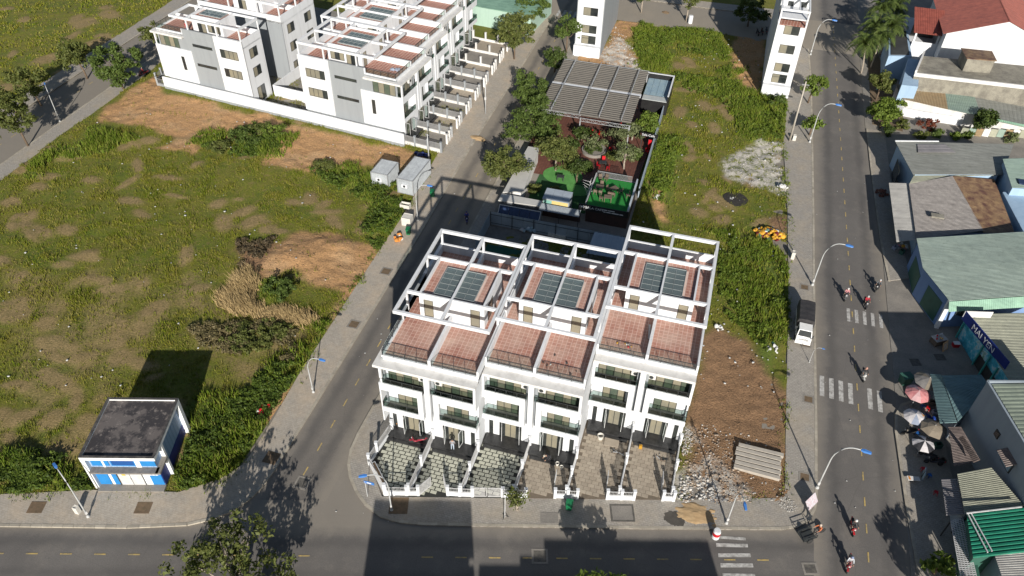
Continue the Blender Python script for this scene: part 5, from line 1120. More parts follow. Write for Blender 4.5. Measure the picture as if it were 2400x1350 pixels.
# 3 big green roof
q = [(28.75,90.54,4.60), (28.96,84.43,4.60), (31.38,78.99,4.60), (41.62,82.65,5.20), (42.65,89.00,5.60), (44.19,96.28,5.20)]
s3 = shed('green_roofed_hall', 'big hall with sage green tiled metal roof and blue wall with green shutters', [(q[0], q[1], q[4], q[5], SAGE,.22,.03), (q[1], q[2], q[3], q[4], SAGE,.22,.03)], BLUEW, inset(q, .35), 4.5)
corrug(s3, 'fascia_sheet', (31.38,78.89,4.55), (41.66,82.62,5.10), (41.94,81.84,4.10), (31.56,78.17,3.60), MINT, .25, .03)
w0 = Vector(inset(q, .35)[1]); w1 = Vector(inset(q, .35)[2]); w2 = Vector(inset(q, .35)[0])
def on_wall(A_, B_, t0, t1, z0, z1, name, m, parent, off=.05):
    A_ = Vector(A_[:2]); B_ = Vector(B_[:2]); d_ = (B_-A_); n_2 = Vector((d_.y,-d_.x)).normalized()
    if n_2.x > 0: n_2 = -n_2
    p0 = A_.lerp(B_, t0); p1 = A_.lerp(B_, t1); return MB().prism([tuple(x) for x in (p0, p1, p1+n_2*off, p0+n_2*off)], z0, z1).build(name, m, parent)
on_wall(w0, w1, .3, .85, .2, 3.3, 'shutter', GREENDOOR, s3); on_wall(w2, w0, .25, .95, .2, 3.0, 'shutter', GREENDOOR, s3)
MB().box(w1.x-.2,w1.x+.25,w1.y-.25,w1.y+.2,0,4.5).build('corner_pier', WHITE, s3)
window(s3, w1.y+.4, w1.x+1.4, w1.x+2.6, 2.2, 3.4, 1, 3, [DARKG], depth=.1)
# 4 restaurant with mural and blue sign
NAVY = paint('sign_navy', (.012,.03,.19), (.01,.024,.15), 1, .4)
def mural():
    t = NT('painted_mural'); p = t.pos(); k = t.ramp(t.noise(p, .7, 5, .7), (.32, (.02,.17,.10)), (.42, (.03,.26,.36)), (.52, (.06,.42,.55)), (.6, (.45,.60,.62)), (.7, (.04,.22,.06)))
    t.t.nodes[-1]
    return t.out(k, .6)
MURAL = mural()
ra = [(33.60,78.50,3.60), (36.61,68.29,3.60), (39.59,69.09,4.00), (41.78,80.76,4.00)]
s4 = shed('restaurant', 'restaurant with cream ribbed roof and turquoise mural front facing the lane', [(ra[0], ra[1], ra[2], ra[3], CREAMR,.24,.04)], DARKROOM, inset(ra, .5), 3.0)
fa, fb2 = inset(ra,.5)[0], inset(ra,.5)[1]
on_wall(fa, fb2, 0, 1, 1.9, 3.5, 'mural', MURAL, s4, .15); on_wall(fa, fb2, 0, .42, .1, 1.9, 'mural', MURAL, s4, .12)
TEALP = paint('teal_post', (.05,.33,.30), (.04,.27,.25), 1)
for t_ in (.0,.45,.62,.8,1.0):
    p = Vector(fa).lerp(Vector(fb2), t_); MB().box(p.x-.35,p.x-.2,p.y-.1,p.y+.1,0,3.2).build('post', TEALP, s4)
s5 = thing('restaurant_sign', 'long navy sign board reading MAI YEN on the restaurant roof edge', 'sign', (*(32.90,77.51,3.90)[:2], 3.55)); e0 = Vector((32.90,77.51,3.90)[:2]); e1 = Vector((36.37,70.18,3.90)[:2]); da = math.atan2((e1-e0).y, (e1-e0).x); SL = (e1-e0).length
s5.rotation_euler = (0, 0, da); MB().box(0, SL, -.05, .05, 0, 1.25).build('board', NAVY, s5); text('MAI YEN', 1.05, (SL/2-.2,-.055,.22), (R(90),0,0), WHITE, s5, align='CENTER')
nb = thing('sign_board', 'blank white sign board above the navy restaurant sign', 'sign', (*(32.86,77.40,4.20)[:2], 3.9), .25); MB().box(0,3.2,-.04,.04,0,.9).build('board', WHITE2, nb); MB().box(1.5,1.56,.04,.1,-.6,.5).build('prop', METAL, nb)
wp = thing('white_parapet', 'white parapet with small slots between restaurant and grey blue house', 'wall', (0,0,0)); A_ = Vector((33.51,65.87,4.60)[:2]); B_ = Vector((39.16,68.16,4.60)[:2]); dd_ = (B_-A_).normalized(); nn_ = Vector((-dd_.y,dd_.x))*.12
MB().prism([tuple(x) for x in (A_-nn_,B_-nn_,B_+nn_,A_+nn_)], 0, 4.6).build('wall_body', WHITE, wp)
for i in range(5): p = A_+dd_*(.8+.85*i); MB().box(-.14,.14,-.14,-.1,4.0,4.3).build('slot', DARKG, wp, (p.x,p.y,0), math.atan2(dd_.y,dd_.x))
# 5 teal shop roofs
shed('awning', 'teal curved ribbed awning at the umbrella stalls', [((28.87,68.09,2.70), (29.14,61.08,2.70), (30.51,61.03,3.40), (29.70,67.56,3.40), TEALR,.22,.05)], cat='awning')
shed('teal_shop', 'shop with flat shaded teal roof behind the curved awning', [((29.68,67.33,3.50), (30.56,61.08,3.50), (34.42,66.84,3.70), (33.73,68.52,3.70), TEALR,.5,.02)], GBLUE, inset([(29.73,67.44,3.40), (30.60,61.18,3.40), (34.41,67.11,3.40), (33.88,68.72,3.40)], .3), 3.3)
# 6 tall grey blue house
t1, t2 = (31.91,62.36,8.00), (33.90,55.59,8.00); dv = Vector(t2[:2])-Vector(t1[:2]); dv.normalize(); nv = Vector((-dv.y, dv.x)); nv = nv if nv.x > 0 else -nv
p0 = Vector(t1[:2])-dv*.5; p1 = Vector(t2[:2])+dv*5; W6 = 9
s6 = thing('tall_house', 'tall blank grey blue house wall behind the low shops at right', 'house', (0,0,0)); MB().prism([tuple(x) for x in (p0, p1, p1+nv*W6, p0+nv*W6)], 0, 8).build('wall', GBLUE, s6)
pp = MB()
for A2, B2 in ((p0,p1),(p0,p0+nv*W6)):
    d2 = (B2-A2).normalized(); n2 = Vector((-d2.y,d2.x))*.1; pp.prism([tuple(x) for x in (A2-n2,B2-n2,B2+n2,A2+n2)], 8, 8.25)
pp.build('parapet', GBLUE, s6); z8 = 8.1; qa = p0+nv*.3+dv*.3; qb = p1+nv*.3; qc = p1+nv*W6; qd = p0+nv*W6+dv*.3
corrug(s6, 'roof_sheet', (*qa,z8), (*qb,z8), (*qc,z8+.3), (*qd,z8+.3), metal('sage_flat', (.24,.28,.22),(.20,.235,.19)), .5, .03)
def wall_win(t0, z0, z1, wd, m, awn=None):
    c_ = p0.lerp(p1, t0); d_ = dv*wd/2; o = MB().prism([tuple(x) for x in (c_-d_, c_+d_, c_+d_-nv*.08, c_-d_-nv*.08)], z0, z1).build('window', METAL, s6)
    MB().prism([tuple(x) for x in (c_-d_*.85-nv*.08, c_+d_*.85-nv*.08, c_+d_*.85-nv*.1, c_-d_*.85-nv*.1)], z0+.1, z1-.1).build('pane', m, o)
    if awn: corrug(s6, 'window_awning', (*(c_-d_*1.2),z1+.5), (*(c_+d_*1.2),z1+.5), (*(c_+d_*1.2-nv*.9),z1+.1), (*(c_-d_*1.2-nv*.9),z1+.1), awn, .22, .04)
wall_win(.36, 5.2, 6.0, .7, DARKG); wall_win(.58, 4.2, 5.4, 1.6, PB_, BROWNR)
# 7 low sheds along the pavement, lower right
shed('awning', 'brown and grey striped awning below the black and white umbrella', [((29.79,60.66,2.90), (29.78,55.65,2.90), (32.11,56.67,3.40), (30.81,60.56,3.40), BROWNR,.2,.05)], cat='awning')
shed('awning', 'small steep striped awning against the grey blue wall', [((30.28,58.71,3.70), (31.28,55.93,3.70), (31.62,55.90,4.30), (30.46,58.51,4.30), BROWNR,.2,.05)], cat='awning')
k1 = [(29.66,54.26,3.50), (29.80,49.67,3.50), (34.91,51.81,4.00), (32.64,55.56,4.00)]
shed('lean_to', 'lean-to with cream ribbed roof, half in shade, below the grey blue wall', [(*k1, CREAMR,.22,.05)], GBLUE, inset(k1,.3), 3.2)
shed('awning', 'lilac striped awning hanging over the lower right pavement', [((28.53,53.90,2.60), (28.53,49.78,2.60), (29.88,49.95,3.10), (29.77,53.98,3.10), LILAC,.22,.06)], cat='awning')
k2 = [(29.70,49.47,3.90), (29.67,44.91,3.90), (35.27,47.06,4.40), (36.21,52.04,4.40)]
s8 = shed('green_roofed_shop', 'shop with emerald green ribbed roof and white pipes at lower right', [(*k2, EMER,.42,.12)], GREENDOOR, inset(k2,.3), 3.7)
for a2, b2 in (((29.70,49.27,4.20),(30.85,45.63,4.20)),((29.98,49.45,4.20),(31.23,45.87,4.20)),((29.55,49.21,4.30),(34.37,51.16,4.60))): MB().bar(a2,b2,.1).build('pipe', LMETAL, s8)
k3 = [(31.43,46.01,4.00), (31.92,42.61,4.00), (35.29,43.47,4.30), (35.38,47.40,4.30)]; shed('lean_to', 'white ribbed roof at the bottom right corner', [(*k3, PALE,.2,.05)], GBLUE, inset(k3,.3), 3.7)
k4 = [(28.84,49.22,2.60), (29.01,43.45,2.60), (30.27,43.73,2.80), (29.87,49.87,2.80)]
s9 = thing('barred_screen', 'white barred roof screen along the lower right pavement', 'screen', (0,0,0)); mbk = MB()
for i in range(34): t_ = i/33; mbk.bar(Vector(k4[0]).lerp(Vector(k4[1]),t_), Vector(k4[3]).lerp(Vector(k4[2]),t_), .06)
for i in range(6): t_ = i/5; mbk.bar(Vector(k4[0]).lerp(Vector(k4[3]),t_), Vector(k4[1]).lerp(Vector(k4[2]),t_), .05)
mbk.build('bars', LMETAL, s9)
for p in k4: MB().box(p[0]-.05,p[0]+.05,p[1]-.05,p[1]+.05,0,p[2]).build('post', METAL, s9)
MB().prism(inset([(30.06,50.18,2.40), (30.55,50.61,2.40), (30.82,44.11,2.40), (30.32,43.96,2.40)],.1), 0, 2.3).build('backing_wall', GREENDOOR, s9)
k5 = [(42.45,113.86,5.00), (42.44,106.11,5.00), (47.20,107.01,5.40), (48.90,115.74,5.40)]
s10 = shed('blue_house', 'house with mint ribbed roof at the right edge, blue side wall', [(*k5, MINTG,.25,.03)], SKYW, inset(k5,.3), 4.8); MB().box(k5[1][0]+1,k5[1][0]+3.2,k5[1][1]+1,k5[1][1]+2.2,5.15,5.3).build('solar_heater', SOL, s10)
k6 = [(41.94,106.97,3.60), (43.06,97.61,3.60), (47.00,99.33,3.60), (49.07,109.79,3.60)]; MB().prism([p[:2] for p in k6], 0, 3.6).build('blue_annex', SKYW, s10)
# 8 upper right: long low roofs, concrete house, white gabled house with red roof
k7 = [(30.03,138.36,2.90), (30.91,133.31,2.70), (37.82,131.73,2.80), (37.86,137.29,3.10)]
s11 = shed('long_shed', 'long low shed with ochre, mint and grey roof sheets beside the walled lane', [(k7[1],k7[2],k7[3],k7[0],OCHRE,.45,.03), ((37.82,131.73,2.80),(42.82,131.00,2.80),(42.53,136.93,3.10),(37.86,137.29,3.10),MINTG,.3,.04), ((42.82,131.00,2.80),(51.53,129.84,2.80),(52.48,135.62,3.10),(42.53,136.93,3.10),GREYR,.6,.02)], WHITE2, inset([k7[0],k7[1],(51.80,130.85,2.60),(52.84,136.38,2.60)],.3), 2.6)
corrug(s11, 'front_sheet', (42.94,131.01,2.50), (51.60,129.57,2.50), (51.44,129.63,2.90), (42.77,130.94,2.90), MINT, .3, .03)
wall_run('lane_wall', 'low white wall curving round the lane with the blue tank', [(29.99,134.09,1.50), (31.40,132.71,1.50), (34.89,132.32,1.50), (40.86,132.18,1.50)], 1.5, .3, [WHITE])
bt = thing('water_tub', 'round blue plastic tub in the walled lane', 'tub', (*(31.92,137.61), .05)); MB().lathe([(.5,0),(.62,.9),(.64,.95),(.56,.95),(.5,.3)], n=20).build('tub', paint('blue_plastic',(.03,.27,.55),(.025,.22,.45),1,.4), bt)
CS = [(31.8,134.6),(52,136.0),(52,146.5),(33.8,144.8)]
s12 = thing('concrete_house', 'old concrete flat roofed house with stained slab and stair tower', 'house', (0,0,0)); MB().prism([(32.0,136.5),(52,137.5),(52,146.3),(34.0,144.6)], 0, 5.6).build('wall', CONCD, s12); MB().prism([(32.0,136.4),(52,137.4),(52,146.3),(34.0,144.7)], 5.6, 5.75).build('roof_slab', CONCD, s12)
pf = MB(); pf.prism([(31.9,136.2),(52,137.2),(52,137.5),(31.9,136.5)], 5.6, 6.2); pf.prism([(31.9,136.5),(32.2,136.5),(34.2,144.7),(33.9,144.7)], 5.6, 6.6); pf.build('parapet', WHITE2, s12); MB().prism([(40.0,140.5),(44.4,141.2),(44.2,144.6),(39.6,144.2)], 5.7, 8.0).build('stair_tower', CONCD, s12); MB().prism([(39.8,140.4),(44.6,141.0),(44.4,144.8),(39.4,144.4)], 8.0, 8.12).build('stair_roof', RUST, s12)
MB().prism([(30.0,133.6),(32.6,133.8),(33.9,144.6),(31.9,144.6)], 0, 5.0).build('street_wing', SKYW, s12)
s13 = thing('gabled_house', 'tall white house with red tiled roof and broad blank gable', 'house', (0,0,0))
gw = [(37.6,0),(54.5,0),(54.5,8.3),(46.5,11.6),(37.6,8.3)]
mbg = MB(); vs = [(x, 149.5, z) for x, z in gw] + [(x, 168, z) for x, z in gw]; mbg.add(vs, [(0,1,2,3,4),(9,8,7,6,5),(0,5,6,1),(1,6,7,2),(2,7,8,3),(3,8,9,4),(4,9,5,0)]); mbg.build('wall', WHITE, s13)
corrug(s13, 'roof_slope', (37.0,149.3,8.25), (37.0,168.4,8.25), (46.6,168.4,11.8), (46.6,149.3,11.8), CLAY, .3, .05); corrug(s13, 'roof_slope', (55.3,149.3,8.15), (55.3,168.4,8.15), (46.4,168.4,11.8), (46.4,149.3,11.8), CLAY, .3, .05)
lo = MB(); lo.prism([(33.2,152.2),(37.6,152.2),(37.6,166),(33.2,166)], 0, 4.2); lo.build('side_wing', WHITE, s13); lp = MB()
for x, y in ((33.4,152.4),(37.3,152.4)): lp.box(x-.15,x+.15,y-.15,y+.15,4.2,7.1)
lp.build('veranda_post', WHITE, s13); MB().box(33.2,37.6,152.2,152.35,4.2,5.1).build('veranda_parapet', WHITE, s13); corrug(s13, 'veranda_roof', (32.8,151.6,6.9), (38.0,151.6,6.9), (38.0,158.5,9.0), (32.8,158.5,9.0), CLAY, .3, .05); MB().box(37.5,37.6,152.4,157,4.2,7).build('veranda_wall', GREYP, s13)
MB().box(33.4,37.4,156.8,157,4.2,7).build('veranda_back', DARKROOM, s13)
s14 = thing('courtyard_house', 'pale blue house with dark courtyard roof behind the palms', 'house', (0,0,0)); MB().prism([(28.8,145.5),(32.8,146.5),(33.0,158),(29.6,158)], 0, 4.6).build('wall', SKYW, s14); MB().prism([(29.2,146),(32.4,147),(32.6,157.6),(30,157.6)], 4.6, 4.7).build('roof', DARKROOM, s14)
ov = thing('garden_screens', 'row of cream and mint screens along the narrow garden strip', 'fence', (0,0,0))
for i in range(9): MB().box(40.2+1.15*i, 41.2+1.15*i, 128.6+.28*i, 128.68+.28*i, .1, 1.5).build('screen', [CREAMR, MINTG, OCHRE, WHITE2][i % 4], ov)
wall_run('shop_terrace_wall', 'pale blue garden wall beside the palms', [(27.9,141),(29.5,146),(29.8,158)], 1.6, .2, [SKYW])
sheet('palm_bed', [(26.6,128),(31.3,127),(31.8,133),(30.4,142),(28.8,158),(27,158)], .09, SOILP, .1)
mg = thing('mint_roof', 'mint green flat roof at the top edge behind the back row', 'building', (0,0,0)); MB().prism([at_en(-14,46)[:2], at_en(4,46)[:2], at_en(4,58)[:2], at_en(-14,58)[:2]], 0, 4).build('wall', MINTW, mg); MB().prism([at_en(-14.2,45.8)[:2], at_en(4.2,45.8)[:2], at_en(4.2,58)[:2], at_en(-14.2,58)[:2]], 4, 4.1).build('roof', MINT, mg)
# terrace houses just south of the near street: outside the picture, their shadows fall into it
for i, (u0, v0_, w_, z_) in enumerate(((-12.5,9.0,9.3,13.75),(-2.1,8.9,4.0,12.0),(4.3,9.4,15.3,13.75),(2.0,8.7,2.2,13.0))):
    t = thing('south_house', 'white terrace house south of the near street casting the %s' % ['left roadside shadow','small middle roadside shadow','right roadside shadow','narrow step of roadside shadow'][i], 'house', (u0, v0_, 0), ANG)
    b_ = MB(); b_.box(0,w_,-16,-.9,0,11); b_.box(0,w_,-9,-6,11,13.6); b_.build('wall', WHITE, t)
    f_ = MB(); f_.box(0,w_,-.3,0,z_-.36,z_); f_.box(0,w_,-14,-13.7,z_-.36,z_); f_.box(0,.3,-13.7,-.3,z_-.36,z_); f_.box(w_-.3,w_,-13.7,-.3,z_-.36,z_); f_.box(0,w_,-6,-.6,z_-.4,z_-.2); f_.box(.02,w_-.02,-.28,-.05,11,z_-.36); f_.build('roof_frame', WHITE, t)
    for k in range(3): window(t, -.9, .5, w_-.5, 1+3.3*k, 3+3.3*k, 1, 4, [TAN, DARKG], '-y', .06)

# ---- trees
tree('street_tree', 'tall olive tree with bare trunk on the far left pavement, at the left edge', (-100.12,79.97), 10.0, 4.22, mat=LEAFO, n=100, seed=1, lean=(-1.0,.3), group='far left street trees')
tree('street_tree', 'dark leaning tree across the far left street, nearest the left edge', (-107.20,91.13), 7.3, 3.33, mat=LEAFO, n=44, seed=2, lean=(-1.0,0), group='far left street trees')
tree('street_tree', 'loose tree with forked dark trunk across the far left street', (-106.29,101.48), 7.5, 3.71, mat=LEAFO, n=70, seed=3, lean=(-.9,0), group='far left street trees')
tree('street_tree', 'dense round tree on the earth lot side of the far left street', (-97.77,99.98), 8.5, 4.48, mat=LEAF, n=110, seed=4, lean=(-.5,.2), group='far left street trees')
tree('street_tree', 'small tree half hidden behind the lone far left house', (-101.32,115.11), 5.7, 2.82, mat=LEAFO, n=30, seed=5, group='far left street trees')
tree('street_tree', 'full tree with twin trunk on left street pavement by the back row yards', (-36.92,132.26), 9.6, 4.35, mat=LEAFO, n=110, seed=6, group='left street trees')
tree('street_tree', 'tree beyond the twin trunk tree, at the top edge', (-37.58,148.52), 8.3, 4.10, mat=LEAF, n=50, seed=7, group='left street trees')
tree('street_tree', 'tree at the top edge left of the teal fence corner', (-43.67,157.88), 7.8, 3.58, mat=LEAFD, n=40, seed=8, group='left street trees')
tree('street_tree', 'round tree against the left side of the narrow white tower house', (-28.31,138.12), 7.5, 3.07, mat=LEAF, n=46, seed=9, group='left street trees')
tree('cafe_tree', 'feathery tree overhanging left street, topmost beside the slatted cafe roof', (-27.88,115.84), 7.0, 4.4, mat=LEAF, n=120, size=.17, seed=10, lean=(-1.2,.5), group='cafe trees')
tree('cafe_tree', 'wide feathery tree left of the cafe brown terrace', (-25.52,105.81), 7.2, 4.6, mat=LEAF, n=130, size=.17, seed=11, lean=(-.8,.2), group='cafe trees')
tree('cafe_tree', 'light feathery tree with pale trunk on the cafe green lawn', (-20.54,98.16), 6.6, 3.33, mat=LEAFO, n=90, size=.16, seed=12, bark=BARKP, group='cafe trees')
tree('cafe_tree', 'spreading feathery tree over the left street kerb, beside white cafe roof', (-26.24,93.24), 6.4, 3.71, mat=LEAFO, n=100, size=.17, seed=13, lean=(-.6,.2), group='cafe trees')
tree('cafe_tree', 'small dark trees at the top left corner of the cafe', (-28.46,129.61), 4.7, 2.30, mat=LEAFD, n=34, seed=14, group='cafe trees')
tree('cafe_tree', 'compact bright round tree by the cafe annex', (-8.92,112.80), 4.4, 2.24, mat=LEAFY, n=34, seed=15, group='cafe trees')
tree('cafe_tree', 'pale wispy tree between the round planter and the cafe side wall', (-10.72,101.79), 5.4, 2.56, mat=LEAFP, n=26, per=34, seed=16, bark=BARKP, group='cafe trees')
tree('cafe_tree', 'thin grey green tree behind the pale wispy tree', (-11.03,110.48), 3.7, 1.79, mat=LEAFP, n=14, seed=17, bark=BARKP, group='cafe trees')
tree('cafe_tree', 'young tree with bare forked stem inside the round planter', (-16.06,105.13), 4.0, 2.05, mat=LEAFP, n=18, per=30, seed=18, bark=BARKP, group='cafe trees')
tree('cafe_tree', 'small shrubby tree left of the round planter', (-18.69,107.74), 3.3, 1.54, mat=LEAFD, n=16, seed=19, group='cafe trees')
tree('pavement_tree', 'young tree with wide flat crown before the right tower house', (16.13,132.00), 5.6, 2.3, mat=LEAFY, n=34, per=30, size=.24, seed=20, lean=(.3,0), rz=1.1, group='right pavement trees')
tree('pavement_tree', 'smaller young tree beside the street lamp and utility pole', (16.42,120.97), 3.8, 1.6, mat=LEAFY, n=22, per=28, size=.24, seed=21, rz=.8, group='right pavement trees')
tree('garden_tree', 'big leafy garden tree across the right street, below the palms', (27.74,127.17), 5.8, 3.0, mat=LEAFY, n=70, size=.24, seed=22, group='right side trees')
tree('garden_tree', 'tree above the big leafy garden tree', (27.57,136.99), 5.6, 2.2, mat=LEAFO, n=40, seed=23, group='right side trees')
tree('garden_tree', 'dark round tree beside the white walled lane at right', (43.19,129.60), 4.6, 1.8, mat=LEAFD, n=40, seed=24, group='right side trees')
tree('corner_tree', 'large half bare tree at the bottom left corner of the junction', (-30.6,25.0), 7.0, 5.6, cz=4.3, rz=2.6, mat=LEAFO, n=125, per=46, size=.18, spread=.75, seed=25, bark=BARKP, limbs=22, tr=.26)
tree('street_tree', 'crown tip of a tree rising at the bottom edge centre', (-.4,32.9), 5.4, 2.69, mat=LEAFY, n=44, size=.22, seed=26, group='near street trees')
tree('pavement_sapling', 'broadleaf sapling in a pot on the right pavement at bottom edge', (27.75,44.97), 2.9, 1.3, mat=LEAFY, n=20, per=18, size=.32, spread=.4, seed=27, group='right pavement trees')
tree('pavement_sapling', 'dry sapling beside the post before the third yard', (-10.07,40.36), 3.0, 1.1, mat=LEAFO, n=16, per=20, size=.16, seed=28, bark=BARKP)
tree('street_tree', 'dark tree on the cross street at the top edge, by the tower house shadow', (4.05,161.57), 7.3, 4.35, mat=LEAFD, n=56, seed=29, group='cross street trees')
tree('street_tree', 'thin trunked tree on the cross street, left of the white drum', (-8.23,160.10), 6.7, 2.30, mat=LEAFO, n=20, seed=30, group='cross street trees', bark=BARKP)
tree('street_tree', 'thin trunked tree on the cross street beside the narrow tower house', (-17.71,161.45), 6.2, 2.56, mat=LEAF, n=22, seed=31, group='cross street trees', bark=BARKP)
tree('street_tree', 'tree just outside the bottom right whose shadow falls on the street', (30.5,36.5), 7.1, 2.56, mat=LEAF, n=40, seed=32, group='near street trees')
P_ = [((25.53,146.98),7.2,(-.9,.6)),((27.31,149.73),7.8,(.2,.6)),((26.64,155.53),7.4,(.1,.3)),((29.32,156.02),7.6,(.4,.2)),((28.63,164.22),7.6,(-.1,.4)),((30.71,166.59),7.2,(.5,.2)),((30.08,172.93),7.4,(0,.4))]
PL = ['lowest palm of the roadside clump, nearest the big garden tree','second palm from the bottom in the roadside clump','palm on the street side of the clump, mid height','palm on the house side of the clump, mid height','upper palm of the clump on the street side','upper palm of the clump beside the dark courtyard','topmost palm of the roadside clump']
for i, ((b, h, l), lab) in enumerate(zip(P_, PL)): palm('palm_tree', lab, b, h*.78, 50+i, 3.5, l, group='roadside palms', nf=34)
bush('red_bush', 'red leaved bush by the white walled lane at right', (35.15,129.57), 1.5, 1.7, LEAFR, 60, 18)
for i, (px, r_, h_, m, lab) in enumerate((((28.52,125.71),1.2,1.2,LEAFD,'dark bush under the big garden tree at the street edge'),((31.16,128.28),1.1,1.4,LEAFO,'broad leaved bush left of the red bush'),((34.13,125.70),1.0,1.1,LEAFO,'dry bush below the red bush'),
        ((36.36,127.12),1.2,1.3,LEAF,'green bush beside the grey roof corner'),((39.19,127.33),.9,.9,LEAFY,'low yellowish bush in the narrow garden strip'),((41.28,128.42),.9,1.0,LEAF,'low bush under the dark round tree'),((47.74,129.39),1.0,1.6,LEAFP,'small pale tree like bush at right edge by cream screens'),
        ((10.58,129.88),1.9,1.7,LEAF,'bush against the foot of the right tower house'),((36.39,74.02),.8,1.1,LEAFR,'flowering shrub before the restaurant mural'),((35.74,75.93),.7,1.0,LEAF,'green shrub before the restaurant mural'),((37.08,72.53),.7,1.0,LEAFD,'dark shrub at the lower end of the restaurant front'))):
    bush('bush', lab, px, r_, h_, m, 70+i, 16)
for i, (px, r_, h_) in enumerate((((-70.68,91.95),1.9,1.6),((-67.82,93.55),2.2,2.0),((-65.26,93.70),1.9,2.0),((-67.47,90.33),1.6,1.3),((-71.84,88.27),1.6,1.2))):
    bush('weed_bush', 'tall weed clump in the earth lot, %s from left' % ['second','fourth','rightmost of five','third','leftmost'][i], px, r_, h_, [LEAF, LEAFO, LEAFY, LEAF, LEAFO][i], 90+i, 34, 44, .14, group='weed clumps in the earth lot')
for i, (px, r_, h_, m) in enumerate((((-46.69,61.10),2.0,1.5,LEAF),((-54.06,88.31),1.6,1.2,LEAFO),((-45.67,52.22),2.4,.9,LEAFO),((-47.57,53.08),2.2,.8,LEAFO),((-44.13,54.88),2.2,.8,LEAFO))):
    bush('weed_bush', ['green weed clump inside the straw heap','weed clump below the earth lot edge','brown scrub shaded by the blue hut, right','brown scrub at the hut shadow tip','brown scrub under the straw heap'][i], px, r_, h_, m, 100+i, 34, 44, .14)

tree('cafe_tree', 'dense feathery tree filling the gap between the two big street side cafe trees', (-24.41,110.33), 6.0, 2.9, mat=LEAF, n=70, size=.17, seed=33, lean=(-.8,0), group='cafe trees')
tree('cafe_tree', 'grey green shrubby tree right of the round planter', (-12.77,107.90), 3.8, 1.6, mat=LEAFP, n=24, size=.15, seed=34, group='cafe trees')
tree('cafe_tree', 'dark slender tree on the lawn left of the green deck', (-16.75,96.03), 4.0, 1.3, mat=LEAFD, n=24, size=.15, seed=35, group='cafe trees')
bush('bush', 'low dark shrub on the lawn behind the kiosk', (-22.35,91.95), .9, 1.3, LEAFO, 120, 16); bush('bush', 'trimmed shrub at the rear of the cafe lawn', (-18.86,98.94), .8, 1.2, LEAFO, 121, 14)

for i, (px, r_, h_, m) in enumerate((((-19.43,105.76),.9,1.5,LEAFD),((-13.10,103.90),.8,1.4,LEAFO),((-9.49,105.43),.8,1.6,LEAF),((-16.13,100.06),.8,1.3,LEAFD),((-20.67,103.14),.9,1.6,LEAF),((-12.85,110.98),.8,1.5,LEAFD),((-19.24,92.37),.7,1.0,LEAFO))):
    bush('potted_shrub', ['dark shrub left of the round planter rim','olive shrub right of the red chairs','shrub beside the red banner wall','dark shrub behind the bare white tree','shrub under the feathery lawn tree','dark shrub at the shaded roof edge','low shrub on the lawn by the kiosk rear'][i], px, r_, h_, m, 140+i, 16, group='cafe shrubs')

# ================================================================ STREET FURNITURE
LAMPB = paint('lamp_blue', (.06,.20,.55), (.05,.17,.45), 2, .4); POLEM = paint('pole_grey', (.46,.47,.47), (.36,.37,.37), 2, .5); POLEC = paint('pole_concrete', (.42,.385,.33), (.33,.30,.26), 2, .9)
def lamp_proto():
    t = thing('street_lamp', 'x', 'street lamp', (0,0,0)); n = 14
    pts = [(0,0,0),(0,0,2),(0,0,4.6)] + [(1.6*(1-math.cos(a*math.pi/2/8)), 0, 4.6+2.6*math.sin(a*math.pi/2/8)) for a in range(1,9)] + [(2.1,0,7.22)]
    MB().tube(pts, [.095,.085,.07]+[.06]*8+[.05], 8).build('pole', POLEM, t, smooth=True); MB().lathe([(.2,0),(.2,.05),(.12,.3)], n=10).build('base_plate', POLEM, t); MB().box(-.1,.1,-.12,.12,.6,1.0).build('service_door', LMETAL, t)
    hd = MB(); hd.add([(2.0,-.1,7.16),(2.0,.1,7.16),(2.3,.17,7.12),(2.3,-.17,7.12),(2.9,.14,7.14),(2.9,-.14,7.14),(2.0,-.08,7.3),(2.0,.08,7.3),(2.3,.14,7.34),(2.3,-.14,7.34),(2.9,.1,7.26),(2.9,-.1,7.26)],
        [(0,1,2,3),(3,2,4,5),(7,6,9,8),(8,9,11,10),(1,0,6,7),(2,1,7,8),(4,2,8,10),(0,3,9,6),(3,5,11,9),(5,4,10,11)]); hd.build('lamp_head', LAMPB, t); MB().box(2.35,2.8,-.1,.1,7.09,7.12).build('lens', WHITE, t); return t
LP = lamp_proto(); first = True
for px, a, sc, lab in (((17.64,51.31),-.1,1,'street lamp at the right street corner by the concrete pipes'),((17.06,82.65),-.1,1,'street lamp on the right pavement behind the white truck'),((16.50,118.65),-.1,1,'street lamp on the right pavement by the utility pole'),((16.44,151.77),-.1,1,'street lamp beside the right tower house'),
        ((-35.35,47.92),.0,.8,'street lamp on the left street opposite the corner terrace house'),((-35.87,80.32),.1,.84,'street lamp beside the long grey container'),((-48.48,27.92),2.65,.84,'street lamp arching left before the blue hut'),((-100.66,87.68),2.4,.8,'street lamp on the far left street among trees'),
        ((-21.53,36.84),3.6,.84,'street lamp on the pavement before the corner yard, arm to the left'),((9.35,44.70),-1.3,.86,'street lamp at the edge of the rubble lot, blue head hanging forward'),((16.78,68.61),-.1,.36,'short lamp post stub in front of the white truck')):
    o = LP if first else copy_tree(LP); first = False; o.location = (*px, .14); o.rotation_euler = (0,0,a); o.scale = (sc,sc,sc); tag(o, lab, None, 'street lamps')
up = thing('utility_pole', 'tall leaning concrete utility pole on the right pavement', 'pole', (*(13.38,118.06), .1)); MB().tube([(0,0,0),(-.1,.05,10.4)], [.17,.1], 10).build('shaft', POLEC, up, smooth=True)
MB().bar((-.6,0,9.9),(.5,0,9.9),.09).build('crossarm', STEEL, up)
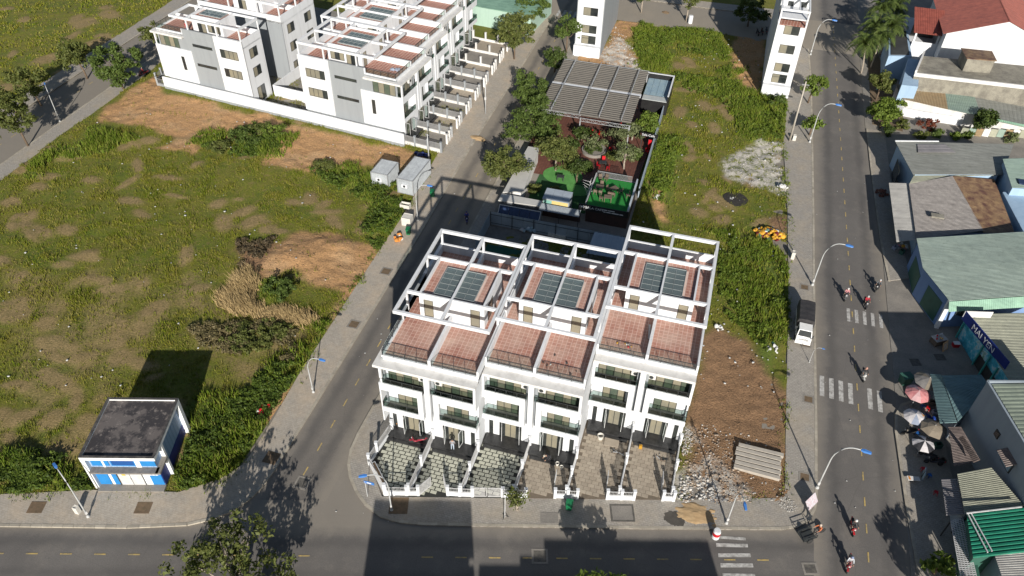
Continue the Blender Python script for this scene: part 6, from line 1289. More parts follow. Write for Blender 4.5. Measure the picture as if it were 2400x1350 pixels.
pp_ = thing('utility_pole', 'slim grey pole on pavement beside the back row yards', 'pole', (*(-35.85,111.29), .1)); MB().tube([(0,0,0),(0,0,5.6)], [.11,.07], 8).build('shaft', POLEM, pp_, smooth=True); MB().box(-.15,.15,-.1,.1,2.6,3.1).build('meter_box', LMETAL, pp_)
p3 = thing('utility_pole', 'pole standing against the gable end fence of the back row', 'pole', (*(-39.43,94.22), .1)); MB().tube([(0,0,0),(0,0,5.2)], [.1,.06], 8).build('shaft', POLEM, p3, smooth=True); MB().bar((-.3,0,5),(.3,0,5),.06).build('crossarm', STEEL, p3)
p4_ = thing('gate_post', 'thin forked white post on pavement before the third yard', 'post', (*(-10.98,39.26), .14)); MB().tube([(0,0,0),(0,0,3.2)], [.05,.045], 8).build('shaft', LMETAL, p4_)
b3 = MB(); [b3.bar((0,0,.3),(math.cos(a)*.35,math.sin(a)*.35,0),.05) for a in (.3,2.4,4.5)]; b3.build('foot', METAL, p4_)
sp_ = thing('street_sign', 'small blue street name sign on a grey pole at the left corner', 'sign', (*(-24.33,37.56), .14)); MB().tube([(0,0,0),(0,0,2.6)], .04, 8).build('pole', POLEM, sp_); MB().box(-.1,.95,-.03,.03,2.25,2.6).build('plate', LAMPB, sp_); MB().box(.2,.65,-.04,-.03,2.35,2.5).build('plate_text', WHITE, sp_)
# power lines are thin black cables between the poles
WIRE = paint('cable_black', (.02,.02,.02), (.02,.02,.02))
# --- bins, drums, boxes
BING = paint('bin_green', (.01,.17,.065), (.008,.13,.05), 2, .5)
def bin_proto():
    t = thing('wheelie_bin', 'x', 'bin', (0,0,0)); mb = MB(); mb.add([(-.25,-.27,.08),(.25,-.27,.08),(.25,.27,.08),(-.25,.27,.08),(-.31,-.36,.95),(.31,-.36,.95),(.31,.36,.95),(-.31,.36,.95)], [(0,3,2,1),(4,5,6,7),(0,1,5,4),(1,2,6,5),(2,3,7,6),(3,0,4,7)]); mb.build('body', BING, t)
    MB().box(-.34,.34,-.4,.4,.95,1.02).build('lid', BING, t)
    for x in (-.26,.26): MB().lathe([(.1,-.04),(.1,.04)], (x,.3,.1), 10, 0, 'x').build('wheel', METAL, t)
    MB().bar((-.28,.44,.98),(.28,.44,.98),.04).build('handle', BING, t); return t
BP = bin_proto()
for i, (px, a, lab) in enumerate((((-5.34,41.89),.1,'green wheelie bin before the fourth yard fence'),((-35.88,77.00),.2,'green wheelie bin beside the white boxes on the left pavement'),((-35.90,86.30),.2,'dark green bin in the shade near the long container'))):
    o = BP if i == 0 else copy_tree(BP); o.location = (*px, .14); o.rotation_euler = (0,0,a); tag(o, lab, None, 'green bins')
dr_ = thing('traffic_barrel', 'red and white striped barrel at the crossing on the near street', 'barrel', (*(8.47,42.94), .02)); MB().lathe([(.3,0),(.36,.1),(.36,.55)], n=16).build('lower_band', WHITE, dr_); MB().lathe([(.36,.55),(.36,1.0)], n=16).build('red_band', RED, dr_); MB().lathe([(.36,1.0),(.3,1.25),(.2,1.26)], n=16).build('top', WHITE, dr_)
WBOX = paint('box_white', (.62,.60,.55), (.5,.48,.43), 2, .7)
def crate(label, px, w, d, hh, m=WBOX, rz=0, open_=True, name='crate'):
    t = thing(name, label, 'box', (*px, .15), rz); mb = MB()
    mb.box(-w,w,-d,-d+.06,0,hh); mb.box(-w,w,d-.06,d,0,hh); mb.box(-w,-w+.06,-d+.06,d-.06,0,hh); mb.box(w-.06,w,-d+.06,d-.06,0,hh); mb.build('sides', m, t); MB().box(-w+.06,w-.06,-d+.06,d-.06,.02, .1 if open_ else hh-.05).build('base' if open_ else 'lid', m, t); return t
crate('white open trough box in the weeds below the container', (-38.50,82.42), .7, .4, .8); crate('white closed cabinet on pavement beside the green bin', (-36.88,79.18), .65, .6, 1.3, open_=False)
tr_ = thing('rubbish_heap', 'heap of orange and white rubbish bags beside the left street', 'rubbish', (*(-36.86,75.61), .12))
def bags(parent, n, rx, ry, mats, seed, r0=.18, r1=.36, hz=.5):
    rd = random.Random(seed)
    for i in range(n):
        a = rd.uniform(0,6.28); q = rd.random()**.5; x, y = math.cos(a)*rx*q, math.sin(a)*ry*q; r_ = rd.uniform(r0, r1); z = (1-q)*hz
        bm = bmesh.new(); bmesh.ops.create_icosphere(bm, subdivisions=2, radius=r_)
        for v in bm.verts: v.co += v.normal*r_*.35*(noise.noise(v.co*3.2/r_*.3+Vector((i*3.1,0,0)))) ; v.co.z = max(v.co.z*.7, -r_*.4)
        me = bpy.data.meshes.new('bag'); bm.to_mesh(me); bm.free(); me.materials.append(mats[rd.randrange(len(mats))]); o = put('bag', me, parent, (x,y,z+r_*.35)); o.rotation_euler = (rd.random(),rd.random(),rd.random()*6)
ORG = paint('orange_plastic', (.62,.20,.03), (.55,.26,.06), 4, .6); YEL = paint('yellow_bag', (.66,.36,.03), (.55,.27,.02), 4, .6, rnd=.3); WBAG = paint('white_bag', (.62,.62,.60), (.45,.45,.44), 4, .7, rnd=.2); DRED = paint('dark_red_bag', (.16,.015,.02), (.10,.01,.015), 4, .6); TGRN = paint('teal_bag', (.08,.20,.16), (.06,.15,.12), 4, .6)
bags(tr_, 9, .6, .9, [ORG, ORG, WBAG], 3, .2, .38)
yb = thing('rubbish_heap', 'big heap of yellow rubbish bags beside the right pavement', 'rubbish', (*(11.34,91.77), .1)); bags(yb, 90, 2.1, 1.25, [YEL,YEL,YEL,YEL,WBAG,DRED,TGRN], 5, .2, .38, .7)
rb = thing('rubbish_heap', 'red and white rubbish bags on the corner pavement edge', 'rubbish', (*(-39.09,44.05), .15)); bags(rb, 12, .55, .8, [RED, RED, WBAG], 6, .15, .3)
wb = thing('rubbish_heap', 'white sacks beside the lime patch', 'rubbish', (*(12.50,103.83), .12)); bags(wb, 10, .9, .5, [WBAG], 7, .22, .38)
w2 = thing('rubbish_heap', 'pale plastic rubbish at the top of the brown soil lot', 'rubbish', (*(6.29,71.01), .12)); bags(w2, 7, .6, .4, [WBAG], 8, .15, .3)
w3 = thing('rubbish_heap', 'white and teal rubbish along the right pavement edge below the weeds', 'rubbish', (*(12.54,69.34), .12)); bags(w3, 14, .7, 1.2, [WBAG,TGRN,WBAG], 9, .1, .24)
w4 = thing('rubbish_heap', 'pale rubbish heap on earth beside the green deck', 'rubbish', (*(-4.71,95.53), .12)); bags(w4, 16, .6, 1.0, [WBAG], 10, .12, .3)
bsh = thing('ash_heap', 'burnt black heap with white ash in the middle lot', 'rubbish', (*(6.13,98.97), .08)); MB().lathe([(2.0,0),(1.6,.12),(.6,.2),(.05,.22)], n=24).build('burnt_ground', paint('soot',(.018,.016,.014),(.04,.035,.03),3,.95), bsh); bags(bsh, 22, .9, .6, [WBAG, paint('ash',(.4,.4,.39),(.25,.25,.25),5)], 12, .08, .18, .15)
# --- rubble, stones and litter
def scatter_chunks(name, label, pts, smin, smax, mat, seed, flat=.6, zoff=0.):
    rng = np.random.default_rng(seed); n = len(pts); P0 = np.array(pts); base = np.array([(-1,-1,-1),(1,-1,-1),(1,1,-1),(-1,1,-1),(-1,-1,1),(1,-1,1),(1,1,1),(-1,1,1)], float)
    s_ = (smin+(smax-smin)*rng.random(n)**2)[:,None,None]; V_ = base[None]*(.6+.5*rng.random((n,8,3)))*s_*np.array([1,.8,flat]); a = rng.random(n)*6.28; c_, sn = np.cos(a)[:,None], np.sin(a)[:,None]
    X_ = V_[:,:,0]*c_ - V_[:,:,1]*sn; Y_ = V_[:,:,0]*sn + V_[:,:,1]*c_; z = np.array([gz(p[0],p[1]) for p in P0])[:,None] + zoff
    V_ = np.stack([X_+P0[:,0:1], Y_+P0[:,1:2], V_[:,:,2]+z], 2).reshape(-1,3); f = np.array([(0,3,2,1),(4,5,6,7),(0,1,5,4),(1,2,6,5),(2,3,7,6),(3,0,4,7)]); F_ = (np.arange(n)[:,None,None]*8 + f[None]).reshape(-1,4)
    return tag(put(name, npmesh(name, V_, F_, mat)), label, 'rubble', kind='stuff')
def rnd_in(poly, n, seed):
    rng = np.random.default_rng(seed); P_ = np.array(poly); out = []
    lo, hi = P_.min(0), P_.max(0)
    while len(out) < n:
        q = lo + (hi-lo)*rng.random((n*2,2)); q = q[inpoly(q[:,0], q[:,1], poly)]; out += [tuple(x) for x in q]
    return out[:n]
RUB = paint('rubble_mix', (.37,.30,.235), (.25,.18,.12), 1.2, .95, island=.35); RUBW = paint('pale_rubble', (.60,.58,.54), (.42,.40,.37), 1.5, .95, island=.4); GRAV = paint('blue_gravel', (.30,.32,.34), (.22,.23,.25), 4, .95, island=.3); CLOD = paint('earth_clods', (.28,.17,.092), (.21,.13,.07), 2, .95, island=.2); SANDM = paint('heap_sand', (.44,.31,.17), (.36,.24,.125), 1.5, .95)
scatter_chunks('rubble', 'broken rubble over the lot beside the right end house', rnd_in([(4.02,54.56),(6.12,55.79),(9.34,54.46),(10.52,49.92),(11.91,47.31),(8.81,45.40),(5.16,45.27),(4.20,49.58)], 700, 1), .02, .15, RUB, 1)
scatter_chunks('pale_rubble', 'white rubble heap against the right end yard', rnd_in([(4.41,48.59),(6.32,49.70),(8.56,48.30),(7.54,45.99),(4.73,45.38)], 420, 2), .02, .16, RUBW, 2)
scatter_chunks('pale_rubble', 'white lime lumps spilled by the right end house', rnd_in([(3.95,55.13),(4.97,54.85),(5.29,52.10),(4.34,51.25)], 300, 3), .02, .09, RUBW, 3)
scatter_chunks('pale_rubble', 'white lime stones in the middle lot', rnd_in([(3.55,106.10),(5.10,111.01),(9.46,115.71),(12.73,117.44),(13.45,102.75),(6.99,102.42)], 420, 4), .02, .1, RUBW, 4)
scatter_chunks('pale_rubble', 'broken stones beside the narrow tower house', rnd_in([(-21.35,135.55),(-21.88,153.33),(-17.22,146.52),(-13.71,135.34),(-15.24,130.47)], 420, 5), .03, .14, RUBW, 5)
scatter_chunks('rubble', 'thin spread of broken stones round the concrete beams', rnd_in([(5.63,56.23),(10.08,56.41),(14.95,53.94),(15.12,47.07),(9.26,44.82),(6.75,45.75)], 380, 16), .015, .11, RUBW, 16)
scatter_chunks('earth_clods', 'clods on the brown soil lot', rnd_in(SOIL[0], 4500, 6), .015, .06, CLOD, 6)
scatter_chunks('earth_clods', 'clods on the earth lot by the compound wall', rnd_in(DIRT[0], 500, 7), .02, .08, CLOD, 7)
scatter_chunks('earth_clods', 'clods on the bare earth mound', rnd_in(DIRT[1], 250, 8), .02, .1, CLOD, 8)
scatter_chunks('litter', 'white litter scattered over the lots', rnd_in([(-95,40),(-40,36),(-40,100),(-95,95)], 160, 9) + rnd_in([(-6,88),(13,88),(12,155),(-6,155)], 120, 10) + rnd_in([(4.5,62),(14,62),(13.5,90),(4.5,90)], 60, 11), .05, .16, WBAG, 9, .35, .12)
scatter_chunks('litter', 'paper litter on streets and pavements', rnd_in([(-34,40),(-28,40),(-28,120),(-34,120)], 24, 12)+rnd_in([(14.5,50),(25.5,50),(25.5,110),(14.5,110)], 34, 13)+rnd_in([(-30,33),(15,46),(15,47.5),(-30,34.5)], 18, 14), .03, .09, WBAG, 10, .2, .17)
def heap(name, label, c, rx, ry, hh, mat, seed, cat='heap', z=.13):
    n = 44; xs = np.linspace(-1,1,n); X_, Y_ = np.meshgrid(xs, xs); q = np.sqrt(X_**2+Y_**2)*(1+1.5*(fbm(X_*3+9,Y_*3,1.6,seed)-.42)); Z_ = hh*np.clip(1-q,0,1)**.7*(.8+.4*fbm(X_*3+Y_*2,Y_*3-X_,.6,seed+3)) - .02*(q >= 1)
    V_ = np.stack([X_.ravel()*rx, Y_.ravel()*ry, Z_.ravel()], 1); i_ = (np.arange(n-1)[:,None]*n+np.arange(n-1)[None]).ravel(); F_ = np.stack([i_,i_+1,i_+1+n,i_+n],1); keep = (Z_.ravel()[F_] > -.01).any(1)
    return tag(put(name, npmesh(name, V_, F_[keep], mat, True), None, (*c, z)), label, cat)
heap('sand_heap', 'spread of yellow sand on pavement at the rubble lot', (6.43,44.92), 2.0, 1.2, .18, SANDM, 2); scatter_chunks('gravel', 'spilled blue grey gravel in the rubble lot', rnd_in(disc(*(7.97,46.61),1.5,.95), 900, 21), .015, .05, GRAV, 21, zoff=.02)
heap('cement_stain', 'dark wet cement patch on the pavement beside the sand', (4.52,43.86), 1.3, .95, .04, paint('wet_cement',(.07,.062,.052),(.10,.09,.075),2,.5), 4); heap('earth_heap', 'small clay heap on the left street pavement by the feathery tree', (-34.67,103.55), 1.4, .8, .25, SANDM, 6); heap('debris_heap', 'dark leaf heap on the cross street', (-12.85,163.08), .9, .7, .4, SOILP, 7, z=.02)
scatter_chunks('pale_rubble', 'white cement crumbs near the right corner', rnd_in(disc(*(14.88,48.46),.9,.8), 300, 22), .015, .06, RUBW, 22, zoff=.28)
# --- concrete channel pieces
for i in range(6):
    t = thing('concrete_beam', 'long concrete beam on the rubble lot, %s of six from the front' % ['nearest','second','third','fourth','fifth','furthest'][i], 'beam', (11.75+.05*i-(.15 if i in (3,4) else 0), 51.25+.56*i, .12+.02*i), -.03+.01*(i%3), 'concrete beams')
    mb = MB(); mb.box(-2.25,2.25,-.2,.2,0,.16); mb.box(-2.25,2.25,-.2,-.12,.16,.38); mb.box(-2.25,2.25,.12,.2,.16,.38); mb.box(-2.25,2.25,-.12,.12,.3,.38); mb.build('beam', POLEC, t)
# --- white truck with dark tarpaulin
TY = paint('tyre', (.02,.02,.02), (.03,.03,.03), 3, .9); TARP = paint('dark_tarpaulin', (.028,.026,.028), (.05,.047,.047), 1.4, .7, bump=.03); CARW = paint('truck_white', (.72,.72,.71), (.64,.64,.63), 2, .3)
tk = thing('truck', 'small white truck with dark covered bed parked on the right pavement', 'truck', (15.85,71.0,.15), -.02)
cab = MB(); prof = [(0,.45),(0,1.15),(.18,1.3),(.62,2.02),(1.75,2.08),(1.85,.45)]
for i in range(len(prof)): pass
vs = [(-.85,y,z) for y, z in prof] + [(.85,y,z) for y, z in prof]; vs[3] = (-.72,.62,2.02); vs[4] = (-.74,1.75,2.08); vs[9] = (.72,.62,2.02); vs[10] = (.74,1.75,2.08)
cab.add(vs, [(5,4,3,2,1,0),(6,7,8,9,10,11)] + [(i,i+1,i+7,i+6) for i in range(5)] + [(5,0,6,11)]); cab.build('cab', CARW, tk)
ws = MB(); ws.add([(-.74,.225,1.36),(.74,.225,1.36),(.66,.585,1.95),(-.66,.585,1.95)], [(0,1,2,3)]); ws.v = [(x,y-.02,z+.012) for x,y,z in ws.v]; ws.build('windscreen', DARKG, tk)
for sx in (-1,1):
    q = MB(); q.add([(sx*.845,.55,1.25),(sx*.845,1.5,1.25),(sx*.765,1.45,1.9),(sx*.765,.75,1.9)], [(0,1,2,3) if sx > 0 else (3,2,1,0)]); q.v = [(x+sx*.012,y,z) for x,y,z in q.v]; q.build('side_window', DARKG, tk)
    MB().box(sx*.5-.18,sx*.5+.18,-.03,.02,.75,.98).build('headlight', LMETAL, tk); MB().box(sx*.95-.08,sx*.95+.08,.35,.42,1.2,1.55).build('mirror', METAL, tk)
MB().box(-.88,.88,-.08,.05,.4,.62).build('bumper', CARW, tk); MB().box(-.5,.5,-.02,.015,1.02,1.1).build('grille', METAL, tk); MB().box(-.8,.8,.1,5.3,.42,.62).build('chassis', METAL, tk)
bed = MB(); bed.box(-.95,.95,2.0,5.5,.65,1.25); bed.build('bed', CARW, tk)
tp = MB(); n = 8; pr2 = [(-.98,1.2),(-.98,2.1),(-.85,2.4),(0,2.48),(.85,2.4),(.98,2.1),(.98,1.2)]
for k in range(n+1):
    y = 1.98+3.55*k/n
    for x, z in pr2: tp.v.append((x*(1-.01*(k%2)), y, z-.025*(k%2)))
for k in range(n):
    for i in range(6): tp.f.append((k*7+i, (k+1)*7+i, (k+1)*7+i+1, k*7+i+1)); tp.m.append(0)
tp.f += [tuple(range(7)), tuple(n*7+i for i in range(7))[::-1]]; tp.m += [0,0]; tp.build('tarpaulin', TARP, tk)
for x in (-.8,.8):
    for y in (1.0,4.5): wl_ = MB().lathe([(.2,-.11),(.36,-.11),(.38,-.05),(.38,.05),(.36,.11),(.2,.11)], (x,y,.38), 18, 0, 'x').build('wheel', TY, tk); MB().lathe([(.01,-.08),(.2,-.09),(.2,.09),(.01,.08)], (x,y,.38), 14, 0, 'x').build('rim', STEEL, wl_)
# --- umbrellas over the pavement stalls
def umbrella(label, px, z, r, cols, pole=True, n=8, tilt=0):
    r *= .86
    t = thing('parasol', label, 'umbrella', (*px, .12), random.uniform(0,.6), 'stall umbrellas'); MB().tube([(0,0,0),(0,0,z+.1)], .03, 6).build('pole', LMETAL, t); MB().lathe([(.28,0),(.28,.1),(.05,.14)], n=12).build('foot', CONC, t)
    for i in range(n):
        a0, a1 = 2*math.pi*i/n, 2*math.pi*(i+1)/n; am = (a0+a1)/2; p = MB(); rr_ = .55*r
        A = (0,0,z); B = (math.cos(a0)*rr_,math.sin(a0)*rr_,z-.22); C = (math.cos(a1)*rr_,math.sin(a1)*rr_,z-.22); D = (math.cos(a1)*r,math.sin(a1)*r,z-.55); E = (math.cos(a0)*r,math.sin(a0)*r,z-.55); Fm = (math.cos(am)*r*.95,math.sin(am)*r*.95,z-.5); Cm = (math.cos(am)*rr_*.95,math.sin(am)*rr_*.95,z-.23)
        p.add([A,B,Cm,C,D,Fm,E], [(0,1,2),(0,2,3),(1,6,5,2),(2,5,4,3)]); p.add([(x,y,zz_-.02) for x,y,zz_ in (A,B,Cm,C,D,Fm,E)], [(2,1,0),(3,2,0),(2,5,6,1),(3,4,5,2)]); p.build('canopy_panel', cols[i % len(cols)], t)
    return t
PINK = paint('pink_cloth', (.48,.16,.17), (.55,.28,.27), 3, .8); GREYC = paint('grey_cloth', (.20,.19,.18), (.15,.14,.135), 2, .8); WHC = paint('white_cloth', (.55,.53,.53), (.45,.43,.44), 2, .8); BLC = paint('blue_grey_cloth', (.22,.26,.34), (.28,.31,.38), 2, .8); BKC = paint('black_cloth', (.015,.016,.02), (.03,.03,.035), 2, .7); BEI = paint('beige_cloth', (.24,.20,.15), (.19,.16,.12), 2, .8)
umbrella('large grey parasol furthest up the stall row', (28.77,67.35), 2.7, 1.75, [GREYC, GREYC, BEI]); umbrella('pink striped parasol in front of the grey one', (27.58,65.27), 2.5, 1.55, [PINK, PINK, paint('pale_pink',(.55,.36,.36),(.5,.3,.3),2,.8)])
u3 = umbrella('white and blue grey parasol with orange triangle', (27.00,61.88), 2.4, 1.35, [WHC, BLC, WHC, WHC]); tw = MB(); tw.add([(.75,-.25,2.13),(1.05,-.05,2.0),(.7,.15,2.16)], [(0,1,2)]); tw.build('triangle_mark', ORG, u3)
umbrella('black and white segmented parasol lowest in the stall row', (27.52,58.42), 2.4, 1.3, [BKC, WHC]); umbrella('square beige parasol behind the black and white one', (28.68,60.64), 2.6, 1.6, [BEI], n=4)
kb = thing('street_bin', 'dark green box bin at the tip of the right pavement', 'bin', (*(27.08,68.59), .12), .5); mb = MB(); mb.add([(-.5,-.4,0),(.5,-.4,0),(.5,.4,0),(-.5,.4,0),(-.6,-.5,1.0),(.6,-.5,1.0),(.6,.5,1.1),(-.6,.5,1.1)], [(0,3,2,1),(0,1,5,4),(1,2,6,5),(2,3,7,6),(3,0,4,7),(4,5,6,7)]); mb.build('body', GREENDOOR, kb); MB().box(-.63,.63,-.53,.53,1.08,1.16).build('lid', GREENDOOR, kb)
bb = thing('blue_tarpaulin', 'crumpled blue sheet among the stalls', 'sheet', (*(29.23,63.75), .1)); bags(bb, 6, .5, .6, [paint('blue_sheet',(.015,.05,.30),(.02,.06,.22),3,.5)], 22, .2, .35)
def stall(label, px, w, d, seed, rz):
    t = thing('food_stall', label, 'stall', (*px, .06), rz); MB().box(-w,w,-d,d,.1,.85).build('cart_body', WOODF, t); MB().box(-w-.05,w+.05,-d-.05,d+.05,.85,.92).build('counter', STEEL, t)
    for x in (-w+.1,w-.1):
        for y in (-d+.1,d-.1): MB().lathe([(.14,-.04),(.14,.04)], (x,y,.14), 10, 0, 'x').build('wheel', TY, t)
    rd = random.Random(seed)
    for i in range(12): x, y = rd.uniform(-w+.1,w-.1), rd.uniform(-d+.1,d-.1); MB().lathe([(.08,0),(.1,.1),(.06,.22),(.05,.24)], (x,y,.92), 8).build('jar', [WBAG, RED, STEEL, YEL][rd.randrange(4)], t)
    return t
stall('food cart crowded with jars at the lane corner by the restaurant', (31.34,76.38), .75, .5, 2, .6)
mn = thing('menu_board', 'orange menu board leaning beside the food cart', 'sign', (*(32.18,75.41), .06), .9); bo = MB(); bo.add([(-.5,0,0),(.5,0,0),(.5,.35,1.1),(-.5,.35,1.1),(-.5,.06,0),(.5,.06,0),(.5,.41,1.1),(-.5,.41,1.1)], [(0,1,2,3),(5,4,7,6),(0,4,5,1),(3,2,6,7),(0,3,7,4),(1,5,6,2)]); bo.build('board', paint('menu_orange',(.65,.33,.14),(.6,.4,.25),3,.6), mn)
for i in range(4): MB().bar((-.35,.07+.065*i,.25+.2*i),(.3,.07+.065*i,.25+.2*i),.05,.02).build('menu_line', WHITE, mn)
rc = thing('cool_box', 'red and white cool box beside the menu board', 'box', (*(33.39,76.50), .06), .3); MB().box(-.35,.35,-.25,.25,0,.5).build('body', RED, rc); MB().box(-.36,.36,-.26,.26,.5,.58).build('lid', WHITE, rc)
mb1 = thing('advert_board', 'white advert board lying by the kerb at lower right stalls', 'sign', (*(26.82,54.98), .16), .2); MB().box(-.6,.6,-.25,.25,.3,.36).build('board', WHITE2, mb1); MB().box(-.5,-.3,-.2,.2,.36,.365).build('print', ORG, mb1); MB().box(-.03,.03,-.03,.03,0,.3).build('leg', METAL, mb1)
mb2 = thing('advert_board', 'pale blue board standing beyond the white advert board', 'sign', (*(27.81,55.70), .16), 1.4); MB().box(-.55,.55,-.03,.03,.1,1.0).build('board', PB_, mb2); MB().box(-.03,.03,.03,.08,0,1.0).build('leg', METAL, mb2)
mb3 = thing('advert_board', 'big tilted poster board on the right corner by the bushes', 'sign', (*(17.08,48.98), .15), 1.0); q = MB(); q.add([(-.8,-.2,.2),(.8,-.2,.2),(.8,.4,1.1),(-.8,.4,1.1),(-.8,-.16,.16),(.8,-.16,.16),(.8,.44,1.06),(-.8,.44,1.06)], [(0,1,2,3),(7,6,5,4),(0,4,5,1),(1,5,6,2),(2,6,7,3),(3,7,4,0)]); q.build('board', paint('poster_mix',(.52,.55,.60),(.45,.30,.32),5,.6), mb3); MB().box(-.03,.03,.4,.46,0,1.0).build('prop', METAL, mb3)
crate('white utility cabinet beside the right pavement lamp', (14.46,87.46), .22, .3, 1.1, open_=False, name='cabinet'); crate('white utility cabinet next to the hut lamp', (-49.66,28.04), .22, .2, .95, open_=False, name='cabinet'); crate('white utility cabinet at the foot of the utility pole', (14.04,118.54), .25, .25, .9, open_=False, name='cabinet')
wd_ = thing('water_tank', 'upright white drum by the cross street tree', 'drum', (*(-7.35,159.29), .05)); MB().lathe([(.42,0),(.45,.1),(.45,1.5),(.4,1.62),(.1,1.65)], n=16).build('drum', WHITE, wd_)
# ---- clutter on terraces and in yards
cl1 = thing('blue_tarpaulin', 'crumpled blue grey sheet on the gable house roof terrace', 'sheet', (*at_en(-1.5,3.6)[:2], ZF+.05)); bags(cl1, 9, .9, .5, [BLC], 31, .15, .3, .1)
cl2 = thing('rubbish_heap', 'coloured rubbish on the fifth house roof terrace', 'rubbish', (-3.3,54.6,ZF+.03)); bags(cl2, 7, .9, .35, [WBAG, YEL, RED], 32, .06, .14, .05)
cl3 = thing('rubbish_heap', 'scraps and sacks on the fourth house roof terrace', 'rubbish', (-8.6,50.2,ZF+.03)); bags(cl3, 10, 1.9, 1.6, [WBAG, METAL], 33, .05, .12, .02)
cl4 = thing('plank', 'grey plank leaning on the fifth house terrace wall', 'plank', (-1.35,57.0,ZF+.05), .12); MB().box(-.1,.1,-1.0,1.0,0,.12).build('plank', STEEL, cl4)
y5 = thing('plywood_sheet', 'square pale board lying in the fifth yard beside the steps', 'board', (-2.9,50.9,.28), .1); MB().box(-.75,.75,-.75,.75,0,.06).build('board', BEIGEP, y5)
y5b = thing('bucket', 'round pail beside the board in the fifth yard', 'bucket', (-4.1,50.9,.2)); MB().lathe([(.26,0),(.34,.55),(.3,.55),(.24,.1)], n=14).build('pail', WBOX, y5b)
y6 = thing('jerrycan', 'small yellow can in the sixth yard near the steps', 'can', (.1,50.9,.2)); mb = MB(); mb.box(-.16,.16,-.12,.12,0,.45); mb.box(-.05,.05,-.1,.1,.45,.52); mb.build('can', YEL, y6)
for i, (x, y, lab) in enumerate(((-7.6,46.4,'white bucket in the fourth yard by the worker'),(-5.1,43.2,'white bucket at the gate of the fifth yard'),(-7.1,46.1,'second white bucket in the fourth yard, right of the first'))):
    t = thing('bucket', lab, 'bucket', (x,y,.2), 0, 'yard buckets'); MB().lathe([(.15,0),(.19,.36),(.16,.36),(.14,.06)], n=12).build('pail', WBOX, t)
for i, (x, y, lab) in enumerate(((-2.0,49.6,'tool heap in the shade of the fifth yard'),(2.4,50.2,'tool heap in the shade of the sixth yard'),(-9.9,47.2,'loose bricks at the left of the fourth yard'))):
    t = thing('tool_heap', lab, 'tools', (x,y,.2)); rd = random.Random(i+60); [MB().bar((rd.uniform(-.8,.8),rd.uniform(-.4,.4),.05),(rd.uniform(-.8,.8),rd.uniform(-.4,.4),.15),.07).build('tool', [METAL, WOODF, STEEL][k%3], t) for k in range(9)]
pt_ = thing('pot_plant', 'potted orange flowers by the corner house entrance', 'plant', (-24.6,46.3,.2)); MB().lathe([(.22,0),(.3,.4),(.26,.4)], n=12).build('pot', WOODF, pt_); V_, F_ = leaves(np.random.default_rng(9), [(0,0,.7)]*3, 40, .1, .35); put('flowers', npmesh('flowers', V_, F_, ORG), pt_)
sl_h = thing('blue_tarpaulin', 'blue tarpaulin heap behind the long container', 'sheet', (*(-41.46,95.70), .2)); bags(sl_h, 10, 1.2, .5, [paint('navy_sheet',(.015,.03,.16),(.02,.04,.12),3,.5)], 41, .25, .45, .3)
wt = thing('white_sheet', 'pale cloth thrown over the site fence', 'sheet', (*(-20.40,82.46), .2)); bags(wt, 12, 1.2, .7, [WBAG, PB_], 42, .2, .4, .6)
wt2 = thing('block_stack', 'stack of white blocks in the lot behind the third house', 'blocks', (*(-16.52,82.60), .14), -.05); [MB().box(-1.2+.5*i,-.75+.5*i,-.35,.35,0,.5).build('block', WBOX, wt2) for i in range(5)]

# ---- market clutter on the east pavement
STB = paint('blue_stool', (.02,.12,.40), (.02,.10,.32), 2, .4)
def stool(label, px, m):
    t = thing('stool', label, 'stool', (*px, .14), random.uniform(0,1.5), 'plastic stools at the stalls'); MB().box(-.17,.17,-.17,.17,.36,.42).build('seat', m, t)
    for x in (-.13,.13):
        for y in (-.13,.13): MB().bar((x,y,.36),(x*1.25,y*1.25,0),.04).build('leg', m, t)
for px, m, lab in (((28.67,65.23),STB,'blue plastic stool under the pink parasol edge'),((29.19,65.14),RED,'red plastic stool beside the blue stool'),((27.79,61.12),STB,'blue plastic stool below the white parasol'),((27.88,56.52),RED,'red plastic stool below the black and white parasol'),((28.43,55.89),STB,'blue plastic stool near the pale blue board'),((28.84,53.94),RED,'red plastic stool by the lilac awning')): stool(lab, px, m)
for i, (px, lab) in enumerate((((29.77,66.19),'stacked crate under the curved teal awning, upper'),((29.93,64.76),'stacked crate under the curved teal awning, lower'),((29.67,60.09),'crate against the stall wall below the awning'),((29.88,58.21),'crate beside the brown striped awning'),((27.77,93.71),'crate of goods under the white awning end'),((28.58,92.92),'second crate under the white awning end'))):
    crate(lab, px, .35, .25, .4+.1*(i%3), [WOODF, BLC, GREENDOOR][i%3], .2*i)
cb_ = thing('cooking_table', 'steel cooking table between the pink and white parasols', 'table', (*(28.07,63.40), .14), .3); MB().box(-.6,.6,-.35,.35,.72,.78).build('table_top', STEEL, cb_); [MB().box(x-.03,x+.03,y-.03,y+.03,0,.72).build('leg', METAL, cb_) for x in (-.5,.5) for y in (-.28,.28)]; MB().lathe([(.2,0),(.24,.25),(.2,.25)], (0,0,.78), 12).build('pot', METAL, cb_)
wb2 = thing('rubbish_heap', 'white and yellow sacks by the end of the long white awning', 'rubbish', (*(28.70,94.48), .1)); bags(wb2, 9, .7, .8, [WBAG, YEL, PINK], 51, .16, .3)
brk = thing('brick_heap', 'reddish brown heap on the pavement beside the workshop', 'bricks', (*(26.81,107.00), .14)); bags(brk, 26, .9, 1.0, [paint('brick_red',(.16,.06,.04),(.11,.045,.03),3,.9)], 52, .12, .24, .5)

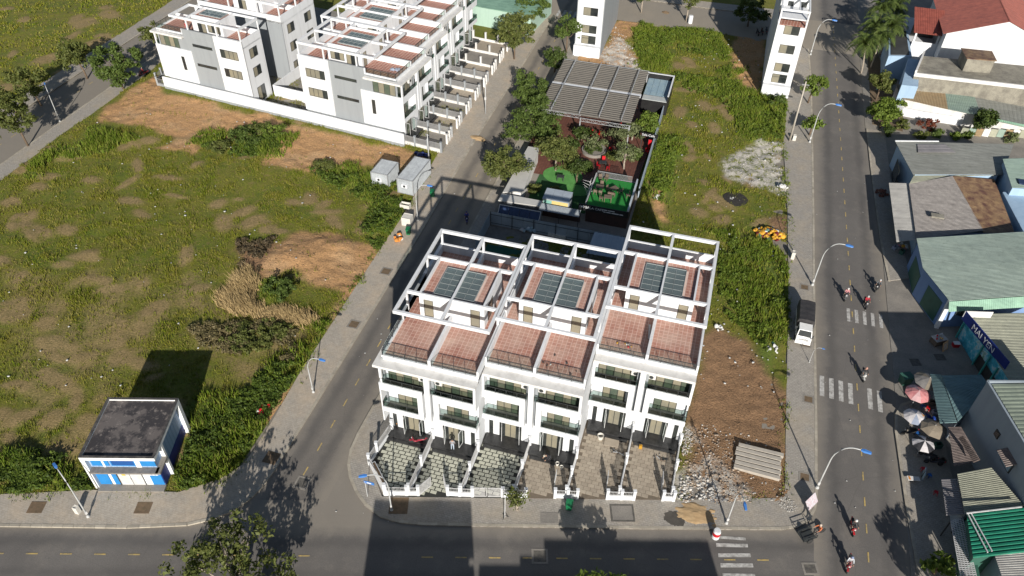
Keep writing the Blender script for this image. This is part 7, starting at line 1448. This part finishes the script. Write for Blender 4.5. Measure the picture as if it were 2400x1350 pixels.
# ================================================================ SCOOTERS AND PEOPLE
SKIN = paint('skin', (.38,.22,.15), (.33,.19,.13), 3, .6); HAIR = paint('hair_black', (.012,.01,.01), (.02,.017,.015), 3, .6)
def body_mesh(name, J, E, Rr):
    """one skinned body from joints; returns mesh and the nearest-joint name per face"""
    keys = list(J); me = bpy.data.meshes.new(name); me.from_pydata([J[k] for k in keys], [(keys.index(a), keys.index(b)) for a, b in E], []); o = bpy.data.objects.new(name, me); col.objects.link(o)
    m = o.modifiers.new('s', 'SKIN'); m.use_smooth_shade = True
    for i, k in enumerate(keys): me.skin_vertices[0].data[i].radius = (Rr[k], Rr[k]); me.skin_vertices[0].data[i].use_root = (k == 'pelvis')
    o.modifiers.new('d', 'SUBSURF').levels = 1; bpy.context.view_layer.update()
    me2 = bpy.data.meshes.new_from_object(o.evaluated_get(bpy.context.evaluated_depsgraph_get())); bpy.data.objects.remove(o)
    P_ = np.array([J[k] for k in keys]); lab = []
    for f in me2.polygons:
        c = np.array(f.center); lab.append(keys[int(np.argmin(((P_-c)**2).sum(1)))])
    return me2, lab
EDG = [('pelvis','waist'),('waist','chest'),('chest','neck'),('neck','head'),('head','crown'),('chest','shl'),('shl','ell'),('ell','wrl'),('wrl','hal'),('chest','shr'),('shr','elr'),('elr','wrr'),('wrr','har'),('pelvis','hil'),('hil','knl'),('knl','anl'),('anl','tol'),('pelvis','hir'),('hir','knr'),('knr','anr'),('anr','tor'),
       ('wrl','f1l'),('wrl','f2l'),('wrr','f1r'),('wrr','f2r')]
RAD = dict(pelvis=.15,waist=.135,chest=.16,neck=.065,head=.1,crown=.085,shl=.075,ell=.05,wrl=.036,hal=.03,shr=.075,elr=.05,wrr=.036,har=.03,hil=.1,knl=.068,anl=.045,tol=.04,hir=.1,knr=.068,anr=.045,tor=.04,f1l=.012,f2l=.012,f1r=.012,f2r=.012)
def mirror_pose(p):
    J = {k: v for k, v in p.items() if not k.endswith('_')}
    for k, v in p.items():
        if k.endswith('_'): J[k[:-1]+'l'] = (-v[0],v[1],v[2]); J[k[:-1]+'r'] = v
    for s in 'lr':
        w = Vector(J['wr'+s]); h_ = Vector(J['ha'+s]); d = (h_-w).normalized(); sd_ = d.cross(Vector((0,0,1))).normalized()*.04; J['f1'+s] = tuple(w+d*.11+sd_); J['f2'+s] = tuple(w+d*.09-sd_)
    return J
RIDE = mirror_pose(dict(pelvis=(0,-.12,.82),waist=(0,-.06,1.0),chest=(0,.02,1.22),neck=(0,.06,1.42),head=(0,.1,1.54),crown=(0,.1,1.66),sh_=(.19,.03,1.32),el_=(.27,.25,1.12),wr_=(.27,.48,1.06),ha_=(.26,.58,1.06),hi_=(.11,-.05,.8),kn_=(.19,.38,.74),an_=(.15,.3,.34),to_=(.16,.44,.3)))
STAND = mirror_pose(dict(pelvis=(0,0,.92),waist=(0,.01,1.08),chest=(0,.01,1.3),neck=(0,.02,1.48),head=(0,.03,1.6),crown=(0,.03,1.72),sh_=(.19,0,1.4),el_=(.25,.02,1.12),wr_=(.24,.1,.9),ha_=(.23,.13,.82),hi_=(.1,0,.88),kn_=(.11,.02,.5),an_=(.12,-.02,.09),to_=(.13,.12,.05)))
BEND = mirror_pose(dict(pelvis=(0,-.2,.62),waist=(0,-.05,.78),chest=(0,.18,.9),neck=(0,.34,.98),head=(0,.44,1.0),crown=(0,.54,1.02),sh_=(.19,.2,.92),el_=(.24,.34,.66),wr_=(.2,.5,.48),ha_=(.18,.56,.4),hi_=(.12,-.15,.6),kn_=(.2,.15,.5),an_=(.16,-.05,.09),to_=(.17,.1,.05)))
BODY = {n: body_mesh('body_'+n, J, EDG, RAD) for n, J in (('ride',RIDE),('stand',STAND),('bend',BEND))}
POSES = dict(ride=RIDE, stand=STAND, bend=BEND); _cm = {}
def cloth(c):
    if c not in _cm: _cm[c] = paint('cloth_%d' % len(_cm), c, tuple(x*.7 for x in c), 4, .85)
    return _cm[c]
def person(label, loc, rz, pose, shirt, trousers, hat=None, group=None, z=None):
    t = thing('person', label, 'person', loc, rz, group); src, lab = BODY[pose]; me = src.copy()
    me.materials.clear(); [me.materials.append(m) for m in (cloth(shirt), cloth(trousers), SKIN, HAIR)]
    idx = [1 if l[:2] in ('pe','hi','kn','an') else 3 if l[:2] in ('to',) else 2 if l[:2] in ('ne','he','cr','wr','ha','f1','f2') else 0 for l in lab]
    me.polygons.foreach_set('material_index', idx); put('body', me, t); J = POSES[pose]; hd_ = Vector(J['head']); cr = Vector(J['crown']); d = (cr-hd_).normalized(); c_ = hd_.lerp(cr, .55)
    mb = MB(); mb.lathe([(.001,.155),(.07,.14),(.115,.09),(.135,.02),(.13,-.04),(.118,-.06)], (0,0,0), 14); o = mb.build('helmet' if hat else 'hair', cloth(hat) if hat else HAIR, t, smooth=True); o.location = c_; o.rotation_euler = d.to_track_quat('Z','Y').to_euler()
    fw_ = Vector((0,1,0)) if pose != 'bend' else Vector((0,.3,-1)).normalized(); nb_ = MB(); p = hd_ + fw_*.1; nb_.lathe([(.001,.025),(.02,.0),(.001,-.02)], (0,0,0), 6); n_o = nb_.build('nose', SKIN, t); n_o.location = p + Vector((0,.01,.03)) 
    return t
def scooter_proto():
    t = thing('scooter', 'x', 'motorbike', (0,0,0)); pm = bpy.data.materials.get('scooter_paint')
    return t
def scooter(label, loc, rz, c, group='scooters'):
    t = thing('scooter', label, 'motorbike', loc, rz, group); m = paint('scooter_paint', c, tuple(x*.8 for x in c), 3, .3)
    bd = MB()   # body shell: rear cowl, floor, front shield as lofted sections along y
    def loft(secs, mi=0):
        vs = []; fs = []; n = 8
        for (y, zc, w, hh) in secs:
            for k in range(n): a = 2*math.pi*(k+.5)/n; vs.append((math.cos(a)*w, y, zc+math.sin(a)*hh))
        for i in range(len(secs)-1):
            for k in range(n): fs.append((i*n+k, i*n+(k+1)%n, (i+1)*n+(k+1)%n, (i+1)*n+k))
        fs.append(tuple(range(n))[::-1]); fs.append(tuple((len(secs)-1)*n+k for k in range(n))); bd.add(vs, fs, mi)
    loft([(-.85,.72,.05,.05),(-.7,.68,.13,.12),(-.3,.6,.17,.16),(.0,.5,.15,.12),(.18,.36,.14,.06),(.4,.36,.13,.06),(.5,.5,.13,.1)]); loft([(.44,.42,.2,.05),(.5,.62,.21,.2),(.58,.82,.17,.2),(.62,1.0,.1,.08)]); bd.build('body_shell', m, t, smooth=True)
    st_ = MB(); st_.box(-.13,.13,-.72,.08,.74,.84); st_.build('seat', TY, t)
    fk = MB(); fk.bar((-.07,.56,.75),(-.07,.74,.28),.04); fk.bar((.07,.56,.75),(.07,.74,.28),.04); fk.bar((-.3,.5,1.05),(.3,.5,1.05),.04); fk.bar((0,.6,.9),(0,.52,1.06),.06); fk.build('handlebar', METAL, t)
    for y in (-.58,.74): w_ = MB().lathe([(.17,-.05),(.25,-.05),(.27,0),(.25,.05),(.17,.05)], (0,y,.27), 16, 0, 'x').build('wheel', TY, t); MB().lathe([(.02,-.03),(.17,-.035),(.17,.035),(.02,.03)], (0,y,.27), 12, 0, 'x').build('rim', STEEL, w_)
    MB().lathe([(.09,0),(.08,.05),(.02,.07)], (0,.66,.92), 10, 0, 'y').build('headlight', LMETAL, t); MB().box(-.06,.06,-.92,-.86,.66,.74).build('tail_light', RED, t); MB().box(-.09,.09,.55,.95,.52,.56).build('front_mudguard', m, t)
    for x in (-.26,.26): MB().box(x-.05,x+.05,.46,.49,1.2,1.28).build('mirror', METAL, t)
    return t
def rider(px, ang, sc, c, shirt, trousers, hat, lab, plab, z=.0):
    loc = (*px, z); scooter(sc_lab(lab), loc, ang, c); person(plab, loc, ang, 'ride', shirt, trousers, hat, 'riders')
def sc_lab(l): return l
DN = math.pi      # riding towards the viewer
rider((21.05,81.54), DN-.1, 1, (.15,.15,.16), (.55,.25,.27), (.05,.05,.07), (.6,.58,.56), 'dark scooter ridden under a pink top, leftmost of the upper three', 'person in pale pink top riding the dark scooter')
rider((23.38,80.78), DN+.1, 1, (.04,.04,.05), (.40,.02,.04), (.03,.03,.04), (.5,.5,.5), 'black scooter ridden by the person in red, middle of the upper three', 'person in red top riding a black scooter')
rider((25.03,84.46), DN-.35, 1, (.03,.03,.03), (.13,.14,.15), (.03,.03,.04), (.5,.5,.5), 'black scooter nearest the green shutters', 'person in dark grey riding nearest the green shutters')
rider((22.62,68.15), DN+.05, 1, (.62,.62,.60), (.02,.02,.025), (.45,.44,.42), (.45,.25,.2), 'white scooter just above the zebra crossing', 'person in black top on the white scooter')
rider((20.80,47.60), DN+.1, 1, (.5,.02,.03), (.03,.03,.035), (.03,.03,.04), (.6,.6,.6), 'red scooter at the lower right junction', 'person in black with white helmet on the red scooter')
rider((20.34,43.56), DN-.15, 1, (.35,.03,.04), (.55,.58,.62), (.35,.2,.2), (.2,.25,.38), 'dark red scooter at the bottom edge of the right street', 'person in white shirt and blue cap riding at bottom edge')
rider((-97.63,105.51), 2.6, 1, (.35,.03,.03), (.35,.03,.04), (.04,.04,.05), (.55,.5,.48), 'red scooter on the far left street by the lone house', 'person in red on the far left street')
rider((-29.37,82.37), DN+.35, 1, (.05,.05,.2), (.05,.06,.30), (.04,.04,.10), (.05,.06,.2), 'blue scooter in shade on the left street', 'person in blue coat riding in shade on the left street')
scooter('red and white scooter parked in the corner yard', (-21.9,44.9,.2), 1.9, (.3,.03,.05)); scooter('dark scooter parked by the right tower house, left of three', (6.20,158.00) + (.02,), .3, (.03,.03,.04)); scooter('dark scooter parked by the right tower house, middle of three', (7.00,158.69) + (.02,), .2, (.08,.03,.03)); scooter('dark scooter parked by the right tower house, right of three', (7.80,159.38) + (.02,), .1, (.04,.05,.07))
for i, (px, lab) in enumerate((((28.54,58.35),'dark scooter parked behind the black and white parasol'),((29.05,57.68),'dark scooter parked beside the stall wall'),((26.93,60.97),'dark scooter parked under the white parasol'))): scooter(lab, px + (.14,), 1.2+.4*i, (.03,.03,.04))
ct = thing('cargo_tricycle', 'dark cargo tricycle crossing at the right corner', 'tricycle', (*(17.29,45.79), .02), 2.2); fr2 = MB(); fr2.box(-.5,.5,.1,1.5,.45,.5)
for x in (-.5,.5): fr2.bar((x,.1,.5),(x,.1,.95),.05); fr2.bar((x,1.5,.5),(x,1.5,.95),.05); fr2.bar((x,.1,.95),(x,1.5,.95),.05); fr2.bar((x,.1,.72),(x,1.5,.72),.04)
fr2.bar((-.5,1.5,.95),(.5,1.5,.95),.05); fr2.bar((0,.1,.5),(0,-1.0,.55),.06); fr2.bar((0,-.5,.5),(0,-.6,.85),.05); fr2.bar((-.3,.05,1.05),(.3,.05,1.05),.04); fr2.build('frame', METAL, ct); MB().box(-.12,.12,-.75,-.4,.85,.92).build('saddle', TY, ct)
for x, y in ((-.55,.8),(.55,.8),(0,-1.0)): w_ = MB().lathe([(.26,-.03),(.32,-.03),(.33,0),(.32,.03),(.26,.03)], (x,y,.33), 18, 0, 'x').build('wheel', TY, ct); MB().lathe([(.02,-.02),(.05,-.03),(.05,.03),(.02,.02)], (x,y,.33), 8, 0, 'x').build('hub', STEEL, w_)
q = Vector((0,-.45,0)); q.rotate(Matrix.Rotation(2.2,3,'Z')); pz_ = Vector((*(17.29,45.79),.06)) + q
person('person in orange top riding the cargo tricycle', tuple(pz_), 2.2, 'ride', (.55,.16,.06), (.03,.03,.04), (.5,.42,.35))
person('person in grey shirt and pale trousers standing at the second house door', (-18.2,44.9,.5), .2, 'stand', (.28,.28,.30), (.40,.46,.55))
person('worker in black bending over tools in the fourth yard', (-8.6,46.7,.2), 2.3, 'bend', (.025,.025,.03), (.03,.03,.035), (.4,.36,.3))
person('person in red and blue leaning on the lone house roof terrace', (*at_en(-39.2,1.6)[:2], ZF+.02), 2.5, 'stand', (.45,.03,.05), (.03,.05,.25))
person('person in dark clothes sitting low by the stalls', (*(28.95,59.20), .14), 2.0, 'bend', (.04,.04,.05), (.05,.05,.06), (.3,.28,.25))
